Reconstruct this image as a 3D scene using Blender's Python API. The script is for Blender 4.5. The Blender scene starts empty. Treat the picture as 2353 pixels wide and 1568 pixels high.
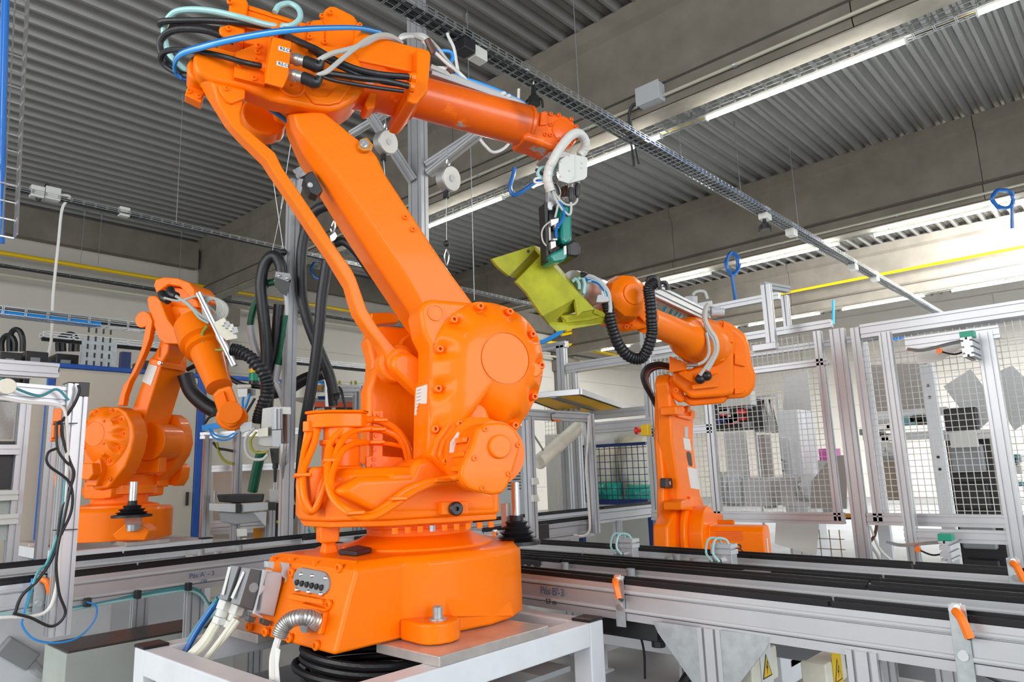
import bpy, bmesh, math, random
from mathutils import Vector as V, Matrix
random.seed(4)
S = bpy.context.scene
COL = S.collection
# ---------------------------------------------------------------- camera
FPX, YAW, PITCH, ROLL = 1629.0, math.radians(42.4), math.radians(10.45), math.radians(-1.98)
cy, sy, cp, sp = math.cos(YAW), math.sin(YAW), math.cos(PITCH), math.sin(PITCH)
FW = V((-sy*cp, cy*cp, sp)); _r = V((cy, sy, 0)); _u = _r.cross(FW)
RT = _r*math.cos(ROLL)+_u*math.sin(ROLL); UP = _u*math.cos(ROLL)-_r*math.sin(ROLL)
EYE = V((0, 0, 1.45))
cam_d = bpy.data.cameras.new('camera'); cam = bpy.data.objects.new('camera', cam_d); COL.objects.link(cam)
m = Matrix((RT, UP, -FW)).transposed().to_4x4(); m.translation = EYE; cam.matrix_world = m
cam_d.sensor_width = 36; cam_d.lens = FPX*36/2353; cam_d.clip_start = .05; cam_d.clip_end = 200
S.camera = cam
# ---------------------------------------------------------------- world, lights, exposure
S.view_settings.view_transform = 'Standard'; S.view_settings.look = 'None'
S.view_settings.exposure = 0.0; S.view_settings.gamma = 1.0; S.view_settings.use_curve_mapping = False
w = bpy.data.worlds.new('sky'); S.world = w; w.use_nodes = True
w.node_tree.nodes['Background'].inputs[0].default_value = (.82, .92, 1, 1)
w.node_tree.nodes['Background'].inputs[1].default_value = .9
def area(name, loc, target, sx, sy_, power, col=(1, 1, 1)):
    l = bpy.data.lights.new(name, 'AREA'); l.shape = 'RECTANGLE'; l.size = sx; l.size_y = sy_; l.energy = power; l.color = col
    o = bpy.data.objects.new(name, l); COL.objects.link(o); o.location = loc
    o.rotation_euler = (V(target)-V(loc)).to_track_quat('-Z', 'Y').to_euler(); return o
area('window_light_south', (-3.5, -7, 3.6), (-3.5, 4, 1.6), 12, 4.5, 720, (1, .98, .95))
area('window_light_east', (9, 1.5, 3.6), (-4, 4, 1.6), 9, 4.5, 760, (.95, .98, 1))
area('skylight_north', (2.5, 18.2, 7.2), (1.2, 22.5, 4), 8, 3.5, 9500, (.95, .98, 1))
# ---------------------------------------------------------------- rays: reference frame -> world
def ray(x, y): return FW + RT*((x-1176.5)/FPX) + UP*((784-y)/FPX)
def pX(x, y, X): d = ray(x, y); return EYE+d*((X-EYE.x)/d.x)
def pY(x, y, Y): d = ray(x, y); return EYE+d*((Y-EYE.y)/d.y)
def pZ(x, y, Z): d = ray(x, y); return EYE+d*((Z-EYE.z)/d.z)
def pD(x, y, t): return EYE+ray(x, y)*t
# ---------------------------------------------------------------- materials
def nmat(name, col, rough=.5, metal=0., bump=0., bscale=60., var=0., vscale=4., spec=.5, coat=0., alpha=1., trans=0., emis=0., col2=None, stretch=None):
    m = bpy.data.materials.new(name); m.use_nodes = True; nt = m.node_tree; b = nt.nodes['Principled BSDF']
    b.inputs['Base Color'].default_value = (*col, 1); b.inputs['Roughness'].default_value = rough; b.inputs['Metallic'].default_value = metal
    b.inputs['Specular IOR Level'].default_value = spec; b.inputs['Coat Weight'].default_value = coat; b.inputs['Coat Roughness'].default_value = .07
    b.inputs['Alpha'].default_value = alpha; b.inputs['Transmission Weight'].default_value = trans
    if emis: b.inputs['Emission Color'].default_value = (*col, 1); b.inputs['Emission Strength'].default_value = emis
    if bump or var or col2:
        tc = nt.nodes.new('ShaderNodeTexCoord'); src = tc.outputs['Object']
        if stretch:
            mp = nt.nodes.new('ShaderNodeMapping'); mp.inputs['Scale'].default_value = stretch; nt.links.new(src, mp.inputs[0]); src = mp.outputs[0]
    if var or col2:
        n = nt.nodes.new('ShaderNodeTexNoise'); n.inputs['Scale'].default_value = vscale; n.inputs['Detail'].default_value = 6; n.inputs['Roughness'].default_value = .6
        nt.links.new(src, n.inputs['Vector']); r = nt.nodes.new('ShaderNodeValToRGB'); c2 = col2 or tuple(c*(1-var) for c in col); c1 = col if col2 else tuple(min(1, c*(1+var)) for c in col)
        r.color_ramp.elements[0].position = .35; r.color_ramp.elements[1].position = .65
        r.color_ramp.elements[0].color = (*c2, 1); r.color_ramp.elements[1].color = (*c1, 1)
        nt.links.new(n.outputs['Fac'], r.inputs[0]); nt.links.new(r.outputs[0], b.inputs['Base Color'])
    if bump:
        n = nt.nodes.new('ShaderNodeTexNoise'); n.inputs['Scale'].default_value = bscale; n.inputs['Detail'].default_value = 3; nt.links.new(src, n.inputs['Vector'])
        bp = nt.nodes.new('ShaderNodeBump'); bp.inputs['Strength'].default_value = bump; bp.inputs['Distance'].default_value = .004
        nt.links.new(n.outputs['Fac'], bp.inputs['Height']); nt.links.new(bp.outputs[0], b.inputs['Normal'])
    return m
M = {}
M['orange'] = nmat('orange_paint', (1.0, .198, .0), .38, bump=.22, bscale=45, coat=.16, spec=.18)
M['grey2'] = nmat('mid_grey_duct', (.3, .31, .32), .5)
M['plug_orange'] = nmat('orange_plug', (.95, .2, .01), .4)
M['ink_blue'] = nmat('blue_marker', (.05, .12, .25), .6)
M['orange_worn'] = nmat('orange_worn_paint', (1.0, .165, .003), .35, bump=.2, bscale=40, coat=.2, spec=.4)
M['alu'] = nmat('anodised_aluminium', (.52, .53, .55), .36, .5, var=.05, vscale=3)
M['alu_b'] = nmat('aluminium_brushed', (.55, .54, .52), .4, .5, var=.1, vscale=7)
M['zinc'] = nmat('galvanised_steel', (.42, .45, .46), .4, .6, var=.12, vscale=25)
M['chrome'] = nmat('polished_steel', (.75, .75, .76), .2, .9)
M['steel'] = nmat('machined_steel', (.55, .54, .52), .35, .8)
M['slot'] = nmat('dark_rail_grey', (.2, .2, .21), .5, .5)  # plain dark grey metal, used on the canopy's middle rail
M['black'] = nmat('black_plastic', (.018, .018, .02), .4)
M['rubber'] = nmat('black_rubber_hose', (.014, .015, .018), .42, bump=.3, bscale=90)
M['belt'] = nmat('black_belt', (.012, .012, .014), .38, spec=.25)
M['white_paint'] = nmat('white_painted_steel', (.74, .76, .79), .42, var=.04, vscale=5)
M['pad'] = nmat('milled_pad', (.55, .5, .47), .3, .5, var=.12, vscale=10)
M['white'] = nmat('white_plastic', (.66, .66, .62), .4)
M['ivory'] = nmat('ivory_plastic', (.74, .72, .6), .45, var=.08, vscale=9)
M['grey'] = nmat('grey_plastic', (.28, .29, .3), .45)
M['lgrey'] = nmat('light_grey_plastic', (.5, .52, .54), .4)
M['blue'] = nmat('blue_tube', (.01, .14, .5), .25)
M['lblue'] = nmat('bright_blue_tube', (.03, .3, .8), .3)
M['navy'] = nmat('navy_blue_paint', (.008, .03, .16), .35)
M['bluetrim'] = nmat('cabinet_blue_trim', (.01, .09, .42), .4)
M['teal'] = nmat('teal_tube', (.06, .3, .34), .25)
M['cyan'] = nmat('pale_cyan_tube', (.35, .62, .62), .2)
M['green'] = nmat('tool_green', (0, .22, .17), .25, coat=.3)
M['dgreen'] = nmat('dark_green_wrap', (.005, .09, .045), .3, bump=.6, bscale=40)
M['greentape'] = nmat('green_tape', (0, .33, .19), .4)
M['yellow'] = nmat('yellow_paint', (.85, .55, .005), .35)
M['cream'] = nmat('cabinet_cream', (.56, .54, .46), .4, var=.03, vscale=2)
M['cable'] = nmat('grey_cable', (.5, .5, .47), .4)
M['cablew'] = nmat('white_cable', (.78, .77, .74), .4)
M['beige'] = nmat('beige_conduit', (.5, .48, .38), .45)
M['red'] = nmat('red_plastic', (.7, .02, .015), .3)
M['brown'] = nmat('brown_tape', (.12, .05, .03), .4)
M['lime'] = nmat('olive_yellow_foam', (.42, .42, .022), .42, var=.18, vscale=7, bump=.15, bscale=30)
M['limed'] = nmat('olive_bins', (.3, .3, .03), .5)
M['concrete'] = nmat('concrete', (.205, .18, .145), .8, bump=.3, bscale=12, var=.14, vscale=1.6)
M['concrete2'] = nmat('concrete_light', (.34, .31, .25), .75, bump=.2, bscale=15, var=.12, vscale=3)
M['deck'] = nmat('ceiling_deck', (.26, .255, .24), .36, .15, var=.04, vscale=2)
M['wall'] = nmat('wall_panel', (.60, .56, .5), .6, var=.03, vscale=.5)
M['floor'] = nmat('floor_grey', (.33, .34, .35), .35, var=.12, vscale=1.2, bump=.05)
M['groove'] = nmat('dark_joint', (.06, .055, .045), .8)
M['label'] = nmat('paper_label', (.75, .75, .72), .5)
M['ink'] = nmat('ink', (.03, .03, .035), .5)
M['tube_light'] = nmat('lit_tube', (1, .97, .9), .4, emis=75)
M['film'] = nmat('plastic_film', (.8, .82, .84), .15, alpha=.5, bump=1, bscale=14)
M['gfilm'] = nmat('green_film', (.02, .5, .36), .25, alpha=.85, bump=1, bscale=10)
M['mesh_white'] = nmat('mesh_wire_white', (.66, .65, .6), .45)
M['mat'] = nmat('black_brown_mat', (.05, .04, .037), .42, bump=1, bscale=60)
M['boxpaint'] = nmat('pale_grey_green_paint', (.46, .5, .46), .4, var=.06, vscale=3)
M['amber'] = nmat('amber_plastic', (.6, .22, .005), .3)
M['pink'] = nmat('pink_plastic', (.75, .08, .5), .4)
M['panel_y'] = nmat('yellow_panel', (.98, .66, .0), .6, trans=.6)
M['bucket'] = nmat('milky_plastic', (.62, .62, .55), .4)
M['glass'] = nmat('smoked_glass', (.3, .3, .3), .08, alpha=.45)
M['motor_r'] = nmat('red_orange_paint', (.7, .1, .03), .4)
# rough grey scrapes where the paint is gone from the worn forearm
def worn():
    m = M['orange_worn']; nt = m.node_tree; b = nt.nodes['Principled BSDF']; tc = nt.nodes.new('ShaderNodeTexCoord')
    n = nt.nodes.new('ShaderNodeTexNoise'); n.inputs['Scale'].default_value = 5.5; n.inputs['Detail'].default_value = 9; n.inputs['Roughness'].default_value = .62
    nt.links.new(tc.outputs['Object'], n.inputs['Vector'])
    r = nt.nodes.new('ShaderNodeValToRGB'); r.color_ramp.interpolation = 'EASE'; e = r.color_ramp.elements
    e[0].position = .0; e[0].color = (1, .185, .002, 1); e[1].position = .64; e[1].color = (1, .185, .002, 1)
    k = e.new(.58); k.color = (.85, .13, .004, 1)
    k = e.new(.655); k.color = (.5, .5, .5, 1)
    n2 = nt.nodes.new('ShaderNodeTexNoise'); n2.inputs['Scale'].default_value = 3.2; n2.inputs['Detail'].default_value = 8
    nt.links.new(tc.outputs['Object'], n2.inputs['Vector']); r2 = nt.nodes.new('ShaderNodeValToRGB')
    r2.color_ramp.elements[0].position = .54; r2.color_ramp.elements[0].color = (1, 1, 1, 1); r2.color_ramp.elements[1].position = .72; r2.color_ramp.elements[1].color = (.35, .3, .3, 1)
    nt.links.new(n2.outputs['Fac'], r2.inputs[0]); mx = nt.nodes.new('ShaderNodeMix'); mx.data_type = 'RGBA'; mx.blend_type = 'MULTIPLY'; mx.inputs[0].default_value = .8
    nt.links.new(n.outputs['Fac'], r.inputs[0]); nt.links.new(r.outputs[0], mx.inputs[6]); nt.links.new(r2.outputs[0], mx.inputs[7]); nt.links.new(mx.outputs[2], b.inputs['Base Color'])
worn()
# ---------------------------------------------------------------- mesh collector
class MB:
    def __init__(s): s.v = []; s.f = []
    def add(s, vs, fs):
        k = len(s.v); s.v += [tuple(p) for p in vs]; s.f += [tuple(i+k for i in f) for f in fs]; return s
    def loft(s, loops, cap=True, closed=True):
        n = len(loops[0]); vs = [p for L in loops for p in L]; fs = []
        for a in range(len(loops)-1):
            for i in range(n if closed else n-1):
                j = (i+1) % n; fs.append((a*n+i, a*n+j, (a+1)*n+j, (a+1)*n+i))
        if cap: fs.append(tuple(range(n))[::-1]); fs.append(tuple((len(loops)-1)*n+i for i in range(n)))
        return s.add(vs, fs)
    def box(s, lo, hi):
        x0, y0, z0 = lo; x1, y1, z1 = hi
        return s.loft([[(x0, y0, z0), (x1, y0, z0), (x1, y1, z0), (x0, y1, z0)], [(x0, y0, z1), (x1, y0, z1), (x1, y1, z1), (x0, y1, z1)]])
    def bar(s, p0, p1, w, h, up=(0, 0, 1)):
        p0, p1 = V(p0), V(p1); a = (p1-p0).normalized(); up = V(up)
        sd = a.cross(up)
        if sd.length < 1e-4: sd = a.cross(V((0, 1, 0)))
        sd.normalize(); u = sd.cross(a)
        q = [sd*x*w/2+u*y*h/2 for x, y in ((-1, -1), (1, -1), (1, 1), (-1, 1))]
        return s.loft([[p0+k for k in q], [p1+k for k in q]])
    def cyl(s, p0, p1, r0, r1=None, n=16, cap=True):
        return s.lathe(p0, p1, [(0, r0), (1, r0 if r1 is None else r1)], n, cap)
    def lathe(s, p0, p1, prof, n=20, cap=True):
        p0, p1 = V(p0), V(p1); d = p1-p0; a = d.normalized(); t = V((0, 0, 1)) if abs(a.z) < .9 else V((1, 0, 0))
        e1 = a.cross(t).normalized(); e2 = a.cross(e1)
        return s.loft([[p0+d*k+(e1*math.cos(2*math.pi*i/n)+e2*math.sin(2*math.pi*i/n))*r for i in range(n)] for k, r in prof], cap)
    def tube(s, pts, r, n=8, sub=6, cap=True, rr=None):
        P = [V(p) for p in pts]
        if sub > 1 and len(P) > 2:
            Q = [P[0]*2-P[1]]+P+[P[-1]*2-P[-2]]; out = []
            for i in range(1, len(Q)-2):
                a, b, c, d = Q[i-1:i+3]
                for k in range(sub):
                    t = k/sub; out.append(.5*((2*b)+(c-a)*t+(2*a-5*b+4*c-d)*t*t+(3*b-a-3*c+d)*t**3))
            out.append(P[-1]); P = out
        tan = [(P[min(i+1, len(P)-1)]-P[max(i-1, 0)]).normalized() for i in range(len(P))]
        t = V((0, 0, 1)) if abs(tan[0].z) < .9 else V((1, 0, 0)); e = tan[0].cross(t).normalized(); L = []
        for i, p in enumerate(P):
            e = (e-tan[i]*e.dot(tan[i]))
            if e.length < 1e-6: e = tan[i].orthogonal()
            e.normalize(); g = tan[i].cross(e); q = rr(i) if rr else r
            L.append([p+(e*math.cos(2*math.pi*k/n)+g*math.sin(2*math.pi*k/n))*q for k in range(n)])
        return s.loft(L, cap)
    def sphere(s, c, r, n=12):
        c = V(c); return s.lathe(c-V((0, 0, r)), c+V((0, 0, r)), [((1-math.cos(math.pi*k/8))/2, max(r*math.sin(math.pi*k/8), 1e-4)) for k in range(9)], n)
    def prof(s, p0, p1, w, h, up=(0, 0, 1), nw=1, nh=1, sl=.01, dp=.012):
        """T-slot aluminium section swept from p0 to p1: w across, h along up, nw/nh slots on the sides"""
        p0, p1 = V(p0), V(p1); a = (p1-p0).normalized(); u = V(up); sd = a.cross(u)
        if sd.length < 1e-4: u = V((0, 1, 0)); sd = a.cross(u)
        sd.normalize(); u = sd.cross(a).normalized(); pts = []
        def side(c0, c1, inn, n):
            L = (c1[0]-c0[0], c1[1]-c0[1]); ln = math.hypot(*L); e = (L[0]/ln, L[1]/ln); pts.append(c0)
            for k in range(n):
                m_ = ln*(k+.5)/n
                for t, dd in ((m_-sl/2, 0), (m_-sl/2, dp), (m_+sl/2, dp), (m_+sl/2, 0)): pts.append((c0[0]+e[0]*t+inn[0]*dd, c0[1]+e[1]*t+inn[1]*dd))
        x, y = w/2, h/2
        side((-x, -y), (x, -y), (0, 1), nw); side((x, -y), (x, y), (-1, 0), nh); side((x, y), (-x, y), (0, -1), nw); side((-x, y), (-x, -y), (1, 0), nh)
        return s.loft([[p0+sd*q[0]+u*q[1] for q in pts], [p1+sd*q[0]+u*q[1] for q in pts]])
WL = {}
def build(name, mb, mat, parent=None, bevel=0., smooth=True, angle=35, label=None, seg=2):
    me = bpy.data.meshes.new(name); o = bpy.data.objects.new(name, me)
    base = WL[parent.name] if parent else None
    if base is None: base = V((0, 0, 0))
    me.from_pydata([tuple(V(p)-base) for p in mb.v], [], mb.f)
    bm = bmesh.new(); bm.from_mesh(me); bmesh.ops.recalc_face_normals(bm, faces=bm.faces)
    if smooth:
        for f in bm.faces: f.smooth = True
    bm.to_mesh(me); bm.free()
    if smooth: me.set_sharp_from_angle(angle=math.radians(angle))
    me.materials.append(M[mat] if isinstance(mat, str) else mat)
    COL.objects.link(o)
    if parent: o.parent = parent
    WL[o.name] = base
    if bevel:
        b = o.modifiers.new('bevel', 'BEVEL'); b.width = bevel; b.segments = seg; b.limit_method = 'ANGLE'; b.angle_limit = math.radians(40); b.harden_normals = True
    if label: o['label'] = label
    return o
def thing(name, label, cat, loc=(0, 0, 0), group=None):
    o = bpy.data.objects.new(name, None); COL.objects.link(o); o.location = loc; o.empty_display_size = .1
    o['label'] = label; o['category'] = cat
    if group: o['group'] = group
    WL[o.name] = V(loc); return o
def tag(o, label, cat, group=None):
    o['label'] = label; o['category'] = cat
    if group: o['group'] = group
    return o
def struct(o): o['kind'] = 'structure'; return o
def copy_tree(o, parent=None, off=None):
    c = o.copy(); COL.objects.link(c)
    if parent: c.parent = parent
    if off is not None: c.location = V(o.location)+V(off)
    WL[c.name] = WL[o.name]+(V(off) if off is not None else V((0, 0, 0)))
    for ch in list(o.children): copy_tree(ch, c)
    return c
def text(s, p, xd, yd, size, mat, parent, name='lettering', depth=.0008, cat=None, label=None):
    """flat lettering at p reading along xd with letter tops towards yd"""
    c = bpy.data.curves.new(name, 'FONT'); c.body = s; c.size = size; c.extrude = depth; c.align_x = 'LEFT'; c.align_y = 'CENTER'
    t = bpy.data.objects.new('tmp_text', c); COL.objects.link(t); dg = bpy.context.evaluated_depsgraph_get(); me = bpy.data.meshes.new_from_object(t.evaluated_get(dg))
    bpy.data.objects.remove(t); X = V(xd).normalized(); Y = (V(yd)-X*V(yd).dot(X)).normalized(); Z = X.cross(Y)
    base = WL[parent.name] if parent else V((0, 0, 0))
    for v in me.vertices: v.co = V(p)+X*v.co.x+Y*v.co.y+Z*v.co.z-base
    me.materials.clear(); me.materials.append(M[mat]); o = bpy.data.objects.new(name, me); COL.objects.link(o)
    if parent: o.parent = parent
    WL[o.name] = base
    return o
# ================================================================ setting
ZC = 7.5
b = MB(); b.box((-18.5, -9, -.12), (12, 31, 0)); struct(build('floor', b, 'floor', smooth=False))
# corrugated metal deck, ribs running along Y
pts = []; x = -18.0
while x < 11:
    for dx, dz in ((0, -.0), (.045, -.0), (.095, .12), (.11, .105), (.175, .12), (.20, .105), (.215, .12), (.265, .12)): pts.append((x+dx, ZC+dz-.02))
    x += .31
b = MB(); b.loft([[(px_, y_, z_) for px_, z_ in pts]+[(pts[-1][0], y_, ZC+.2), (pts[0][0], y_, ZC+.2)] for y_ in (-8, 15.9)])
struct(build('ceiling', b, 'deck', smooth=False))
b = MB(); b.loft([[(px_, y_, z_) for px_, z_ in pts if px_ < -2.2]+[(-2.3, y_, ZC+.2), (pts[0][0], y_, ZC+.2)] for y_ in (15.9, 21)]); b.loft([[(px_, y_, z_) for px_, z_ in pts]+[(pts[-1][0], y_, ZC+.2), (pts[0][0], y_, ZC+.2)] for y_ in (21, 31)])
struct(build('ceiling', b, 'deck', smooth=False))
# daylight panel in the roof beyond the second beam
b = MB(); b.box((-2.3, 15.9, ZC+.05), (9, 21, ZC+.08)); struct(build('window_1', b, nmat('roof_glazing', (.95, .98, 1), .5, emis=3.2), smooth=False))
# precast beams along X
def beam(y, x0, x1):
    P = [(y, 7.5), (y, 7.27), (y+.1, 7.2), (y+.1, 6.26), (y+.0, 6.19), (y, 5.93), (y+.03, 5.89), (y+.33, 5.88), (y+.36, 6.2), (y+.28, 6.27), (y+.28, 7.2), (y+.42, 7.28), (y+.42, 7.5)]
    root = MB(); xs = [x0]; k = x0+3.3
    while k < x1: xs.append(k); k += 6.2
    xs.append(x1)
    for a, c in zip(xs, xs[1:]): root.loft([[(a+.006, p, q) for p, q in P], [(c-.006, p, q) for p, q in P]])
    o = struct(build('trim_%d' % (int(y)), root, 'concrete', smooth=False))
    g = MB(); g.bar((x0, y-.002, 6.175), (x1, y-.002, 6.175), .006, .03); build('joint_line', g, 'groove', o)
    g = MB(); g.box((x0, y+.04, 5.862), (x1, y+.31, 5.88)); build('soffit_strip', g, 'concrete2', o)
    return o
beam(7.38, -17.5, 11); beam(14.45, -17.5, 11); beam(21.5, -17.5, 11)
# left wall: cladding panels, edge beam, columns
WX = -17.6
lw = MB(); lw.box((WX-.2, -8.5, 0), (WX-.03, 31, 7.5)); lw = struct(build('wall_left', lw, 'wall', smooth=False))
for k in range(8):
    for y0, y1 in ((-8.5, 7.6), (8.3, 14.5), (15.2, 21.6), (22.2, 30.8)):
        b = MB(); b.box((WX-.03, y0+.01, k*.84+.008), (WX, y1-.01, (k+1)*.84-.008)); build('panel', b, 'wall', lw, smooth=False)
b = MB()
for y0, y1 in ((-8.5, 7.4), (8.4, 14.4), (15.3, 21.5)): b.box((WX, y0, 6.75), (WX+.25, y1, 7.42))
struct(build('trim_1', b, 'concrete', smooth=False, bevel=.02))
b = MB()
for y0 in (7.55, 14.65, 21.7): b.box((WX, y0, 0), (WX+.55, y0+.6, 7.45)); b.box((WX, y0-.15, 5.3), (WX+.75, y0+.75, 5.75))
struct(build('trim_2', b, 'concrete', smooth=False, bevel=.02))
# far wall
fwl = MB(); fwl.box((-18, 30.2, 0), (12, 30.4, 7.6)); fwl = struct(build('wall_back', fwl, 'wall', smooth=False))
for k in range(8):
    for x0 in range(-18, 10, 7):
        b = MB(); b.box((x0+.01, 30.17, k*.9+.008), (x0+6.99, 30.2, (k+1)*.9-.008)); build('panel', b, 'wall', fwl, smooth=False)
# ---------------------------------------------------------------- wire trays, lamps
def wire_tray(name, label, p0, p1, w, h, step, cat='cable tray', group=None, mat='zinc', r=.0035):
    p0, p1 = V(p0), V(p1); a = (p1-p0).normalized(); sd = a.cross(V((0, 0, 1)))
    if sd.length < .1: sd = V((.7, .7, 0))
    sd.normalize(); u = sd.cross(a)
    if abs(a.z) < .5 and u.z < 0: u = -u
    t = thing(name, label, cat, p0, group)
    b = MB()
    for x_, y_ in ((-.5, 0), (-.5, .5), (-.5, 1), (-.17, 0), (.17, 0), (.5, 0), (.5, .5), (.5, 1)):
        b.bar(p0+sd*x_*w+u*y_*h, p1+sd*x_*w+u*y_*h, r*2, r*2)
    o = build('long_wire', b, mat, t, smooth=False); o['kind'] = 'stuff'
    b = MB(); n = int((p1-p0).length/step)
    for i in range(n+1):
        c = p0+a*(i*step)
        for e in (-.008, .008) if step > .09 else (0,):
            q = c+a*e
            b.bar(q-sd*w/2+u*h, q-sd*w/2, r*2, r*2, a); b.bar(q-sd*w/2, q+sd*w/2, r*2, r*2); b.bar(q+sd*w/2, q+sd*w/2+u*h, r*2, r*2, a)
    o = build('cross_wire', b, mat, t, smooth=False); o['kind'] = 'stuff'
    return t, a, sd, u
def tray_cables(t, p0, p1, w, specs):
    p0, p1 = V(p0), V(p1); a = (p1-p0).normalized(); sd = a.cross(V((0, 0, 1))).normalized()
    for off, z, r, mat in specs:
        n = max(3, int((p1-p0).length/.6)); P = [p0+(p1-p0)*k/n+sd*(off*w+random.uniform(-.012, .012))+V((0, 0, z+random.uniform(-.006, .006))) for k in range(n+1)]
        b = MB(); b.tube(P, r, 6, 3); build('cable', b, mat, t)
def lamp(p0, p1, label, group):
    p0, p1 = V(p0), V(p1); t = thing('fluorescent_lamp', label, 'lamp', (p0+p1)/2+V((0, 0, .06)), group)
    b = MB(); b.bar(p0+V((0, 0, .035)), p1+V((0, 0, .035)), .05, .03); build('housing', b, 'white', t, smooth=False)
    b = MB(); b.bar(p0, p1, .055, .035); build('diffuser', b, 'tube_light', t, bevel=.01)
    a = (p1-p0).normalized()
    for q, s_ in ((p0, -1), (p1, 1)):
        b = MB(); b.bar(q, q+a*.02*s_, .058, .06); build('end_cap', b, 'white', t, smooth=False)
        h_ = q-a*.25*s_; b = MB(); b.bar(h_+V((0, 0, .045)), h_+V((0, .09, .11)), .02, .006); build('hanger', b, 'zinc', t, smooth=False)
ROW = [(8.31, [(-11.9, -10.0), (-9.58, -7.69), (-7.01, -4.636), (-3.92, -1.525), (-.83, 1.5)]), (15.5, [(-12.6, -10.4), (-9.77, -7.6), (-6.83, -4.62), (-3.9, -1.5), (-.8, 1.5)]), (22.6, [(-15.9, -14.6), (-14.1, -12.3), (-11.8, -10.3), (-9.85, -7.55), (-6.84, -4.62), (-3.9, -1.6)])]
place = ['over the left robot', 'beyond the central post', 'crossed by the overhead cable tray', 'the longest-looking lit tube, right of the tray', 'at the top right corner of the picture', 'over the window end']
for i, (Y6, segs) in enumerate(ROW):
    s6 = (5.80-1.45)/4.55; Y = Y6*s6
    for j, (a, c) in enumerate(segs):
        lamp((a*s6, Y, 5.80), (c*s6, Y, 5.80), ('lit fluorescent tube behind the %s concrete beam, ' % ['nearest', 'second', 'farthest'][i])+['far left one by the wall end', 'second one from the wall end', 'third one from the wall end', 'fourth one from the wall end', 'fifth one from the wall end', 'sixth one from the wall end'][j], 'lit tubes behind the %s beam' % ['nearest', 'second', 'farthest'][i])
    t, *_ = wire_tray('wire_cable_tray', 'galvanised wire basket tray running above the lamps of the %s beam' % ['nearest', 'second', 'farthest'][i], (-13 if i < 2 else -15, Y+.14, 5.90), (4.5, Y+.14, 5.90), .14, .10, .2 if i < 2 else .3, r=.004)
    for hx in range(-12, 4, 3):
        b = MB(); b.cyl((hx+.4, Y+.14, 5.92), (hx+.4, Y+.14, 7.6), .005, n=6); build('hanger', b, 'zinc', t)
    tray_cables(t, (-13, Y+.14, 5.91), (4.5, Y+.14, 5.91), .12, [(0, 0, .008, 'yellow'), (.2, .01, .012, 'cable'), (-.2, 0, .01, 'black')] if i < 2 else [(0, 0, .01, 'cable')])
# overhead tray crossing under the beams (z 5.3)
k = (5.3-1.45)/4.55
t, *_ = wire_tray('wire_cable_tray', 'long overhead wire tray packed with black and blue cables, crossing the lamps', (-4.95*k, .8, 5.3), (-4.95*k, 29, 5.3), .2, .06, .11, r=.003)
tray_cables(t, (-4.95*k, .8, 5.31), (-4.95*k, 29, 5.31), .2, [(-.38, 0, .011, 'black'), (-.28, .004, .013, 'black'), (-.18, 0, .01, 'black'), (-.1, .02, .012, 'black'), (0, 0, .012, 'rubber'), (.1, .01, .01, 'black'), (.2, 0, .013, 'black'), (.3, .0, .01, 'black'), (-.05, .03, .011, 'black'), (.15, .03, .011, 'cable')])
tray_cables(t, (-4.95*k, 6.1, 5.34), (-4.95*k, 13, 5.34), .2, [(.38, 0, .013, 'blue'), (.3, .015, .012, 'blue')])
k2 = (5.3-1.45)/4.55
t, *_ = wire_tray('wire_cable_tray', 'thin dark cable tray under the roof above the left robot', (-12.6*k2, -1, 5.3), (-12.6*k2, 14, 5.3), .12, .05, .15, mat='zinc')
tray_cables(t, (-12.6*k2, -1, 5.31), (-12.6*k2, 14, 5.31), .12, [(-.2, 0, .02, 'black'), (.1, 0, .022, 'black'), (.3, 0, .015, 'black')])
# yellow gas pipes and wall trays
def pipe(name, label, pts, r, mat, cat='pipe'):
    b = MB(); b.tube(pts, r, 10, 1); return tag(build(name, b, mat), label, cat)
g0, g1 = pX(0, 578, -17.0), pX(600, 683, -17.0); gd = (g1-g0); gd.z = 0; g0.z = g1.z = (g0.z+g1.z)/2
pipe('gas_pipe', 'long yellow pipe along the upper left wall', [g0-gd*1.2, g0+gd*4.0], .045, 'yellow')
t, *_ = wire_tray('wire_cable_tray', 'dark wall tray running just under the yellow pipe on the left wall', g0-gd*1.2+V((0, 0, -.28)), g0+gd*4+V((0, 0, -.28)), .2, .06, .3)
tray_cables(t, g0-gd*1.2+V((0, 0, -.27)), g0+gd*4+V((0, 0, -.27)), .2, [(-.2, 0, .03, 'black'), (.2, 0, .03, 'black')])
pipe('wall_pipe', 'grey pipe on the left wall under the tray', [g0-gd*1.2+V((0, 0, -.45)), g0+gd*4+V((0, 0, -.45))], .04, 'beige')
b0 = pX(0, 725, -9.6); zz = b0.z
t, *_ = wire_tray('wire_cable_tray', 'open wire tray with a blue hose above the left cabinet', (-9.6, -1.2, zz), (-9.6, 4.2, zz), .2, .09, .22, mat='chrome', r=.004)
tray_cables(t, (-9.6, -1.2, zz+.05), (-9.6, 2.9, zz+.02), .2, [(.3, .0, .032, 'lblue')]); tray_cables(t, (-9.6, -1.2, zz+.06), (-9.6, 4.0, zz+.06), .2, [(-.1, .04, .02, 'cable'), (.1, .05, .015, 'cable'), (0, 0, .02, 'black'), (-.3, 0, .02, 'zinc')])
c0 = pX(500, 815, -12.5)
t, *_ = wire_tray('wire_cable_tray', 'distant white wire tray in front of the pale wall behind the hoses', (-12.5, 3.0, c0.z), (-12.5, 14, c0.z), .2, .08, .4, mat='white_paint', r=.006)
tray_cables(t, (-12.5, 3, c0.z), (-12.5, 14, c0.z), .2, [(0, -.02, .04, 'black')])
y0, y1 = pY(1810, 670, 21.3), pY(2353, 570, 21.3); y0.z = y1.z = (y0.z+y1.z)/2
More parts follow.
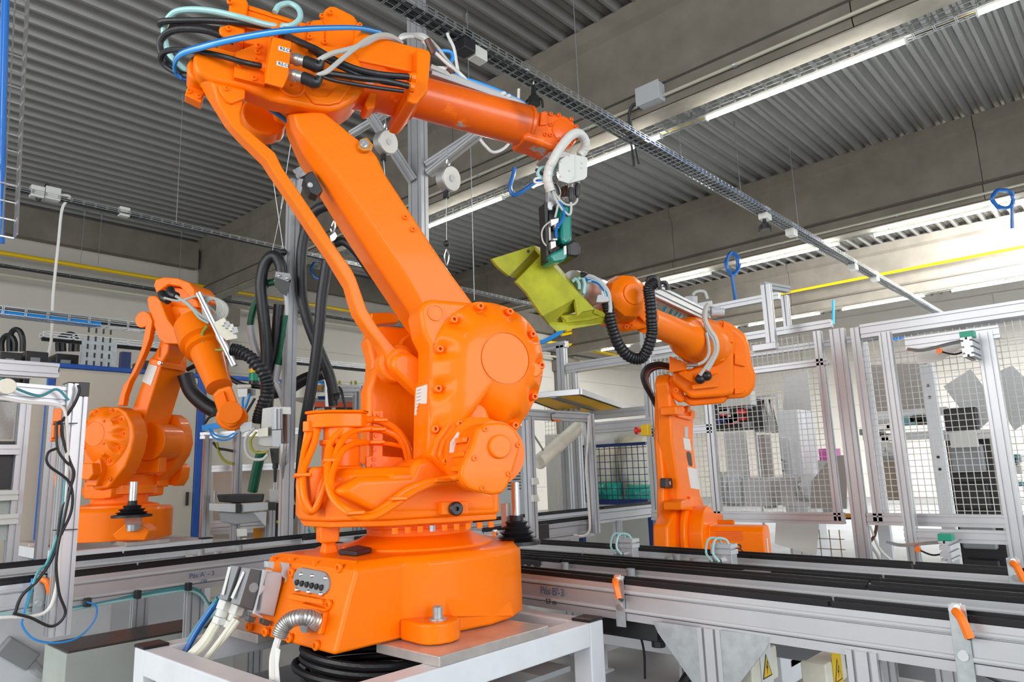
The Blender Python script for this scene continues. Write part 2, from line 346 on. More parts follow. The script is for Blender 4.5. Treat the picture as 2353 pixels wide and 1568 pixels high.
pipe('gas_pipe', 'yellow pipe high across the bright right background beam', [y0+V((-1, 0, 0)), y1+V((3, 0, 0))], .04, 'yellow')
# conduits under the beams with clamps
def conduit(y, x0, x1, z, label, clamps):
    t = thing('conduit', label, 'pipe', (x0, y, z)); b = MB(); b.cyl((x0, y, z), (x1, y, z), .022, n=10); build('pipe_run', b, 'beige', t)
    for x_ in clamps:
        c = MB(); c.cyl((x_-.02, y, z), (x_+.02, y, z), .034, n=10); c.bar((x_, y+.02, z), (x_, y+.09, z), .02, .02); build('pipe_clamp', c, 'zinc', t)
ca = [pY(x_, y_, 7.33) for x_, y_ in ((1690, 165), (1350, 300), (1187, 380), (1100, 410))]
conduit(7.33, -13, 6, 5.98, 'beige conduit clamped along the nearest concrete beam', [c.x for c in ca])
conduit(14.4, -16, 6, 5.98, 'thin conduit clamped along the second concrete beam', [pY(x_, y_, 14.4).x for x_, y_ in ((1700, 610), (1800, 560), (2060, 490))])
# hanging rods
for (x_, ya, yb, Y) in ((405, 265, 510, None), (1332, 0, 260, 6.6), (1705, 260, 470, 11.5), (1568, 290, 392, 9.2), (1090, 500, 690, 6.0), (1838, 320, 550, 13.2), (185, 460, 610, None), (225, 480, 610, None), (412, 540, 640, None)):
    if Y is None:
        p = pX(x_, yb, -12.6*k2 if ya < 300 else -17.0)
        if ya < 300: p.z = 5.33
    else: p = pY(x_, yb, Y); 
    b = MB(); b.cyl(p, (p.x, p.y, 7.62), .006, n=6); b.box((p.x-.015, p.y-.015, 7.36), (p.x+.015, p.y+.015, 7.5))
    tag(build('hanger_rod', b, 'zinc'), {405: 'threaded rod above the left robot, holding the thin roof tray', 1332: 'threaded rod in front of the nearest beam, ending at the overhead tray', 1705: 'threaded rod between the middle lamps ending on the overhead tray', 1568: 'threaded rod just left of the longest lamp', 1090: 'threaded rod left of the moulding below the lamp by the gantry post', 1838: 'threaded rod beside the black socket in front of the second beam', 185: 'leftmost threaded rod in front of the upper left wall', 225: 'second threaded rod from the left in front of the upper left wall', 412: 'threaded rod dropping to the yellow pipe above the left robot'}[x_], 'rod', 'threaded rods hanging from the roof')
# grey junction box on the nearest beam with two black cables
p = pY(1502, 218, 7.33); t = thing('junction_box', 'light grey junction box on the nearest concrete beam', 'box', p)
b = MB(); b.box((p.x-.2, 7.24, p.z-.12), (p.x+.13, 7.48, p.z+.12)); build('housing', b, 'lgrey', t, bevel=.02)
b = MB(); b.box((p.x-.205, 7.225, p.z-.125), (p.x+.135, 7.238, p.z+.125)); build('lid', b, 'lgrey', t, bevel=.01)
for dx in (-.16, -.08):
    b = MB(); b.tube([(p.x-.19, 7.3, p.z-.02+dx*.5), (p.x-.28, 7.28, p.z-.05), (p.x-.33+dx*.2, 7.3, p.z-.2), (p.x-.3+dx, 7.5, p.z-.75)], .017, 8); build('cable', b, 'rubber', t)
def jbox(p, sz, label, mat='white'):
    p = V(p); b = MB(); b.box(p-V((sz*.35, sz*.5, sz*.5)), p+V((sz*.35, sz*.5, sz*.5))); return tag(build('junction_box', b, mat, bevel=.01), label, 'box', 'small boxes on the roof trays')
TX = -4.95*k
for x_, y_, l in ((1097, 122, 'small grey box on the overhead tray beyond the robot cable bundle'), (1757, 492, 'white socket box on the overhead tray, middle right'), (1818, 530, 'small white box on the overhead tray past the socket'), (1960, 610, 'small white box on the overhead tray near the yellow pipe'), (2010, 636, 'last white box on the overhead tray in front of the yellow pipe')):
    q = pX(x_, y_, TX); jbox(q, .16 if x_ < 1200 else .2, l)
LX = -12.6*k2
for x_, y_, l, s_ in ((85, 442, 'square white box on the thin left roof tray', .16), (285, 488, 'lone white box on the thin left roof tray above the robot', .14), (120, 447, 'white socket strip on the thin left roof tray with a pale cord', .18)):
    jbox(pX(x_, y_, LX), s_, l)
q = pX(125, 448, LX); e = pX(106, 835, LX); qq = pX(160, 452, LX)
b = MB(); b.tube([q, qq, pX(143, 480, LX), pX(134, 560, LX), pX(122, 680, LX), pX(118, 780, LX), e], .018, 8); tag(build('power_cord', b, 'cablew'), 'pale twisted cord hanging from the left roof tray', 'cord')
b = MB(); b.tube([pX(80, 450, LX), pX(90, 462, LX), pX(100, 440, LX), pX(108, 424, LX), pX(116, 440, LX)], .014, 8); tag(build('cable_loop', b, 'black'), 'small black cable loop between boxes on the left roof tray', 'cable')
# black hanging couplings under the overhead tray
def plug(x_, y_, label, s_=1.):
    q = pX(x_, y_, TX); t = thing('hanging_socket', label, 'socket', q)
    b = MB(); b.lathe(q+V((0, 0, .16*s_)), q-V((0, 0, .05*s_)), [(0, .02*s_), (.5, .03*s_), (.62, .055*s_), (1, .065*s_)], 12); build('body', b, 'black', t)
    b = MB(); b.tube([q+V((-.07, -.05, -.09))*s_, q+V((-.06, -.04, 0))*s_, q+V((0, 0, .02))*s_, q+V((.06, .04, 0))*s_, q+V((.07, .05, -.09))*s_], .012*s_, 6); build('clip', b, 'black', t)
    b = MB(); b.tube([q+V((0, 0, .15))*s_, q+V((0, 0, .25))*s_, q+V((0, -.08, .3))*s_, q+V((0, -.14, .26))*s_], .008, 6); build('cord', b, 'cablew', t)
plug(1227, 230, 'black hanging socket below the overhead tray, right of the robot forearm'); plug(1758, 520, 'smaller black hanging socket farther along the overhead tray', 1.1)
q = pX(1067, 100, TX); b = MB(); b.box(q-V((.08, .07, .1)), q+V((.08, .07, .1))); tag(build('plug_adapter', b, 'black', bevel=.015), 'black plug adapter on the overhead tray beside the grey box', 'plug')
b = MB(); b.tube([q, pX(1080, 88, TX), pX(1030, 75, TX), pX(1043, 110, TX), pX(1050, 150, TX), pX(1056, 180, TX)], .014, 8); tag(build('power_cord', b, 'cablew'), 'pale cord looping from the black plug adapter over the forearm', 'cord')
q0 = pX(1190, 205, TX); b = MB(); b.tube([pX(1192, 205, TX), pX(1190, 240, TX), pX(1180, 300, TX), pX(1165, 335, TX), pX(1135, 350, TX), pX(1115, 335, TX), pX(1103, 320, TX)], .014, 8); tag(build('power_cord', b, 'cablew'), 'pale cord sagging below the orange forearm', 'cord')
# blue hoses
def ptube(name, pts, D, r, mat, label, cat, n=8, sub=6, group=None):
    b = MB(); b.tube([pD(p[0], p[1], p[2] if len(p) > 2 else D) for p in pts], r, n, sub); return tag(build(name, b, mat), label, cat, group)
def coil(x_, y_, D, rx, ry, label, tail, r=.02, turns=3):
    t = thing('hose_coil', label, 'hose', pD(x_, y_, D))
    for j in range(turns):
        P = [pD(x_+(rx+random.uniform(-3, 3))*math.cos(a*math.pi/6), y_+(ry+random.uniform(-3, 3))*math.sin(a*math.pi/6), D+.03*j) for a in range(13)]
        b = MB(); b.tube(P, r, 8, 3, cap=False); build('hose_turn', b, 'blue', t)
    b = MB(); b.tube([pD(*p, D) for p in tail], r, 8); build('hose_end', b, 'blue', t)
coil(1683, 606, 14.7, 14, 24, 'tall blue coiled hose hanging before the second lamp row', [(1682, 632), (1684, 650), (1690, 690)], .034)
coil(2305, 457, 11.7, 24, 21, 'blue coiled hose hanging at the bright right side', [(2325, 440), (2328, 455), (2325, 480), (2326, 525)], .026)
coil(2060, 768, 24, 13, 10, 'blue hose coil seen through the right fence', [(2060, 778), (2061, 784)], .06, 2)
coil(738, 618, 16, 22, 24, 'blue hose coil partly hidden behind the parallel rod', [(752, 640), (750, 648)], .03, 1)
ptube('air_hose', [(1182, 385), (1180, 400), (1172, 430), (1180, 448), (1200, 440), (1230, 420), (1262, 408)], 10.3, .03, 'blue', 'blue hose drooping from the conduit on the nearest beam', 'hose')
ptube('air_hose', [(2078, 15), (2085, 25), (2100, 30), (2130, 18), (2165, -5)], 8.6, .022, 'blue', 'blue hose drooping near the top right on the nearest beam', 'hose')
ptube('air_hose', [(1222, 790), (1250, 785), (1285, 765), (1300, 745)], 9, .03, 'lblue', 'bright blue hose rising behind the big gear cover', 'hose')
ptube('air_hose', [(1915, 690), (1915, 745)], 17, .03, 'lblue', 'short straight blue hose above the fence', 'hose')
# ================================================================ articulated-robot helpers
class Frame:
    """vertical plane of a robot arm: a = foot of axis 1, azimuth of in-plane direction d, n towards the viewer's side"""
    def __init__(s, a, d): s.a = V(a); s.d = V(d).normalized(); s.n = s.d.cross(V((0, 0, 1))).normalized()
    def hit(s, x, y, o): r = ray(x, y); return EYE+r*((s.a+s.n*o-EYE).dot(s.n)/r.dot(s.n))
    def w(s, u, z, o): return s.a+s.d*u+s.n*o+V((0, 0, z))
def zm(ox, oy, sc): return lambda p: (ox+p[0]/sc, oy+p[1]/sc)
Z1, Z2, Z3, Z4, Z5 = zm(350, 0, 3.361), zm(900, 50, 3.92), zm(550, 400, 3.485), zm(650, 650, 2.614), zm(450, 1150, 2.941)
ID = lambda p: p
def slab(name, fr, zf, pts, s0, s1, parent, mat='orange', bevel=.012, back=None, seg=3, **k):
    """casting: outline pts at front offset s1, carried back to s0 (optionally with its own outline)"""
    F_ = [fr.hit(*zf(p), s1) for p in pts]
    B_ = [fr.hit(*zf(p), s0) for p in back] if back else [p-fr.n*(s1-s0) for p in F_]
    b = MB(); b.loft([B_, F_]); return build(name, b, mat, parent, bevel=bevel, seg=seg, **k)
def disc(name, fr, c, r, s0, s1, parent, mat='orange', bevel=.004, n=32, **k):
    b = MB(); b.cyl(c+fr.n*s0, c+fr.n*s1, r, n=n); return build(name, b, mat, parent, bevel=bevel, **k)
def bolt(c, n, parent, r=.017, h=.016, mat='orange', name='bolt'):
    b = MB(); b.lathe(c, c+n*h, [(0, r), (.75, r), (1, r*.8), (1, r*.45), (.3, r*.42), (.3, .0005)], 12); return build(name, b, mat, parent)
def ftube(name, fr, zf, pts, r, mat, parent, n=8, sub=6, **k):
    b = MB(); b.tube([fr.hit(*zf(p[:2]), p[2]) for p in pts], r, n, sub); return build(name, b, mat, parent, **k)
# ================================================================ robot in the foreground
R1 = Frame((-2.4, 2.0, 0), (.38429532, .92321022, 0))
r1 = thing('industrial_robot', 'large glossy orange industrial robot in the foreground, arm raised over a staple gun', 'robot', (-2.4, 2.0, .88))
# --- base casting (plan outline swept up)
LEAN = .085/.265
def hull(z, g=0.):
    e = LEAN*(z-.885)
    P = [(-2.70+g, 1.395+e+g), (-2.09-g, 1.385+e+g), (-2.085-g, 1.66), (-2.02-g, 1.74)]
    for k in range(13): a = math.radians(-18+k*18); P.append((-2.40+(.425-g)*math.cos(a), 2.0+(.44-g)*math.sin(a)))
    P += [(-2.78+g, 1.74), (-2.705+g, 1.66)]
    return [V((x_, y_, z)) for x_, y_ in P]
b = MB(); b.loft([hull(.885), hull(1.06), hull(1.14), hull(1.165, .025)]); base = build('base', b, 'orange', r1, bevel=.014, seg=3)
b = MB(); b.lathe((-2.4, 2.0, 1.12), (-2.4, 2.0, 1.27), [(0, .33), (.35, .31), (.5, .25), (.62, .215), (.64, .178), (1, .178)], 40); build('pivot_column', b, 'orange', r1)
b = MB(); b.lathe((-2.4, 2.0, 1.19), (-2.4, 2.0, 1.285), [(0, .205), (.06, .215), (.5, .215), (.55, .23), (1, .23)], 40); build('bearing_ring', b, 'orange', r1)
# feet lobes with hold-down bolts
for cx, cyy in ((-1.965, 1.72), (-2.84, 1.74)):
    sx = 1 if cx > -2.4 else -1
    b = MB(); P = [(cx+.07*math.cos(math.radians(k*30)), cyy+.085*math.sin(math.radians(k*30))) for k in range(12)]
    Q = [(x_ if (x_-cx)*sx > -.01 else cx-.12*sx, y_) for x_, y_ in P]
    b.loft([[V((x_, y_, .885)) for x_, y_ in Q], [V((x_, y_, .955)) for x_, y_ in Q]]); build('foot', b, 'orange', base, bevel=.012, seg=3)
    b = MB(); b.lathe((cx, cyy, .955), (cx, cyy, 1.0), [(0, .032), (.1, .032), (.1, .018), (.9, .018), (1, .014)], 12); build('hold_down_bolt', b, 'zinc', base)
b = MB(); b.loft([[V((-2.03, 1.80, .93)), V((-1.975, 1.80, .95)), V((-1.975, 2.12, .9)), V((-2.03, 2.12, .9))], [V((-2.04, 1.78, 1.07)), V((-2.035, 1.80, 1.06)), V((-2.035, 2.12, 1.08)), V((-2.04, 2.12, 1.09))]]); build('base_gusset', b, 'orange', base, bevel=.012)
b = MB(); P_ = [pZ(x_, y_, 1.165) for x_, y_ in ((777, 1276), (818, 1280), (855, 1271), (822, 1264))]; b.loft([P_, [p+V((0, 0, .02)) for p in P_]]); build('mounting_pad', b, 'black', r1, bevel=.006, label='black rubber pad on the base')
b = MB(); b.loft([[(-2.53, 1.60, 1.16), (-2.46, 1.58, 1.16), (-2.44, 1.64, 1.16), (-2.5, 1.66, 1.16)], [(-2.51, 1.605, 1.22), (-2.475, 1.595, 1.22), (-2.465, 1.63, 1.22), (-2.495, 1.64, 1.22)]]); build('stop_lug', b, 'orange', r1, bevel=.01)
slab('stop_arm', R1, Z4, [(230, 1340), (360, 1330), (345, 1440), (340, 1560), (225, 1568), (225, 1440)], .05, .15, r1, bevel=.008)
# raised bosses and screws round the base front panel
FY = 1.385
def FPz(zf, x_, y_, dy=0.):
    Y_ = FY
    for _ in range(6): p = pY(*zf((x_, y_)), Y_+dy); Y_ = FY+LEAN*(p.z-.885)
    return p
def FP(x_, y_, dy=0.): return FPz(Z5, x_, y_, dy)
Z14 = zm(480, 1240, 4.78)
FN = V((0, -1, 0))
b = MB(); fl = [FP(*p) for p in ((605, 640), (860, 690), (830, 900), (880, 1060), (300, 880), (320, 760))]
for x_, y_ in ((975, 455), (905, 705), (820, 980), (640, 930), (480, 890), (365, 855), (655, 490)): bolt(FP(x_, y_), FN, base, .017, .012)
# raised cast letters are left as low bosses
for x_, y_ in ((520, 395), (640, 400), (800, 425)):
    b = MB(); q = FP(x_, y_); b.cyl(q+V((0, .01, 0)), q+V((0, -.004, 0)), .014, n=3); build('cast_mark', b, 'orange', base)
# lamp/valve plate
ov = []
for x_, y_, r_, a0 in ((720, 535, 55, 90), (855, 560, 55, -90)):
    for k in range(7): a = math.radians(a0+k*30); ov.append((x_+r_*math.cos(a), y_-(r_+25)*math.sin(a)))
b = MB(); F_ = [FP(*p) for p in ov]; b.loft([[p+V((0, .02, 0)) for p in F_], [p+V((0, -.006, 0)) for p in F_]]); pl = build('button_plate', b, 'grey', r1, bevel=.002)
for k in range(6):
    q = FP(697+k*33, 555+k*7); b = MB(); b.cyl(q, q+V((0, -.014, 0)), .0105, n=10); build('button', b, 'black', pl, bevel=.003)
for x_, y_ in ((712, 502), (787, 512), (878, 528), (682, 606), (762, 620), (845, 636)):
    q = FP(x_, y_, -.006); b = MB(); b.sphere(q, .0085, 8); build('rivet', b, 'chrome', pl)
# cable gland recess with corrugated metal hose
b = MB(); F_ = [FP(*p, -.003) for p in ((710, 715), (730, 690), (860, 740), (850, 890), (720, 890))]; b.loft([[p+V((0, .01, 0)) for p in F_], F_]); build('recess_frame', b, 'orange', base, bevel=.003)
for P in ([(985, 735), (1000, 700), (1255, 760), (1262, 800)], [(1232, 800), (1262, 800), (1212, 1052), (1182, 1046)], [(855, 620), (900, 600), (1230, 665), (1250, 700), (1240, 720), (860, 660)]):
    b = MB(); F_ = [FPz(Z14, *p, -.02) for p in P]; b.loft([[p+V((0, .022, 0)) for p in F_], F_]); build('recess_lip', b, 'orange', base, bevel=.005)
b = MB(); hp = [FP(830, 835, .0), FP(790, 805, -.05), FP(720, 790, -.09), FP(640, 810, -.11), FP(590, 860, -.12), FP(565, 920, -.12)]
b.tube(hp, .026, 14, 14, rr=lambda i: .027 if i % 3 else .0225); build('corrugated_hose', b, 'steel', r1, label='short corrugated metal hose bent downwards')
b = MB(); q = FP(815, 815, .01); b.cyl(q, q+V((0, -.05, 0)), .034, n=6); build('hose_gland', b, 'zinc', r1)
b = MB(); b.tube([FP(565, 915, -.12), FP(540, 990, -.13), FP(520, 1080, -.14), FP(520, 1229, -.15)], .012, 8); build('gland_cable', b, 'cablew', r1)
b = MB(); T = [FP(535, 985, -.135), FP(572, 1010, -.135), FP(560, 1110, -.14), FP(572, 1260, -.15), FP(505, 1260, -.15), FP(515, 1080, -.14)]; b.loft([T, [p+V((0, -.002, 0)) for p in T]]); build('paper_flag', b, 'label', r1, smooth=False)
# heavy duty connectors
def conn(name, P, d, mat, parent, bev=.003, **k):
    b = MB(); F_ = [FP(*p, -d[1]) for p in P]; b.loft([[q+V((0, d[1]-d[0], 0)) for q in F_], F_]); return build(name, b, mat, parent, bevel=bev, **k)
def plugset(off, lab):
    pass
hc = thing('heavy_connector', 'pair of grey locking cable connectors plugged into the big robot base', 'connector', FP(400, 600, -.05))
x1c = FPz(Z14, 790, 480, -.006).x
def side_box(name, P, x0, wd, mat, bev=.003): F_ = [pX(*Z14(p), x0) for p in P]; b = MB(); b.loft([F_, [q-V((wd, 0, 0)) for q in F_]]); return build(name, b, mat, hc, bevel=bev)
M['dgrey'] = nmat('dark_grey_plastic', (.085, .088, .09), .45)
side_box('housing', [(600, 345), (460, 322), (335, 722), (490, 790)], x1c, .062, 'dgrey'); side_box('housing_cover', [(462, 322), (452, 320), (328, 720), (340, 724)], x1c+.001, .064, 'grey')
side_box('housing', [(470, 330), (330, 298), (200, 672), (350, 720)], x1c-.075, .06, 'dgrey'); side_box('housing_cover', [(332, 298), (322, 296), (192, 670), (204, 674)], x1c-.074, .063, 'grey')
side_box('connector_frame', [(640, 335), (815, 370), (800, 500), (720, 850), (560, 820), (590, 600)], x1c+.006, .14, 'lgrey', .006)
side_box('locking_lever', [(600, 330), (700, 340), (690, 365), (640, 360), (600, 500), (630, 530), (560, 620), (520, 800), (600, 850), (590, 870), (490, 820), (560, 560)], x1c+.016, .012, 'lgrey', .003)
side_box('hook', [(640, 240), (725, 245), (712, 330), (640, 310)], x1c+.012, .025, 'lgrey'); side_box('hook', [(790, 250), (888, 262), (905, 390), (885, 520), (835, 525), (850, 440), (800, 400), (815, 330)], x1c+.012, .012, 'lgrey')
side_box('latch', [(440, 840), (530, 860), (490, 920), (425, 895)], x1c+.0, .03, 'dgrey'); side_box('latch', [(605, 870), (690, 900), (655, 960), (590, 925)], x1c+.01, .03, 'dgrey')
for (P, xx) in (([(375, 345), (395, 365), (265, 655), (240, 640)], x1c), ([(215, 300), (245, 305), (165, 610), (140, 605)], x1c-.075)):
    Yc = pX(*Z14((395 if xx == x1c else 262, 500)), xx).y-.004
    b = MB(); F_ = [pY(*Z14(p), Yc+(pY(*Z14(p), Yc).z-1.06)*LEAN*1.2-.012) for p in P]; b.loft([F_, [q+V((0, -.001, 0)) for q in F_]]); build('paper_strip', b, 'label', hc, smooth=False)
q0 = pX(*Z14((490, 530)), x1c+.001); b = MB(); b.lathe(q0, q0+V((.003, 0, 0)), [(0, .018), (1, .017), (1, .014), (.2, .014), (.2, .0005)], 20); build('embossed_ring', b, 'grey', hc)
for (x_, y_, dd) in ((190, 705, .13), (270, 735, .09)):
    p0 = FP(x_+20, y_-30, -dd); dr = (FP(x_-50, y_+150, -dd)-p0).normalized()
    b = MB(); b.cyl(p0, p0+dr*.035, .03, n=6); b.cyl(p0+dr*.03, p0+dr*.06, .022, n=14); b.cyl(p0+dr*.06, p0+dr*.085, .027, n=6); build('cable_gland', b, 'white', hc, bevel=.003)
for P, r_, mt in (([(200, 740, -.12), (130, 850, -.13), (60, 960, -.14), (-60, 1080, -.16), (-180, 1190, -.18), (-320, 1330, -.2)], .021, 'ivory'), ([(270, 800, -.1), (200, 900, -.11), (110, 1020, -.12), (30, 1120, -.13), (-30, 1200, -.15), (-60, 1320, -.17)], .011, 'ivory'), ([(290, 810, -.09), (230, 890, -.1), (130, 1010, -.11), (60, 1100, -.12), (0, 1180, -.14), (-30, 1320, -.16)], .011, 'ivory'),
                 ([(170, 650, -.08), (90, 760, -.09), (0, 900, -.1), (-90, 1060, -.12), (-200, 1240, -.15)], .011, 'blue'), ([(150, 660, -.09), (70, 770, -.09), (-20, 900, -.1), (-110, 1050, -.12), (-230, 1240, -.15)], .009, 'teal'), ([(165, 720, -.07), (60, 840, -.08), (-30, 960, -.1), (-120, 1090, -.12), (-250, 1260, -.15)], .006, 'cyan')):
    b = MB(); b.tube([FP(x_, y_, d_) for x_, y_, d_ in P], r_, 10); build('supply_cable' if mt == 'ivory' else 'air_tube', b, mt, hc)
# --- turret
def tp(u, s_, z): return R1.w(u, z, s_)
OUT = [(.215, .38), (.24, .1), (.24, -.3), (.1, -.42), (-.3, -.42), (-.47, -.25), (-.50, .05), (-.43, .24), (-.22, .38)]
b = MB(); b.loft([[tp(u, s_, 1.29) for u, s_ in OUT], [tp(u, s_, 1.45) for u, s_ in OUT], [tp(u+(.03 if u < 0 else 0), s_*.93, 1.485) for u, s_ in OUT]]); tur = build('turret', b, 'orange', r1, bevel=.016, seg=3)
b = MB(); b.loft([[tp(u*.96, s_*.96, 1.268) for u, s_ in OUT], [tp(u*.96, s_*.96, 1.292) for u, s_ in OUT]]); build('turret_flange', b, 'orange', r1, bevel=.006)
for k in range(9):
    q = tp(-.2+k*.048, .355, 1.262); b = MB(); b.cyl(q, q+V((0, 0, -.022)), .012, n=6); build('bolt', b, 'orange' if k != 3 else 'zinc', tur)
q = pZ(960, 1200, 1.25)
# front-left hood running up to the near cheek
slab('cheek_root', R1, Z4, [(800, 1060), (900, 1040), (1060, 1180), (1290, 1250), (1300, 1390), (570, 1400), (305, 1255), (460, 1165), (760, 1150)], .10, .385, tur, bevel=.03, seg=4)
slab('stop_block', R1, Z4, [(955, 1318), (1115, 1314), (1115, 1390), (955, 1395)], .38, .43, tur, bevel=.004)
bc = R1.hit(*Z4((1033, 1358)), .43); b = MB(); b.lathe(bc, bc+R1.n*.025, [(0, .026), (.7, .026), (1, .02), (1, .008), (.4, .008), (.4, .0005)], 20); build('rubber_stop', b, 'black', tur, label='round black rubber stop')
# near cheek
CH = [(885, 380), (845, 300), (822, 180), (832, 132), (862, 104), (900, 96), (1140, 117), (1240, 116), (1345, 148), (1445, 208), (1515, 290), (1553, 400), (1562, 500), (1548, 610), (1505, 720), (1440, 830), (1400, 930), (1300, 1290), (1000, 1290), (900, 1130), (870, 1010), (882, 700)]
slab('near_cheek', R1, Z4, CH, .20, .375, tur, bevel=.02, seg=4)
c = R1.hit(*Z4((918, 180)), .377); b = MB(); b.lathe(c, c+R1.n*.004, [(0, .034), (1, .033), (1, .028), (.1, .0275), (.1, .0005)], 24); build('ear_boss', b, 'orange', tur)
# gear cover: scalloped dome
RIM = [(1140, 120), (1060, 158), (980, 225), (925, 320), (900, 430), (893, 600), (890, 800), (888, 930), (930, 1010), (1050, 900), (1130, 770), (1250, 830), (1400, 900), (1440, 830), (1505, 720), (1548, 610), (1562, 500), (1553, 400), (1515, 290), (1445, 208), (1345, 148), (1240, 118)]
BL = [(1183, 143), (1360, 175), (1497, 310), (1550, 497), (1508, 685), (1393, 858), (1025, 222), (940, 400), (930, 637), (912, 880)]
def scallop(fr, zf, rim_, cen, bolts, parent, base_s, rd, hk=1.):
    """domed gear cover whose rim has a pocket round every bolt"""
    C0 = fr.hit(*zf(cen), base_s+.03); C0 = C0-fr.n*(base_s+.03); ang = []
    for p in [fr.hit(*zf(q), base_s+.01) for q in rim_]: d_ = p-C0; ang.append((math.atan2(d_.z, d_.dot(fr.d)), math.hypot(d_.z, d_.dot(fr.d))))
    ang.sort()
    def rimr(t):
        for (a0, r0), (a1, r1_) in zip(ang, ang[1:]+[(ang[0][0]+2*math.pi, ang[0][1])]):
            for tt in (t, t+2*math.pi):
                if a0 <= tt <= a1: return r0+(r1_-r0)*(tt-a0)/(a1-a0)
        return ang[0][1]
    bw = [fr.hit(*zf(p), base_s+.025) for p in bolts]; NB = 168; loops = []
    for sc_, so in ((1.0, 0), (.99, .015), (.955, .028), (.90, .042), (.83, .057), (.74, .072), (.64, .083), (.54, .089)):
        L = []
        for k in range(NB):
            t_ = -math.pi+2*math.pi*k/NB; r_ = max(rimr(t_)*sc_, rd*1.12); q = C0+fr.d*(r_*math.cos(t_))+V((0, 0, r_*math.sin(t_))); h = base_s+so*hk
            for wq in bw:
                e = q-wq; e -= fr.n*e.dot(fr.n); dd = e.length
                if dd < .052: h = base_s+.013+(h-base_s-.013)*max(0, min(1, (dd-.026)/.02))**.8
            L.append(q+fr.n*h)
        loops.append(L)
    for r_, h in ((1.065, .092), (1, .093), (.995, .088), (.962, .088), (.957, .093), (.01, .094)): loops.append([C0+fr.n*(base_s+h*hk)+fr.d*(rd*r_*math.cos(-math.pi+2*math.pi*k/NB))+V((0, 0, rd*r_*math.sin(-math.pi+2*math.pi*k/NB))) for k in range(NB)])
    b = MB(); b.loft(loops); g = build('gear_cover', b, 'orange', parent, angle=50)
    for q in bw: bolt(q-fr.n*.012, fr.n, g, .0165, .024)
    return g
gc = scallop(R1, Z4, RIM, (1298, 470), BL, tur, .37, .105)
for x_, y_, r_ in ((1355, 295, .012), (1128, 483, .012), (1400, 622, .012), (1110, 325, .026)):
    q = R1.hit(*Z4((x_, y_)), .44); bolt(q-R1.n*.004, R1.n, gc, r_, .014)
q = R1.hit(*Z4((1500, 525)), .43); b = MB(); b.cyl(q-R1.n*.03, q+R1.n*.02, .031, n=24); build('round_boss', b, 'orange', gc, bevel=.006)
q = R1.hit(*Z4((1165, 792)), .42); b = MB(); b.cyl(q-R1.n*.05, q+R1.n*.012, .04, n=24); build('round_boss', b, 'orange', gc, bevel=.006)
slab('side_wall', R1, Z4, [(888, 385), (884, 700), (874, 1010), (950, 1060), (950, 385)], .19, .372, tur, bevel=.01, back=[(842, 450), (786, 640), (778, 1080), (900, 1080), (900, 450)])
for P in ([(868, 610), (800, 632), (790, 797), (862, 785)], [(858, 790), (820, 797), (812, 950), (850, 945)]):
    F_ = [R1.hit(*Z4(p), .372-.182*(886-p[0])/(886-(786 if p[1] > 620 else 795))+.006) for p in P]
    b = MB(); b.loft([F_, [f-(f-EYE).normalized()*.002 for f in F_]]); o = build('sticker', b, 'label', tur, smooth=False)
    if P[0][0] == 868:
        for k in range(7): text(('----------------')[:16], F_[1]*(1-(k+.8)/8)+F_[2]*((k+.8)/8)+(F_[0]-F_[1])*.08-(F_[0]-EYE).normalized()*.004, F_[0]-F_[1], F_[1]-F_[2], .009, 'ink', tur, name='print_line')
# axis-2 motor: gasket flange, body, end cap
slab('motor_flange', R1, Z4, [(950, 1100), (890, 1040), (920, 940), (990, 835), (1110, 745), (1160, 735), (1225, 755), (1260, 850), (1300, 1000), (1240, 1200), (1080, 1230)], .36, .43, tur, bevel=.012)
slab('motor_flange', R1, Z4, [(960, 1080), (935, 1040), (960, 950), (1030, 850), (1130, 800), (1260, 840), (1300, 1000), (1240, 1190), (1080, 1200)], .43, .46, tur, bevel=.008)
mc = R1.hit(*Z4((1215, 1030)), .52)-R1.n*.52
b = MB(); b.lathe(mc+R1.n*.44, mc+R1.n*.62, [(0, .14), (.25, .14), (.3, .115), (.95, .11), (1, .115)], 28); mt_ = build('motor_body', b, 'orange', tur)
for dz in (.05, .0, -.05):
    b = MB(); q = mc-R1.d*.112+V((0, 0, dz)); b.bar(q+R1.n*.45, q+R1.n*.61, .02, .02); build('motor_rib', b, 'orange', tur, bevel=.004)
F_ = [R1.hit(*Z4(p), .53) for p in ((1005, 960), (1050, 895), (1060, 905), (1030, 990), (1025, 1020), (1000, 1022))]; b = MB(); b.loft([F_, [f+R1.n*.002 for f in F_]]); build('sticker', b, 'label', tur, smooth=False)
CAP = [(1175, 870), (1215, 846), (1300, 838), (1360, 850), (1400, 885), (1428, 940), (1424, 1010), (1375, 1170), (1350, 1230), (1320, 1265), (1265, 1274), (1190, 1262), (1120, 1235), (1080, 1195), (1070, 1150), (1080, 1100), (1140, 980)]
mcap = slab('motor_cap', R1, Z4, CAP, .61, .655, tur, bevel=.012)
q = R1.hit(*Z4((1298, 985)), .655); disc('cap_boss', R1, q-R1.n*.655, .042, .645, .672, tur, bevel=.006)
for x_, y_ in ((1213, 880), (1412, 975), (1355, 1148), (1197, 1235), (1150, 1055)): bolt(R1.hit(*Z4((x_, y_)), .655), R1.n, mcap, .010, .008)
for x_, y_ in ((1057, 848), (1127, 885), (975, 1073), (1085, 1003)): bolt(R1.hit(*Z4((x_, y_)), .46), R1.n, tur, .014, .015)
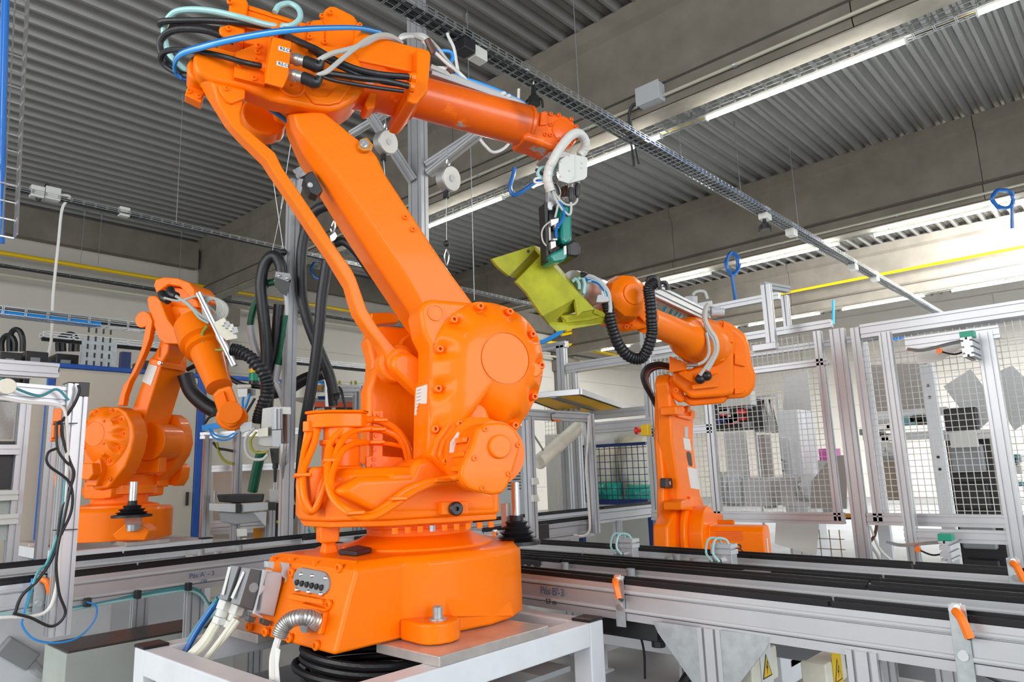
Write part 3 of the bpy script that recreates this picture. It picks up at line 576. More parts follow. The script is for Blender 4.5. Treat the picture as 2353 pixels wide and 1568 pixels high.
# far cheek, hub
slab('far_cheek', R1, Z4, [(575, 262), (600, 258), (745, 264), (840, 330), (870, 500), (850, 1090), (500, 1090), (512, 760), (535, 470), (500, 330)], -.36, -.22, tur, bevel=.02)
slab('far_motor', R1, Z4, [(530, 180), (650, 175), (690, 195), (700, 240), (560, 250), (530, 230)], -.5, -.4, tur, bevel=.01)
slab('far_motor', R1, Z4, [(505, 250), (560, 245), (570, 420), (540, 700), (500, 780), (520, 460), (500, 400)], -.5, -.42, tur, bevel=.01)
hubc = R1.w(.22, 1.89, 0); disc('arm_hub', R1, hubc, .19, -.22, .22, tur, bevel=.012)
disc('hub_recess', R1, R1.hit(*Z4((790, 400)), .0), .07, -.03, .01, tur, bevel=.012)
slab('rear_wall', R1, Z4, [(505, 640), (560, 480), (640, 560), (845, 640), (845, 1100), (505, 1100)], -.2, -.05, tur, bevel=.03, seg=4)
# axis-1 motor standing on the turret's left end
b = MB(); q = R1.hit(*Z4((350, 1000)), .1); q = V((q.x, q.y, 0)); b.lathe(q+V((0, 0, 1.45)), q+V((0, 0, 1.66)), [(0, .085), (.2, .085), (.22, .075), (.6, .075), (.62, .085), (.7, .085), (.72, .07), (1, .07)], 24); build('motor_body', b, 'orange', tur)
OC = [(-.13, -.07), (-.07, -.11), (.06, -.11), (.12, -.07), (.13, .06), (.09, .11), (-.07, .115), (-.15, .08), (-.19, .0)]
b = MB(); b.loft([[q+R1.d*x_*.72+R1.n*y_*.72+V((0, 0, z_)) for x_, y_ in OC] for z_ in (1.645, 1.70)]); b.loft([[q+R1.d*x_*.77+R1.n*y_*.78+V((0, 0, z_)) for x_, y_ in OC] for z_ in (1.70, 1.712)]); build('motor_cap', b, 'orange', tur, bevel=.006)
slab('motor_seat', R1, Z4, [(160, 1130), (180, 1105), (470, 1100), (480, 1165), (300, 1260), (160, 1380)], .0, .22, tur, bevel=.012)
slab('clamp_bracket', R1, Z4, [(540, 770), (605, 768), (600, 1040), (640, 1045), (720, 1050), (730, 1110), (500, 1110), (500, 1045), (540, 1040)], .10, .115, tur, bevel=.003)
for x_, y_ in ((573, 790), (560, 920), (550, 1003), (545, 1060), (543, 1100)): bolt(R1.hit(*Z4((x_, y_)), .115), R1.n, tur, .009, .008)
# painted-over cables on the turret
for P, r_ in (([(180, 880, .1), (135, 990, .12), (120, 1100, .16), (105, 1220, .2), (120, 1320, .22), (165, 1375, .23), (200, 1330, .22), (260, 1100, .2), (290, 960, .17), (390, 860, .15), (500, 825, .13), (590, 830, .13), (680, 880, .13), (740, 960, .13), (770, 1060, .13), (768, 1090, .12)], .0145),
              ([(205, 880, .12), (190, 960, .14), (150, 1060, .17), (120, 1150, .2), (130, 1290, .24), (180, 1370, .25), (240, 1260, .26), (300, 1080, .24), (350, 960, .2), (430, 890, .15), (570, 880, .13), (680, 920, .13), (730, 990, .13), (755, 1090, .12)], .0125),
              ([(150, 880, .1), (130, 1000, .11), (105, 1150, .15), (100, 1250, .18), (140, 1370, .2)], .0125),
              ([(500, 962, .13), (440, 965, .17), (370, 1000, .22), (320, 1080, .26), (290, 1180, .3), (310, 1290, .34), (400, 1370, .4), (520, 1395, .42), (620, 1340, .42), (740, 1250, .42), (860, 1200, .43), (960, 1185, .45), (1060, 1165, .5), (1090, 1150, .56)], .0125),
              ([(290, 1000, .2), (270, 1100, .26), (275, 1220, .31), (320, 1320, .36), (420, 1395, .41), (540, 1405, .43), (660, 1340, .43), (800, 1250, .43), (930, 1200, .44), (1080, 1190, .46)], .0135),
              ([(500, 962, .13), (570, 962, .13), (650, 970, .13), (720, 985, .12)], .009)):
    ftube('painted_cable', R1, Z4, P, r_, 'orange', tur, 10)
for x_, y_ in ((150, 880), (200, 882)):
    q_ = R1.hit(*Z4((x_, y_)), .11); b = MB(); b.cyl(q_+V((0, 0, -.01)), q_+V((0, 0, .03)), .022, n=6); build('cable_gland', b, 'orange', tur, bevel=.003)
for x_, y_, s_ in ((290, 1070, .24), (115, 1158, .2), (690, 1300, .43), (435, 1385, .42), (955, 1190, .46), (580, 830, .13), (570, 885, .13), (562, 963, .13)):
    q_ = R1.hit(*Z4((x_, y_)), s_); b = MB(); b.bar(q_-R1.d*.03, q_+R1.d*.03, .05, .014, V((0, .3, 1))); build('cable_tie', b, 'orange', tur, bevel=.004)
# --- lower arm, three-layer loft: back outline, groove line, front face
rt_f = [(740, 253), (778, 283), (805, 306), (853, 342), (868, 360), (886, 400), (963, 518), (998, 572), (1038, 630), (1090, 700), (1120, 760)]
lf_f = [(675, 262), (684, 292), (703, 318), (728, 345), (742, 400-40), (774, 400), (868, 538), (932, 630), (962, 684), (985, 735), (1010, 780)]
lf_m = [(660, 262), (668, 300), (690, 345), (705, 372), (720, 392), (748, 429), (808, 522), (878, 630), (930, 705), (952, 741), (970, 775)]
lf_b = [(652, 268), (658, 310), (672, 345), (690, 385), (708, 408), (733, 452), (790, 545), (847, 632), (897, 707), (931, 757), (950, 780)]
H = R1.hit; sF, sM, sB = .125, .07, -.16
rtb = [H(*p, sF) for p in rt_f]
FL = rtb[::-1]+[H(*p, sF) for p in lf_f]
ML = [p-R1.n*(sF-sM) for p in rtb[::-1]]+[H(*p, sM) for p in lf_m]
BK = [p-R1.n*(sF-sB) for p in rtb[::-1]]+[H(*p, sB) for p in lf_b]
b = MB()
n = len(FL)//2
def strip(mb, A, B_): mb.add(list(A)+list(B_), [(i, i+1, len(A)+i+1, len(A)+i) for i in range(len(A)-1)])
for Lp in ((FL, True), (BK, False)):
    r_, l_ = Lp[0][:n][::-1], Lp[0][n:]; strip(b, r_, l_)
strip(b, FL[:n][::-1], ML[:n][::-1]); strip(b, ML[:n][::-1], BK[:n][::-1]); strip(b, FL[n:], ML[n:]); strip(b, ML[n:], BK[n:])
for i in (n-1, 0):
    j = 2*n-1-i
    b.add([FL[i], FL[j], ML[j], BK[j], BK[i], ML[i]], [(0, 1, 2, 3, 4, 5)])
bmx = build('lower_arm', b, 'orange', r1, bevel=0, angle=28)
me = bmx.data; bm = bmesh.new(); bm.from_mesh(me); bmesh.ops.remove_doubles(bm, verts=bm.verts, dist=.0002); bmesh.ops.recalc_face_normals(bm, faces=bm.faces); bm.to_mesh(me); bm.free()
md = bmx.modifiers.new('bevel', 'BEVEL'); md.width = .012; md.segments = 3; md.limit_method = 'ANGLE'; md.angle_limit = math.radians(22); md.harden_normals = True
for p in ((930, 500), (948, 528)): bolt(H(*p, sF), R1.n, bmx, .012, .012)
slab('bumper_plate', R1, Z1, [(1205, 1330), (1240, 1320), (1320, 1470), (1275, 1515), (1220, 1490), (1170, 1390), (1180, 1350)], .02, .09, bmx, mat='black', bevel=.005, label='black rubber buffer on the arm')
q = H(*Z1((1217, 1432)), .09); b = MB(); b.lathe(q, q+R1.n*.006, [(0, .012), (1, .011), (1, .004), (.3, .004), (.3, .0003)], 14); build('screw', b, 'chrome', bmx)
slab('amber_block', R1, Z1, [(1590, 1100), (1610, 1070), (1660, 1055), (1715, 1120), (1680, 1165), (1630, 1170), (1590, 1140)], .10, .15, bmx, mat='amber', bevel=.008)
q = H(*Z1((1635, 1112)), .15); b = MB(); b.lathe(q, q+R1.n*.014, [(0, .021), (.4, .021), (.4, .013), (1, .013), (1, .006), (.4, .006), (.4, .0003)], 18); build('screw', b, 'chrome', bmx)
# --- arm house
HS = [(318, 430), (345, 365), (390, 337), (440, 340), (650, 395), (900, 300), (1300, 330), (1560, 380), (1660, 560), (1640, 690), (1590, 750), (1520, 800), (1450, 840), (1370, 850), (1250, 835), (920, 770), (700, 680), (450, 620), (350, 570), (315, 500)]
HSb = [(318, 430), (345, 365), (390, 337), (440, 340), (650, 395), (900, 300), (1300, 330), (1560, 380), (1660, 560), (1660, 720), (1640, 800), (1600, 840), (1430, 950), (1370, 900), (1250, 870), (920, 770), (700, 680), (450, 620), (350, 570), (315, 500)]
hs = slab('arm_house', R1, Z1, HS, .05, .16, r1, bevel=.02, seg=4)
slab('house_body', R1, Z1, [(1000, 330), (1300, 330), (1560, 380), (1660, 560), (1640, 690), (1590, 750), (1520, 800), (1450, 840), (1370, 850), (1250, 835), (1080, 800), (980, 760), (960, 500)], -.17, .06, hs, bevel=.02, seg=3)
slab('house_far_wall', R1, Z1, [(420, 380), (900, 300), (1100, 330), (1100, 700), (900, 640), (450, 540)], -.17, -.10, hs, bevel=.015)
slab('house_rib', R1, Z1, [(1170, 700), (1270, 740), (1350, 740), (1450, 640), (1540, 600), (1560, 640), (1450, 790), (1370, 810), (1250, 800)], .155, .172, hs, bevel=.008)
c = H(*Z1((1076, 660)), .16); b = MB(); b.lathe(c, c+R1.n*.012, [(0, .055), (.7, .055), (1, .05), (1, .047), (.2, .045), (.2, .0005)], 28); build('pivot_cap', b, 'orange', hs)
b = MB(); bolt(c+R1.n*.0, R1.n, hs, .006, .012)
for x_, y_ in ((1255, 690), (1325, 652)): bolt(H(*Z1((x_, y_)), .16), R1.n, hs, .008, .006)
slab('end_clevis', R1, Z1, [(265, 560), (268, 490), (300, 430), (350, 400), (420, 420), (500, 540), (540, 620), (470, 640), (380, 640), (300, 610)], -.02, .10, hs, bevel=.02)
slab('end_bracket', R1, Z1, [(300, 620), (405, 700), (378, 796), (250, 735), (260, 700)], -.02, .04, hs, bevel=.004)
for x_, y_ in ((285, 706), (360, 747)): bolt(H(*Z1((x_, y_)), .04), R1.n, hs, .011, .008)
# junction plate and box
slab('bracket_plate', R1, Z1, [(645, 400), (880, 305), (905, 290), (925, 200), (940, 205), (935, 300), (870, 655), (630, 595)], .16, .185, hs, bevel=.003)
for x_, y_ in ((818, 358), (815, 405), (803, 467), (678, 503), (786, 608), (862, 520)): bolt(H(*Z1((x_, y_)), .185), R1.n, hs, .012, .01)
jb = slab('junction_housing', R1, Z1, [(932, 285), (1078, 322), (1050, 592), (1008, 682), (868, 642), (885, 560)], .185, .31, hs, bevel=.006, back=[(905, 275), (1050, 312), (1035, 580), (1008, 690), (868, 650), (862, 540)])
for P, tx in (([(975, 355), (1062, 378), (1058, 412), (972, 388)], 'R2.CP'), ([(962, 470), (1050, 493), (1046, 528), (958, 504)], 'R2.CS')):
    F_ = [H(*Z1(p), .311) for p in P]; b = MB(); b.loft([F_, [f+R1.n*.001 for f in F_]]); build('sticker', b, 'label', hs, smooth=False)
    text(tx, (F_[0]+F_[3])*.5+(F_[1]-F_[0])*.12+R1.n*.0015, F_[1]-F_[0], F_[0]-F_[3], .018, 'ink', hs)
for (x_, y_) in ((1080, 455), (1065, 580)):
    p0 = H(*Z1((x_-10, y_-5)), .26); p1 = H(*Z1((x_+95, y_+20)), .28); b = MB(); b.lathe(p0, p1, [(0, .022), (.3, .022), (.32, .026), (.6, .026), (.62, .022), (1, .022)], 14); build('metal_coupling', b, 'steel', hs)
    p2 = H(*Z1((x_+200, y_+60)), .29); p3 = H(*Z1((x_+230, y_+15)), .3)
    b = MB(); b.tube([p1, p1*.45+p2*.55, p2, p3], .024, 12, 5, rr=lambda i: .025 if i < 9 else .025-.0016*(i-8)); build('cable_boot', b, 'black', hs)
ftube('grey_cable', R1, Z1, [(1280, 470, .3), (1330, 440, .3), (1400, 410, .29), (1520, 380, .27), (1640, 340, .24), (1740, 290, .2), (1830, 290, .14), (1900, 320, .08)], .011, 'cable', hs)
for o_ in (0, 14): ftube('grey_cable', R1, Z1, [(1270, 580, .3), (1350, 545+o_, .3), (1440, 470+o_, .29), (1560, 370+o_, .27), (1660, 300+o_, .24), (1760, 265+o_, .2), (1850, 275+o_, .14), (1930, 330, .08)], .0075, 'cable', hs)
# black motor cables looping behind the arm
for P, r_, mt in (([(1160, 350, .05), (1040, 280, .08), (920, 220, .1), (700, 180, .1), (450, 160, .05), (200, 160, 0), (90, 165, -.03), (60, 185, -.06), (90, 200, -.1), (250, 195, -.1), (520, 230, -.1)], .0135, 'rubber'),
                  ([(720, 370, .0), (600, 310, .05), (430, 240, .05), (230, 225, .0), (110, 260, -.05), (60, 340, -.08), (90, 450, -.08), (200, 560, -.05), (290, 590, -.02)], .0145, 'rubber'),
                  ([(840, 510, .21), (700, 480, .22), (560, 440, .2), (400, 405, .17), (220, 385, .08), (110, 395, 0), (65, 440, -.04), (90, 500, -.06), (180, 560, -.05), (290, 600, -.02)], .0115, 'rubber'),
                  ([(1000, 210, .1), (860, 185, .12), (700, 140, .12), (480, 90, .08), (300, 75, .03), (170, 100, -.02), (100, 190, -.06), (95, 290, -.08), (130, 420, -.08), (230, 520, -.06), (290, 560, -.03)], .0135, 'cyan'),
                  ([(1000, 200, .1), (1080, 195, .12), (1140, 140, .12), (1130, 70, .1), (1060, 28, .08), (980, 45, .08), (945, 95, .08)], .0125, 'cyan'),
                  ([(870, 520, .21), (1040, 250+20, .23)], .001, 'black'),
                  ([(1040, 280, .1), (1150, 330, .18), (1280, 390, .22), (1400, 460, .24), (1560, 530, .25), (1750, 575, .26), (1980, 595, .26)], .0145, 'rubber'),
                  ([(1150, 330, .1), (1280, 430, .2), (1450, 520, .24), (1620, 590, .25), (1800, 640, .25), (1950, 660, .24)], .009, 'rubber'),
                  ([(1300, 560, .28), (1450, 580, .27), (1620, 605, .26), (1800, 625, .26), (1980, 665, .26)], .0135, 'rubber'),
                  ([(1300, 590, .28), (1420, 625, .27), (1560, 650, .26), (1750, 680, .25), (1940, 705, .24)], .0085, 'rubber'),
                  ([(720, 710, .0), (820, 740, 0), (930, 790, -.02), (1030, 860, -.04)], .01, 'rubber')):
    ftube('loop_cable' if mt == 'rubber' else 'clear_tube', R1, Z1, P, r_, mt, hs, 10)
for o_, s_ in ((0, 0), (12, .02), (24, -.01)):
    ftube('blue_air_tube', R1, Z1, [(290, 625, -.02), (220, 600, -.03), (175, 550, -.02), (180, 480-o_, .03), (240, 420-o_, .12), (400, 370-o_, .22), (600, 320-o_, .26), (900, 265-o_, .3), (1150, 235-o_*.7, .3), (1400, 220-o_*.5, .26), (1600, 222-o_*.4, .2), (1760, 255-o_*.4, .12)], .008, ('lblue', 'cyan', 'blue')[o_//12], hs)
for o_ in (0, 12): ftube('blue_air_tube', R1, Z1, [(720, 740+o_, .0), (820, 775+o_, 0), (900, 830+o_, -.02), (1000, 900+o_, -.04), (1060, 945+o_, -.06)], .0085, 'lblue', hs)
for x_, y_, s_ in ((860, 520, .2), (1995, 600, .24), (1985, 670, .24)):
    q0 = H(*Z1((x_, y_)), s_-.03); b = MB(); q1 = q0+(R1.d*(-1 if x_ > 900 else 1))*.0; b.lathe(H(*Z1((x_-25, y_-6)), s_), H(*Z1((x_+35, y_+8)), s_), [(0, .019), (.35, .019), (.4, .023), (1, .023)], 10); build('cable_gland', b, 'orange', hs, bevel=.002)
# motors on top of the arm
slab('wrist_motor_cap', R1, Z1, [(600, -40), (640, -45), (735, -8), (745, 30), (705, 330), (570, 290), (515, 255), (515, 200), (590, 185)], -.06, .08, hs, bevel=.012)
slab('wrist_motor', R1, Z1, [(740, 30), (1235, 190), (1215, 405), (700, 330)], -.08, .06, hs, bevel=.01)
slab('motor_ridge', R1, Z1, [(745, 50), (1225, 205), (1222, 225), (743, 72)], .06, .068, hs, bevel=.002)
slab('wrist_flange', R1, Z1, [(1200, 180), (1240, 150), (1310, 145), (1335, 200), (1330, 390), (1290, 445), (1190, 440)], -.09, .08, hs, bevel=.01)
slab('gearbox', R1, Z1, [(1300, 140), (1335, 60), (1375, 30), (1420, 40), (1565, 112), (1592, 160), (1570, 400), (1480, 480), (1340, 480), (1325, 300)], -.14, .07, hs, bevel=.02)
slab('gearbox_flange', R1, Z1, [(1565, 190), (1610, 178), (1620, 420), (1560, 470)], -.14, .08, hs, bevel=.006)
for x_, y_ in ((1308, 128), (1210, 195), (1330, 330), (1378, 100), (1600, 200), (1212, 290), (598, 20), (590, 225)): bolt(H(*Z1((x_, y_)), .085), R1.n, hs, .012, .012)
slab('cable_post', R1, Z1, [(930, 155), (945, 145), (985, 155), (985, 240), (935, 240)], .05, .12, hs, bevel=.008)
slab('top_housing', R1, Z1, [(1600, 240), (1850, 312), (2060, 368), (2035, 560), (1550, 460), (1560, 300)], -.10, .14, hs, bevel=.008)
slab('front_block', R1, Z1, [(2045, 365), (2065, 360), (2148, 390), (2155, 430), (2130, 700), (2040, 805), (1968, 780), (1965, 700), (2000, 660), (2045, 560)], -.12, .20, hs, bevel=.012)
for x_, y_ in ((1250, 1),): pass
slab('front_foot', R1, Z1, [(1680, 710), (1740, 720), (1720, 830), (1660, 850), (1640, 800)], .0, .1, hs, bevel=.008)
# forearm tube, ring and wrist
e0 = (H(*Z2((330, 560)), 0)+H(*Z2((330, 850)), 0))*.5; e1 = (H(*Z2((1250, 780)), 0)+H(*Z2((1160, 1105)), 0))*.5; dr = (e1-e0).normalized(); ln = (e1-e0).length; rr0 = .098
e0 = e0-dr*.42; ln = (e1-e0).length
b = MB(); b.lathe(e0, e1, [(0, .13), (.18, .13), (.2, .118), (.37, .115), (.38, .098), (.98, .104), (1, .1)], 40); fa = build('forearm', b, 'orange_worn', r1)
b = MB(); b.lathe(e1-dr*.002, e1+dr*.02, [(0, .106), (.7, .106), (1, .1)], 40); build('wrist_ring', b, 'orange_worn', r1)
WR = [(1215, 785), (1345, 808), (1440, 815), (1560, 835), (1640, 880), (1680, 960), (1670, 1080), (1620, 1130), (1500, 1148), (1430, 1135), (1330, 1090), (1190, 1050), (1200, 1000), (1230, 880)]
wr = slab('wrist', R1, Z2, WR, -.095, .07, r1, mat='orange_worn', bevel=.022, seg=4)
slab('wrist_pad', R1, Z2, [(1350, 808), (1405, 815), (1400, 925), (1335, 930)], .06, .085, wr, mat='orange_worn', bevel=.005)
c = H(*Z2((1545, 985)), .07); b = MB(); b.lathe(c-R1.n*.02, c+R1.n*.012, [(0, .066), (.8, .064), (1, .05), (1, .0003)], 36); build('wrist_cover', b, 'orange_worn', wr)
for x_, y_ in ((1430, 835), (1503, 845), (1613, 882), (1660, 950), (1662, 1055), (1615, 1100), (1500, 1062), (1428, 1025), (1428, 930), (1380, 830), (1380, 1020), (1282, 955)): bolt(H(*Z2((x_, y_)), .07), R1.n, wr, .0105, .011, 'orange_worn')
# cable bundle lying on the forearm
top = []
for i, (o_, r_, mt) in enumerate(((0, .009, 'cable'), (10, .009, 'cable'), (22, .008, 'cablew'), (34, .009, 'cable'), (46, .008, 'cable'), (-10, .008, 'cablew'))):
    ftube('bundle_cable', R1, Z1, [(1890, 330, .06), (1930, 290-o_*.4, .03+i*.01), (2010, 280-o_*.3, 0), (2100, 320-o_, -.02), (2200, 410-o_, -.02+i*.012), (2290, 500-o_*.4, .0+i*.01), (2420, 610+o_*.1, 0)], r_, mt, hs)
for P, r_, mt in (([(350, 410), (700, 560), (1080, 700), (1200, 770)], .016, 'cable'), ([(560, 500), (700, 530), (900, 600), (1080, 680), (1190, 740), (1200, 775)], .011, 'lblue'), ([(400, 260), (520, 270), (550, 320), (530, 400), (600, 500)], .009, 'lblue'), ([(360, 420), (560, 440), (700, 560)], .012, 'cablew')):
    ftube('forearm_tube', R1, Z2, [(p[0], p[1], .02) for p in P], r_, mt, fa)
q0, q1 = H(*Z2((350, 480)), .02), H(*Z2((1090, 735)), .02); b = MB(); b.bar(q0, q1, .05, .02, R1.n.cross(dr)); build('cable_channel', b, 'lgrey', fa)
for P in ([(320, 160), (380, 290)], [(515, 420), (545, 470)], [(1000, 640), (1010, 670)], [(1045, 665), (1055, 690)]):
    q = H(*Z2(P[0]), .03); q_ = H(*Z2(P[1]), .03); b = MB(); b.tube([q, q_], .016, 8, 1); build('cable_tie', b, 'white' if P[0][0] > 900 else 'brown', fa)
# parallel rod
def rod(poly, s0, s1, bev=.012): return slab('parallel_rod', R1, ID, poly, s0, s1, r1, bevel=bev)
RDL = [(452, 180), (461, 190), (478, 223), (517, 286), (545, 318), (603, 375), (619, 400), (670, 475), (711, 538), (751, 595), (777, 638), (791, 661), (800, 693), (810, 724), (834, 761), (860, 793), (872, 815), (880, 840)]
RDR = [(565, 205), (562, 215), (552, 262), (556, 285), (590, 315), (632, 350), (649, 385), (694, 450), (728, 500), (768, 563), (808, 618), (818, 638), (831, 675), (843, 710), (866, 747), (900, 790), (915, 806), (925, 830)]
def inset(A, B_, t): return [(a[0]+(c_[0]-a[0])*t, a[1]+(c_[1]-a[1])*t) for a, c_ in zip(A, B_)]
b = MB(); s0_, s1_ = .10, .16
Lo = [H(*p, .10) for p in RDL]; Ro = [H(*p, .16) for p in RDR]; Lf = [H(*p, .16) for p in inset(RDL, RDR, .3)]; Rb = [p-R1.n*.075 for p in Ro]; Lb2 = [p-R1.n*.03 for p in Lo]
b = MB(); n_ = len(Lo); rows = [Lo, Lf, Ro, Rb, Lb2]
for i in range(5): strip(b, rows[i], rows[(i+1) % 5])
for i in (0, n_-1): b.add([r_[i] for r_ in rows], [(0, 1, 2, 3, 4)])
rd = build('parallel_rod', b, 'orange', r1, angle=28)
me = rd.data; bm = bmesh.new(); bm.from_mesh(me); bmesh.ops.remove_doubles(bm, verts=bm.verts, dist=.0002); bmesh.ops.recalc_face_normals(bm, faces=bm.faces); bm.to_mesh(me); bm.free()
md = rd.modifiers.new('bevel', 'BEVEL'); md.width = .008; md.segments = 3; md.limit_method = 'ANGLE'; md.angle_limit = math.radians(25); md.harden_normals = True
slab('rod_cover_plate', R1, Z1, [(510, 650), (720, 695), (715, 760), (610, 800), (570, 780), (520, 700)], .15, .175, rd, bevel=.006)
bolt(H(*Z1((573, 688)), .175), R1.n, rd, .01, .008)
c = H(*Z4((690, 485)), .12); disc('rod_eye', R1, c, .082, -.08, .02, rd, bevel=.012)
disc('rod_pin', R1, c, .058, .02, .06, rd, bevel=.012)
slab('crank', R1, Z4, [(655, 470), (670, 430), (720, 412), (780, 425), (850, 465), (900, 500), (900, 700), (845, 690), (800, 655), (700, 560), (660, 520)], .11, .21, tur, bevel=.02)
# second linkage eye seen behind the arm house
c = H(*Z1((900, 900)), -.2); disc('link_eye', R1, H(*Z1((860, 920)), -.22), .10, -.07, .05, r1, bevel=.015)
slab('rear_link', R1, Z1, [(850, 780), (960, 800), (1030, 900), (1010, 1040), (880, 1010), (800, 960), (790, 850)], -.26, -.18, r1, bevel=.015)
# ================================================================ pedestals, conveyors, fence
ZP = .85
def tubes(t, segs, w=.09, mat='white_paint', name='frame_tube'):
    for a, c in segs:
        b = MB(); b.bar(a, c, w, w); build(name, b, mat, t, bevel=.006)
def pedestal(name, label, x0, x1, y0, y1, z, pads, pw=.09):
    t = thing(name, label, 'stand', ((x0+x1)/2, (y0+y1)/2, 0)); h = z-pw/2; q = pw/2
    tubes(t, [((x1-q, y0+pw, h), (x1-q, y1-pw, h)), ((x0+q, y0+pw, h), (x0+q, y1-pw, h)), ((x0+pw, y0+q, h), (x1-pw, y0+q, h)), ((x0+pw, y1-q, h), (x1-pw, y1-q, h)),
              ((x1-q, y0+pw, .2), (x1-q, y1-pw, .2)), ((x0+q, y0+pw, .2), (x0+q, y1-pw, .2))], pw)
    for x_ in (x0+q, x1-q):
        for y_ in (y0+q, y1-q):
            b = MB(); b.box((x_-q, y_-q, 0), (x_+q, y_+q, z)); build('leg', b, 'white_paint', t, bevel=.006)
            b = MB(); b.box((x_-q-.003, y_-q-.003, z), (x_+q+.003, y_+q+.003, z+.012)); build('end_plug', b, 'black', t, bevel=.008)
            b = MB(); b.box((x_-.1, y_-.1, 0), (x_+.1, y_+.1, .015)); build('foot_plate', b, 'white_paint', t, bevel=.003)
    for (a, c, d, e) in pads:
        b = MB(); b.box((a, c, z), (d, e, z+.034)); build('milled_pad', b, 'pad' , t, bevel=.004, label='bare milled steel pad')
    return t
pedestal('robot_pedestal', 'white steel tube stand under the big front robot', -2.98, -1.80, 1.10, 2.46, ZP, [(-2.13, 1.58, -1.80, 2.12), (-2.98, 1.40, -2.62, 1.86)])
b = MB()
for k in range(7):
    cx, cyy = -2.38+random.uniform(-.03, .03), 1.72+random.uniform(-.03, .03); r_ = .27+random.uniform(-.05, .03); z_ = .70+k*.018
    b.tube([(cx+r_*math.cos(a*.55), cyy+r_*.8*math.sin(a*.55), z_+.01*math.sin(a)) for a in range(13)], .014, 8, 4)
o = build('cable_coil', b, 'rubber'); tag(o, 'coil of black cable lying in the stand beneath the robot base', 'cable coil')
b = MB(); b.box((-2.88, 1.2, .66), (-1.9, 2.36, .68)); tag(build('cable_shelf', b, 'grey'), 'grey sheet shelf inside the front stand holding the cable coil', 'shelf')
pedestal('robot_pedestal', 'low white stand under the left robot', -7.75, -6.42, 1.80, 2.98, .955, [(-6.75, 2.25, -6.40, 2.60), (-7.7, 1.8, -7.35, 2.2), (-7.7, 2.5, -7.3, 2.95)])
b = MB(); b.box((-6.50, 1.95, .15), (-6.48, 2.84, .84)); b.box((-6.52, 1.95, .15), (-6.50, 1.99, .84)); tag(build('sheet_panel', b, 'lgrey'), 'grey sheet panel closing the side of the left robot stand', 'panel')
p = pZ(1438, 1535, 0)
pedestal('robot_pedestal', 'white stand with a bolted foot under the right robot', -3.4, -1.9, 4.35, 5.3, .36, [], .14)
# ---- conveyor rails
def rail(t, p0, p1, h=.14, w=.045, face=0, name='rail'):
    p0, p1 = V(p0), V(p1); a = (p1-p0).normalized(); sd = a.cross(V((0, 0, 1)))
    b = MB(); b.prof(p0-V((0, 0, .02+h/2)), p1-V((0, 0, .02+h/2)), w, h, nw=1, nh=2, sl=.012, dp=.012); build(name, b, 'alu', t, smooth=False)
    for zz in (-.048, -.120):
        for s_ in (-1, 1):
            b = MB(); q = sd*(w/2-.001)*s_+V((0, 0, zz)); b.cyl(p0+q, p1+q, .0085, n=8); build('slot_cover', b, 'lgrey', t)
    L = (p1-p0).length; n = max(1, int(L/1.15)); x = 0.
    for i in range(n):
        q0, q1 = p0+a*(L*i/n+.005), p0+a*(L*(i+1)/n-.005)
        b = MB(); b.bar(q0-V((0, 0, .01)), q1-V((0, 0, .01)), w*.95, .02); b.bar(q0+V((0, 0, .003))-sd*w*.25, q1+V((0, 0, .003))-sd*w*.25, .012, .012); build('belt_strip', b, 'belt', t, bevel=.002)
def ZC_(x, y): return pZ(x, y, 1.05)
def ext(a, c, x0, x1): d = (c-a)/(c.x-a.x); return a+d*(x0-a.x), a+d*(x1-a.x)
cB1 = thing('conveyor', 'aluminium double-belt conveyor nearest the camera on the right', 'conveyor', (-1.5, 2.7, 0))
def ZB_(x, y): return pZ(x, y, 1.0)
f0, f1 = ext(ZB_(1250, 1311), ZB_(2353, 1425), -3.9, .6); rail(cB1, f0, f1)
g0_, g1_ = ext(V((-2.7, 2.98, 1.0)), V((-.42, 2.86, 1.0)), -3.9, .6); rail(cB1, g0_, g1_)
cB2 = thing('conveyor', 'second aluminium double-belt conveyor just behind the front one on the right', 'conveyor', (-1.5, 3.3, 0))
h0_, h1_ = ext(V((-2.835, 3.13, 1.0)), V((-.447, 3.04, 1.0)), -3.9, .6); rail(cB2, h0_, h1_)
i0_, i1_ = ext(V((-3.295, 3.64, 1.0)), V((-.504, 3.484, 1.0)), -3.9, .6); rail(cB2, i0_, i1_)
cA = thing('conveyor', 'aluminium belt conveyor running along the left under the cable post', 'conveyor', (-4.3, 1.5, 0))
a0 = V((-3.90, .3, 1.05)); a1 = V((-3.98, 2.6, 1.05)); rail(cA, a0, a1); rail(cA, (-4.73, .3, 1.05), (-4.71, 3.0, 1.05))
cC = thing('conveyor', 'rear aluminium conveyor heading away towards the blue mesh cage', 'conveyor', (-4.1, 5.2, 0))
rail(cC, (-3.74, 3.72, 1.05), (-3.76, 5.05, 1.05)); rail(cC, (-4.55, 2.75, 1.05), (-4.5, 7.4, 1.05))
def lerpX(a, c, x): return a+(c-a)*((x-a.x)/(c.x-a.x))
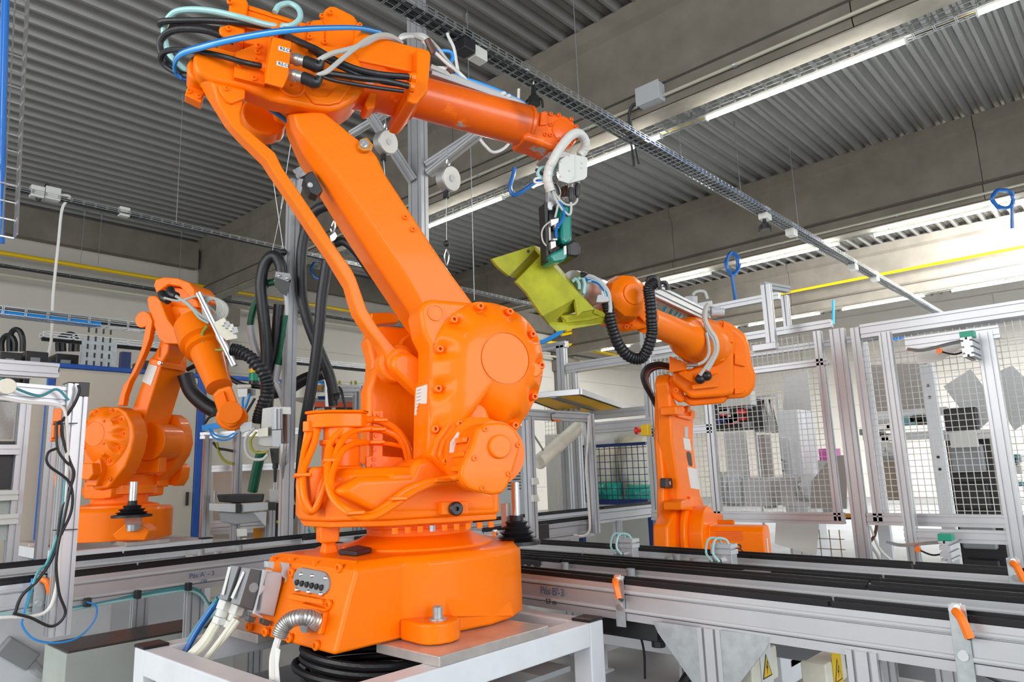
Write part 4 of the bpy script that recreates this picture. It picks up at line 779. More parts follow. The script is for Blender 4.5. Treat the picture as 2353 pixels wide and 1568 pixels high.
# deck plates with pegs between the rails
def plate(t, pts, z0, z1, mat='alu_b', name='deck_plate'):
    b = MB(); b.loft([[V((p.x, p.y, z0)) for p in pts], [V((p.x, p.y, z1)) for p in pts]]); return build(name, b, mat, t, bevel=.002)
def between(A, B_, xa, xb, g=.03):
    a, c, d, e = lerpX(*A, xa), lerpX(*A, xb), lerpX(*B_, xb), lerpX(*B_, xa); y = V((0, g, 0)); return [a+y, c+y, d-y, e-y]
plate(cB1, between((f0, f1), (g0_, g1_), -3.2, -1.46), .935, .95); plate(cB2, between((h0_, h1_), (i0_, i1_), -3.4, -1.57), .935, .95)
plate(cA, [V((-4.0, 2.0, 0)), V((-4.0, 2.95, 0)), V((-4.68, 2.95, 0)), V((-4.68, 2.0, 0))], .99, 1.005)
plate(cC, [V((-3.8, 3.2, 0)), V((-3.8, 4.0, 0)), V((-4.5, 4.0, 0)), V((-4.5, 2.8, 0))], .99, 1.005)
b = MB(); b.box((-4.62, 3.05, .94), (-4.0, 3.5, 1.0)); b.box((-4.45, 3.1, 1.0), (-4.1, 3.45, 1.03)); build('transfer_unit', b, 'belt', cC, bevel=.01)
for x_, y_, t_ in ((1555, 1290, cB2), (1538, 1296, cB2), (1595, 1300, cB2), (1740, 1292, cB2), (1613, 1328, cB1), (1521, 1326, cB1), (1450, 1325, cB1), (1417, 1310, cB1), (1289, 1262, cB2), (1298, 1322-12, cB1)):
    q = pZ(x_, y_, .955); b = MB(); b.lathe((q.x, q.y, .95), (q.x, q.y, .99), [(0, .02), (1, .02), (1, .008), (.8, .008), (.8, .0005)], 14); build('locating_peg', b, 'grey', t_)
for x_, y_ in ((462, 1274), (500, 1280), (445, 1270), (550, 1265)):
    q = pZ(x_, y_, 1.01); b = MB(); b.lathe((q.x, q.y, 1.0), (q.x, q.y, 1.04), [(0, .02), (1, .02), (1, .008), (.8, .008), (.8, .0005)], 14); build('locating_peg', b, 'grey', cA)
# black corner blocks with rollers
def corner(t, x_, y_, s_=1.):
    q = pZ(x_, y_, .95); b = MB(); b.box((q.x-.06, q.y-.05, .92), (q.x+.09, q.y+.03, .985)); b.box((q.x-.03, q.y-.02, .985), (q.x+.09, q.y+.03, 1.0)); o = build('corner_block', b, 'black', t, bevel=.004)
    b = MB(); b.cyl((q.x-.18, q.y+.005, .98), (q.x-.03, q.y+.005, .98), .016, n=12); b.cyl((q.x-.19, q.y+.005, .98), (q.x-.18, q.y+.005, .98), .02, n=12); build('roller', b, 'black', t)
    for dx in (.0, .05):
        b = MB(); b.cyl((q.x+dx, q.y-.05, .95), (q.x+dx, q.y-.058, .95), .012, n=10); build('screw', b, 'grey', t)
corner(cB1, 1722, 1340); corner(cB2, 1838, 1302); corner(cB1, 1222, 1300); corner(cB2, 1352, 1268)
q = V((-3.78, 4.02, 0))
for (x_, y_, t_) in ((1243, 1190, cC), (1545, 1450, cB1)):
    pass
b = MB(); q = pX(1243, 1190, -3.72); b.box((q.x-.02, q.y-.1, .93), (q.x+.03, q.y+.06, 1.04)); build('corner_block', b, 'black', cC, bevel=.004)
# handwriting on the rails
sy_n = (f1-f0).normalized(); pt = lerpX(f0, f1, pY(1235, 1352, 2.53).x)+V((0, -.034, -.083))
text('Pás B\'-3', pt+V((0, 0, -.0)), sy_n, (0, 0, 1), .046, 'ink_blue' if 'ink_blue' in M else 'ink', cB1); text('57 m', pt+V((.03, 0, -.045)), sy_n, (0, 0, 1), .032, 'ink', cB1)
pa = V((-3.912, pX(432, 1318, -3.93).y, .965)); text("Pás A' - 3", pa, (-.035, 1, 0), (0, 0, 1), .036, 'ink_blue', cA); text('13B', pa+V((-.002, .06, -.035)), (-.035, 1, 0), (0, 0, 1), .024, 'ink_blue', cA)
text('L-745A', V((-3.703, 3.85, .965)), (0, 1, 0), (0, 0, 1), .05, 'ink', cC)
# legs and gussets
def leg(t, x_, y_, z1=.86, w=.09, d=.045, axis='x', gus=True):
    b = MB(); b.prof((x_, y_, .0), (x_, y_, z1), w, d, up=(0, 1, 0), nw=2, nh=1); build('leg', b, 'alu', t, smooth=False)
    if gus:
        for s_ in (-1, 1):
            b = MB(); P = [(x_+s_*w/2, z1), (x_+s_*(w/2+.19), z1), (x_+s_*(w/2+.17), z1-.04), (x_+s_*w/2, z1-.24)]
            b.loft([[V((a, y_-.02, c)) for a, c in P], [V((a, y_-.014, c)) for a, c in P]]); build('gusset_plate', b, 'zinc', t, smooth=False)
xl = pY(1635, 1500, 2.5).x; leg(cB1, xl, 2.51); leg(cB1, pY(1985, 1540, 2.47).x, 2.48, gus=False); leg(cB1, -3.4, 2.58, gus=False)
leg(cB2, pY(1580, 1500, 3.5).x, 3.5, gus=False); leg(cB2, pY(2180, 1540, 3.45).x, 3.45, gus=False); leg(cB2, -1.05, 3.45, gus=False)
b = MB(); b.prof((xl, 2.53, .55), (xl, 2.95, .55), .045, .09, nh=2); build('cross_brace', b, 'alu', cB1, smooth=False); b = MB(); b.prof((xl, 2.53, .82), (xl, 2.95, .82), .045, .045); build('cross_brace', b, 'alu', cB1, smooth=False)
for Y_ in (.6, 1.75, 2.5): 
    for X_ in (-3.96, -4.7):
        b = MB(); b.prof((X_, Y_, 0), (X_, Y_, .9), .045, .09, up=(0, 1, 0), nh=2); build('leg', b, 'alu', cA, smooth=False)
for Y_ in (3.3, 4.7, 6.5):
    b = MB(); b.prof((-3.78, Y_, 0) if Y_ < 5 else (-4.5, Y_, 0), (-3.78, Y_, .9) if Y_ < 5 else (-4.5, Y_, .9), .09, .045, up=(0, 1, 0)); build('leg', b, 'alu', cC, smooth=False)
# black drive unit and its spindle under the front conveyor
t = thing('drive_unit', 'black box drive unit hanging under the front right conveyor', 'motor', pY(1460, 1430, 2.8)); q0 = pY(1385, 1410, 2.75); q1 = pY(1545, 1460, 2.75)
b = MB(); b.box((q0.x, 2.6, q1.z-.0), (q1.x+.02, 2.92, .855)); build('housing', b, 'black', t, bevel=.006); b = MB(); b.box((q1.x+.02, 2.62, .76), (q1.x+.16, 2.9, .80)); build('bracket', b, 'black', t)
b = MB(); qx = q1.x-.07; b.cyl((qx, 2.75, q1.z-.03), (qx, 2.75, q1.z), .01, n=8); b.cyl((qx, 2.75, q1.z-.055), (qx, 2.75, q1.z-.03), .03, n=8); build('knob', b, 'black', t)
# electrical boxes with warning labels
def ebox(x0, y0, x1, y1, Y, label, sticker):
    a, c = pY(x0, y0, Y), pY(x1, y1, Y); t = thing('electrical_box', label, 'box', V(((a.x+c.x)/2, Y+.1, c.z)))
    b = MB(); b.box((a.x, Y+.01, c.z), (c.x, Y+.22, a.z)); build('housing', b, 'ivory', t, bevel=.008)
    b = MB(); b.box((a.x-.004, Y-.02, c.z-.004), (c.x+.004, Y+.008, a.z+.004)); ld = build('lid', b, 'ivory', t, bevel=.006)
    # warning sticker on the right side face
    X_ = c.x+.0015; yc, zc = Y+.11, (a.z+c.z)/2+.005; hw, hh = .05, .075
    b = MB(); b.box((X_, yc-hw, zc-hh), (X_+.001, yc+hw, zc+hh)); build('sticker', b, 'label' if sticker else 'yellow', t, smooth=False)
    b = MB(); b.loft([[(X_+.001, yc-.042, zc-.04), (X_+.001, yc+.042, zc-.04), (X_+.001, yc, zc+.045)], [(X_+.002, yc-.042, zc-.04), (X_+.002, yc+.042, zc-.04), (X_+.002, yc, zc+.045)]]); build('warning_triangle', b, 'ink', t, smooth=False)
    b = MB(); b.loft([[(X_+.002, yc-.033, zc-.035), (X_+.002, yc+.033, zc-.035), (X_+.002, yc, zc+.034)], [(X_+.003, yc-.033, zc-.035), (X_+.003, yc+.033, zc-.035), (X_+.003, yc, zc+.034)]]); build('warning_triangle', b, 'yellow', t, smooth=False)
    b = MB(); P = [(.004, .018), (-.008, -.006), (0, -.006), (-.005, -.027), (.009, .0), (.001, .0), (.009, .018)]; b.loft([[(X_+.003, yc+a_, zc+c_) for a_, c_ in P], [(X_+.004, yc+a_, zc+c_) for a_, c_ in P]]); build('lightning_bolt', b, 'ink', t, smooth=False)
    return t
ebox(1664, 1500, 1735, 1590, 2.62, 'ivory electrical box with a white and yellow warning triangle under the front conveyor', True)
ebox(1845, 1520, 1905, 1590, 3.0, 'smaller ivory electrical box with a yellow sticker farther right under the conveyor', False)
# sensors with orange plugs
def sensor(p, nrm, label, L=.2, cab=None, D_=None):
    p = V(p); n = V(nrm).normalized(); sd = n.cross(V((0, 0, 1))); t = thing('proximity_sensor', label, 'sensor', p)
    b = MB(); b.bar(p-V((0, 0, L))+n*.003, p+V((0, 0, .03))+n*.003, .045, .004, n); build('bracket', b, 'zinc', t, bevel=.001)
    b = MB(); b.cyl(p-V((0, 0, L*.55))+n*.004, p-V((0, 0, L*.55))+n*.012, .014, n=12); build('washer', b, 'chrome', t)
    b = MB(); b.cyl(p+n*-.03+V((0, 0, .015)), p+n*.03+V((0, 0, .015)), .011, n=12); b.cyl(p+n*.004+V((0, 0, .015)), p+n*.012+V((0, 0, .015)), .022, n=6); build('sensor_barrel', b, 'chrome', t)
    b = MB(); b.tube([p+n*.03+V((0, 0, .015)), p+n*.05-sd*.015+V((0, 0, .0)), p+n*.055-sd*.03+V((0, 0, -.05))], .013, 8, 4); build('plug', b, 'plug_orange', t)
    if cab: b = MB(); b.tube([p+n*.055-sd*.03+V((0, 0, -.05))]+[pD(x_, y_, D_) for x_, y_ in cab], .0055, 8); build('sensor_cable', b, 'black', t)
M['plug_orange'] = nmat('orange_plug', (.95, .2, .01), .4)
M['ink_blue'] = nmat('blue_marker', (.05, .12, .25), .6)
nf = V((.05, -1, 0)); q = lerpX(f0, f1, -1.62); q = pY(1412, 1322, 2.495); sensor((q.x, lerpX(f0, f1, q.x).y-.028, .985), nf, 'orange-plugged sensor bracket on the front conveyor, left of the two', .17, [(1448, 1400), (1468, 1450), (1480, 1500), (1482, 1560)], 3.1)
q = pY(2200, 1400, 2.45); sensor((q.x, lerpX(f0, f1, q.x).y-.028, 1.0), nf, 'orange-plugged sensor bracket near the right end of the front conveyor', .2, [(2180, 1470), (2210, 1510), (2260, 1550), (2300, 1570)], 2.6)
q = pX(93, 1320, -3.87); sensor((-3.865, q.y, 1.03), (1, 0, 0), 'orange-plugged sensor on the left conveyor behind the cable post', .17, [(110, 1360), (125, 1385), (90, 1400), (40, 1408)], 4.1)
q = pX(1160, 1207, -3.72); sensor((-3.71, q.y, 1.03), (1, 0, 0), 'orange-tagged sensor on the rear conveyor behind the robot base', .1)
q = pX(1255, 1250, -3.1); sensor((-3.5, 3.6, 1.03), (.3, -1, 0), 'orange-plugged sensor where the conveyors cross, right of the rubber bellows', .1)
q = pY(2330, 1298, 3.46); sensor((q.x, 3.455, 1.02), nf, 'small orange-tipped sensor at the far right end of the back rail', .08)
# pneumatic stoppers
def stopper(x_, y_, Y, label):
    q = pY(x_, y_, Y); q = V((q.x, Y, .95)); t = thing('pneumatic_stopper', label, 'stopper', q)
    b = MB(); b.box((q.x-.05, Y-.03, .95), (q.x+.05, Y+.03, 1.03)); build('cylinder_block', b, 'alu', t, bevel=.003)
    b = MB(); b.box((q.x-.055, Y-.035, 1.03), (q.x+.055, Y+.035, 1.052)); b.box((q.x-.055, Y-.035, 1.058), (q.x+.055, Y+.035, 1.078)); b.box((q.x-.04, Y-.025, 1.05), (q.x+.04, Y+.025, 1.06)); build('top_plate', b, 'lgrey', t, bevel=.003)
    for dx in (-.035, .0):
        b = MB(); b.cyl((q.x+dx, Y-.06, 1.0), (q.x+dx, Y-.03, 1.0), .016, n=10); build('fitting', b, 'chrome', t)
        b = MB(); b.tube([(q.x+dx, Y-.06, 1.0), (q.x+dx-.02, Y-.075, 1.04), (q.x+dx-.015, Y-.05, 1.10), (q.x+dx+.02, Y-.02, 1.10), (q.x+dx+.03, Y, 1.07)], .006, 6); build('air_tube', b, 'cyan', t)
stopper(1443, 1275, 3.30, 'grey pneumatic stopper with clear tubes, left of the two on the back conveyor'); stopper(1666, 1290, 3.26, 'grey pneumatic stopper with clear tubes in front of the orange motor')
# wiring duct and cable bundles below
t = thing('cable_duct', 'grey slotted cable duct under the right conveyors', 'duct', (-1, 3.6, .5))
b = MB(); b.bar((-2.6, 3.75, .55), (.7, 3.62, .55), .1, .12); build('duct_body', b, 'grey2', t, smooth=False) if 'grey2' in M else build('duct_body', b, 'lgrey', t, smooth=False)
t = thing('cable_duct', 'grey duct with knock-out rings behind the fence feet', 'duct', (-1, 5.0, .7)); b = MB(); b.bar((-2.2, 5.05, .75), (1.2, 5.0, .75), .08, .10); build('duct_body', b, 'lgrey', t, smooth=False)
for k in range(20):
    q = V((-2.1+k*.16, 5.05-.0147*k*.16*1.0-.042, .745)); b = MB(); b.tube([q+V((.022*math.cos(a), 0, .022*math.sin(a)-.01)) for a in (math.pi*1.0, math.pi*1.25, math.pi*1.5, math.pi*1.75, math.pi*2)], .0025, 4, 2); build('knock_out_ring', b, 'alu', t)
ptube('cable_bundle', [(1585, 1440), (1600, 1480), (1595, 1530), (1572, 1568), (1560, 1600)], 3.3, .025, 'rubber', 'dark cable bundle dropping behind the front conveyor leg', 'cable')
ptube('cable_bundle', [(1985, 1500), (2045, 1500), (2050, 1550), (2060, 1600)], 3.3, .016, 'cable', 'grey cable bundle dropping from the duct at the lower right', 'cable')
ptube('air_tube', [(1690, 1480), (1740, 1478), (1775, 1455), (1760, 1440)], 3.0, .01, 'dgreen', 'dark green hose under the front conveyor', 'hose')
for k, mt in enumerate(('teal', 'teal', 'cyan')):
    b = MB(); b.tube([pX(x_, y_+k*4, -3.92+k*.012) for x_, y_ in ((0, 1404), (60, 1402), (130, 1398), (200, 1388), (250, 1378), (320, 1366), (380, 1356), (430, 1350), (460, 1360), (480, 1388))], .006, 8); tag(build('air_tube', b, mt), '%s air tube strapped under the left conveyor' % ('upper teal', 'lower teal', 'pale cyan')[k], 'hose')
for x_, y_ in ((203, 1384), (318, 1366), (435, 1348)): q = pX(x_, y_, -3.86); b = MB(); b.box(q+V((-.03, -.012, -.022)), q+V((.01, .012, .018))); tag(build('tube_clip', b, 'black', bevel=.003), 'black tube clip under the left conveyor, %s of the three' % {203: 'leftmost', 318: 'middle', 435: 'rightmost'}[x_], 'clip')
b = MB(); b.tube([pX(x_, y_, -3.84) for x_, y_ in ((200, 1384), (222, 1395), (215, 1430), (180, 1465), (130, 1478), (80, 1470), (52, 1440), (55, 1410), (75, 1330))], .0045, 8); tag(build('air_tube', b, 'lblue'), 'thin pale blue tube looping below the left conveyor', 'hose')
# pale box with dark mat, bottom left
q = [pZ(x_, y_, .62) for x_, y_ in ((108, 1477), (152, 1500), (425, 1450), (362, 1428))]
t = thing('step_box', 'pale grey-green steel box with a dark ribbed mat on top, bottom left', 'box', V((q[0].x, q[0].y, 0)))
X0, X1, Y0, Y1 = q[0].x, q[1].x, 1.26, 2.16
b = MB(); b.box((X0, Y0, 0), (X1, Y1, .612)); build('body', b, 'boxpaint', t, bevel=.006); b = MB(); b.box((X0+.01, Y0+.01, .612), (X1-.005, Y1-.01, .622)); build('rubber_mat', b, 'mat', t, bevel=.003)
# ---- aluminium cable post at the left with its cables
t = thing('cable_post', 'aluminium post with black cap, tied cables and orange connectors at the left edge', 'post', (-3.8, 1.15, 0))
q0, q1 = pX(162, 868, -3.75), pX(160, 1385, -3.80); yy = (q0.y+q1.y)/2
pc = V((-3.80, pX(150, 1200, -3.8).y, 0))
b = MB(); b.prof((pc.x, pc.y, .80), (pc.x, pc.y, 1.93), .085, .085, up=(0, 1, 0), nw=2, nh=2, sl=.009); build('post', b, 'alu', t, smooth=False)
b = MB(); b.box((pc.x-.045, pc.y-.045, 1.93), (pc.x+.045, pc.y+.045, 1.935)); b.box((pc.x+.0, pc.y-.0, 1.87), (pc.x+.046, pc.y+.046, 1.937)); build('end_cap', b, 'black', t, bevel=.003)
b = MB(); b.prof((pc.x, pc.y-.04, 1.87), (pc.x+.02, pc.y-.9, 1.90), .045, .085, nh=2); build('top_arm', b, 'alu', t, smooth=False)
def pc_tube(P, r_, mt, X=-3.72): b = MB(); b.tube([pX(x_, y_, X) for x_, y_ in P], r_, 8); build('tied_cable', b, mt, t)
pc_tube([(180, 885), (182, 900), (170, 930), (145, 965), (130, 975), (140, 970), (145, 1010), (160, 1060), (170, 1090), (158, 1130), (140, 1180), (125, 1270), (90, 1330), (50, 1370), (35, 1408)], .007, 'black')
pc_tube([(130, 970), (132, 1030), (150, 1060), (168, 1085), (150, 1180), (130, 1280), (135, 1360), (150, 1410), (120, 1440), (70, 1420), (30, 1410)], .006, 'black', -3.70)
pc_tube([(0, 915), (60, 925), (120, 930), (148, 945), (155, 1020), (150, 1150), (140, 1240), (130, 1350), (100, 1410), (0, 1420)], .008, 'cablew')
pc_tube([(0, 870), (30, 890), (90, 910), (130, 895), (158, 920)], .006, 'teal'); pc_tube([(150, 1100), (140, 1200), (110, 1290), (85, 1320), (60, 1400)], .006, 'teal')
pc_tube([(132, 1030), (110, 1042), (112, 1070), (160, 1110), (165, 1170), (140, 1230)], .006, 'rubber', -3.7)
for x_, y_ in ((130, 955), (126, 992)):
    q = pX(x_, y_, -3.73); b = MB(); b.box(q-V((.015, .012, .03)), q+V((.015, .018, .03))); b.box(q-V((.02, .014, .045)), q+V((.0, .01, -.03))); build('orange_connector', b, 'plug_orange', t, bevel=.004)
for y_ in (973, 1217):
    q0, q1 = pX(122, y_+2, -3.73), pX(178, y_, -3.73); b = MB(); b.bar(q0, q1, .006, .005); build('cable_tie', b, 'black', t)
q = pX(12, 890, -3.7); b = MB(); b.cyl(q, q+V((.04, 0, 0)), .035, n=18); build('round_switch', b, 'ivory', t, bevel=.004)
# ---- machine frame behind it at the far left edge
t = thing('machine_guard', 'aluminium guarded machine with dark window at the far left edge', 'machine', (-5.4, 1.1, 0))
def ML_(x_, y_, X=-5.3): return pX(x_, y_, X)
for x_, w_ in ((40, .09), (108, .06), (-60, .09)):
    q = ML_(x_, 1100); b = MB(); b.prof((q.x, q.y, .0), (q.x, q.y, 2.1), w_, .06, up=(0, 1, 0), nw=2); build('upright', b, 'alu', t, smooth=False)
qa, qb = ML_(0, 845), ML_(132, 840); b = MB(); b.prof((qa.x, qa.y-1, qa.z), (qb.x, qb.y, qa.z), .06, .09, nh=2); build('top_rail', b, 'alu', t, smooth=False); b = MB(); b.prof((qa.x-.6, qa.y-1, qa.z+.05), (qb.x-.6, qb.y, qa.z+.05), .06, .06); build('top_rail', b, 'alu', t, smooth=False)
for ya, yb, mt in ((905, 1010, 'glass'), (1010, 1125, 'black'), (1130, 1240, 'boxpaint')):
    a, c = ML_(-70, ya), ML_(38, yb); b = MB(); b.box((-5.32, a.y, c.z), (-5.3, c.y-.02, a.z-.01)); build('window_panel', b, mt, t, smooth=False)
for ya in (1035, 1138, 1192):
    a, c = ML_(-60, ya), ML_(38 if ya < 1100 else 35, ya); b = MB(); b.prof((-5.24, a.y, c.z), (-5.24, c.y, c.z), .03, .06); build('cross_rail', b, 'white' if ya > 1100 else 'alu', t, smooth=False)
b = MB(); q = ML_(50, 1440); b.box((-5.3, ML_(70, 1300).y-.35, .35), (-4.9, ML_(70, 1300).y+.35, .84)); build('control_cabinet', b, 'white_paint', t, bevel=.006)
q = pX(40, 1500, -4.9); t2 = thing('heavy_connector', 'dark grey industrial plug hanging at the lower left corner', 'connector', q); b = MB(); b.bar(q+V((0, -.08, .06)), q+V((0, .07, -.06)), .12, .1); build('housing', b, 'grey', t2, bevel=.01); b = MB(); b.tube([q+V((0, .07, -.07)), q+V((0, .12, -.13)), q+V((0, .2, -.16))], .03, 10, 4); build('cable_gland', b, 'lgrey', t2)
b = MB(); b.box((-6.5, .5, .0), (-5.0, .95, .006)); tag(build('floor_tape', b, 'yellow', smooth=False), 'yellow floor marking at the lower left corner', 'floor marking')
# ---- safety fence on the right (runs along X)
FYn = 5.5
def fp(x_, y_): return pY(x_, y_, FYn)
fence = thing('safety_fence', 'aluminium framed wire mesh safety fence behind the right robot', 'fence', (-1.8, FYn, 0))
def post(px_, ya, yb, w=.06, to_floor=False, y_off=0, t=fence, d=.06, nm='post'):
    a, c = fp(px_, (ya+yb)/2), None; zt, zb = fp(px_, ya).z, fp(px_, yb).z
    if to_floor: zb = 0
    b = MB(); b.prof((a.x, FYn+y_off, zb), (a.x, FYn+y_off, zt), w, d, up=(0, 1, 0), nw=1 if w < .07 else 2); build(nm, b, 'alu', t, smooth=False); return a.x
def railx(xa, xb, y_at, w=.06, h=.06, t=fence, off=0, nm='rail'):
    z = fp((xa+xb)/2, y_at).z; a, c = fp(xa, y_at).x, fp(xb, y_at).x; b = MB(); b.prof((a, FYn+off, z), (c, FYn+off, z), w, h, nh=1 if h < .07 else 2); build(nm, b, 'alu', t, smooth=False)
def meshp(xa, xb, ya, yb, t=fence, pitch=.042, r=.0022, off=0, mat='mesh_white', Y=None):
    xm = (xa+xb)/2; a, c = fp(xa, (ya+yb)/2), fp(xb, (ya+yb)/2); zt, zb = fp(xm, ya).z, fp(xm, yb).z; b = MB(); Yq = FYn+off
    k = a.x
    while k < c.x: b.bar((k, Yq, zb), (k, Yq, zt), r*2, r*2, (0, 1, 0)); k += pitch
    k = zb
    while k < zt: b.bar((a.x, Yq+.004, k), (c.x, Yq+.004, k), r*2, r*2); k += pitch
    o = build('wire_mesh', b, mat, t, smooth=False); o['kind'] = 'stuff'
post(1955, 752, 1285, .10, True, nm='main_post'); post(1903, 758, 1196, .05); post(1993, 750, 1200, .06, nm='post'); post(1635, 800, 1180, .06)
post(1512, 838, 1185, .07, nm='post'); railx(1500, 1915, 776); railx(1630, 1905, 848, h=.05); railx(1500, 1940, 1188, h=.08); railx(1500, 1640, 990, h=.07)
railx(1975, 2460, 728, h=.10); railx(1995, 2460, 1197, h=.08)
railx(1650, 2460, 755, h=.05, off=.25, nm='rear_rail')
meshp(1520, 1900, 790, 1180); meshp(2000, 2460, 750, 1190)
# sliding-door frame in front of the right bay
door = thing('fence_door', 'inner aluminium door frame with green clamps in the right fence bay', 'door frame', (-1.3, FYn-.15, 0))
for px_, w_ in ((2065, .07), (2300, .09)):
    a = pY(px_, 1000, FYn-.2); b = MB(); b.prof((a.x, FYn-.2, .0 if px_ < 2100 else .3), (a.x, FYn-.2, pY(px_, 760, FYn-.2).z), w_, .07, up=(0, 1, 0), nw=2); build('post', b, 'alu', door, smooth=False)
for y_, nm in ((778, 'top_rail'), (1232, 'bottom_rail')):
    a, c = pY(2080, y_, FYn-.2), pY(2300 if y_ < 800 else 2420, y_, FYn-.2); z = pY(2180, y_, FYn-.2).z; b = MB(); b.prof((a.x, FYn-.2, z), (c.x, FYn-.2, z), .05, .08, nh=2); build(nm, b, 'alu', door, smooth=False)
def clampbox(x_, y_, label):
    q = pY(x_, y_, FYn-.42); t = thing('fence_clamp', label, 'clamp', q)
    b = MB(); b.box(q+V((-.035, -.04, .02)), q+V((.04, .04, .06))); build('green_cover', b, 'greentape', t, bevel=.002)
    b = MB(); b.prof(q+V((.0, -.06, -.04)), q+V((.0, .2, -.04)), .06, .12, nw=1, nh=3, sl=.012, dp=.014); build('profile_stub', b, 'alu', t, smooth=False)
    b = MB(); b.cyl(q+V((-.16, -.02, -.04)), q+V((-.16, .0, -.04)), .018, n=10); build('orange_lamp', b, 'plug_orange', t)
    b = MB(); b.tube([q+V((-.16, -.01, -.04)), q+V((-.08, -.01, -.07)), q+V((0, -.01, -.05))], .006, 6); build('cable', b, 'black', t)
    b = MB(); b.tube([q+V((-.34, 0, .0)), q+V((-.25, 0, -.02)), q+V((-.1, 0, -.0)), q+V((0, 0, .01))], .012, 6, 4); build('handle', b, 'chrome', t)
clampbox(2225, 785, 'green-topped clamp block at the top of the right door frame'); clampbox(2175, 1250, 'green-topped clamp block at the bottom of the right door frame')
# upright portal over the fence (1745-1810, 650-800)
t = thing('profile_portal', 'small aluminium portal frame standing above the fence', 'frame', pY(1760, 790, 5.2))
for x_, w_, yy in ((1760, .07, 5.2), (1803, .05, 5.5)):
    a, c = pY(x_, 655 if x_ < 1780 else 680, yy), pY(x_, 795 if x_ < 1780 else 770, yy); b = MB(); b.prof((a.x, yy, c.z), (a.x, yy, a.z), w_, .045, up=(0, 1, 0)); build('upright', b, 'alu', t, smooth=False)
a, c = pY(1752, 656, 5.2), pY(1812, 682, 5.5); b = MB(); b.prof(a, (c.x, 5.5, a.z), .05, .05); build('top_rail', b, 'alu', t, smooth=False)
a = pY(1755, 800, 5.2); b = MB(); b.box(a+V((-.08, -.03, -.02)), a+V((.1, .05, .03))); build('bracket', b, 'alu', t, bevel=.004)
railx(1420, 1760, 730-30, h=.06, off=.3, nm='rear_rail'); a = pY(1380, 790, 5.6)
# left bay frames behind the gear cover (x 1240-1520)
t = thing('aluminium_frame', 'tall aluminium frame behind the gear cover with a long sloping top rail', 'frame', pY(1300, 1000, 7.0))
def fr7(pts, w, h, Y=7.0, nm='rail', nh=1):
    a, c = pY(*pts[0], Y), pY(*pts[1], Y)
    if nm == 'upright': c.x = a.x; b = MB(); b.prof((a.x, Y, c.z), (a.x, Y, a.z), w, h, up=(0, 1, 0), nw=1)
    else: c.z = a.z = (a.z+c.z)/2; b = MB(); b.prof(a, c, w, h, nh=nh)
    build(nm, b, 'alu', t, smooth=False)
fr7([(1290, 795), (1290, 1180)], .12, .08, nm='upright'); fr7([(1318, 850), (1318, 1180)], .10, .08, nm='upright')
fr7([(1230, 805), (1302, 790)], .08, .08); fr7([(1305, 850), (1500, 815)], .09, .12, nh=2); fr7([(1350, 985), (1520, 972)], .09, .12, 6.6, nh=2); fr7([(1350, 930+22), (1520, 945)], .09, .1, 7.2)
a, c = pY(1478, 690, 6.6), pY(1478, 835, 6.6); b = MB(); b.prof((a.x, 6.6, 1.), (a.x, 6.6, a.z), .10, .08, up=(0, 1, 0)); build('upright', b, 'alu', t, smooth=False)
fr7([(1500, 820), (1640, 790)], .09, .12, 6.4, nh=2)
# near gate frame (x 1200-1365, y 945-1225)
t = thing('aluminium_frame', 'low aluminium portal with a cable down its post standing at the rear conveyor', 'frame', pX(1355, 1220, -3.70))
GX = -3.68
a, c = pX(1352, 952, GX), pX(1362, 1222, GX); b = MB(); b.prof((GX, a.y, .92), (GX, a.y, a.z), .07, .07, up=(0, 1, 0)); build('post', b, 'alu', t, smooth=False)
a2_ = pX(1200, 960, GX); b = MB(); b.prof((GX, a.y-.02, a.z-.03), (GX, a2_.y, a.z-.03), .06, .08, nh=2); build('top_rail', b, 'alu', t, smooth=False)
a3_ = pX(1213, 965, GX); b = MB(); b.prof((GX, a3_.y, .92), (GX, a3_.y, a.z-.05), .07, .07, up=(0, 1, 0)); build('post', b, 'alu', t, smooth=False)
b = MB(); b.tube([pX(1353, 955, GX+.05), pX(1350, 1020, GX+.06), pX(1346, 1080, GX+.06), pX(1352, 1150, GX+.05), pX(1355, 1215, GX+.05), pX(1340, 1232, GX+.08), pX(1320, 1230, GX+.1)], .009, 8); build('cable', b, 'cablew', t)
q = pX(1278, 967, GX+.05); b = MB(); b.box(q-V((.01, .04, .008)), q+V((.01, .05, .008))); build('orange_connector', b, 'plug_orange', t); b = MB(); b.tube([q, q+V((0, -.05, .0)), q+V((0, -.06, .05)), q+V((0, -.01, .06))], .004, 6); build('cable', b, 'black', t)
for y_ in (1108, 1147):
    q = pX(1225, y_, GX+.06); b = MB(); b.loft([[q+V((0, -.02, -.02)), q+V((0, .05, -.02)), q+V((0, .035, .03)), q+V((0, -.02, .03))], [q+V((.02, -.02, -.02)), q+V((.02, .05, -.02)), q+V((.02, .035, .03)), q+V((.02, -.02, .03))]]); build('white_clip', b, 'white', t)
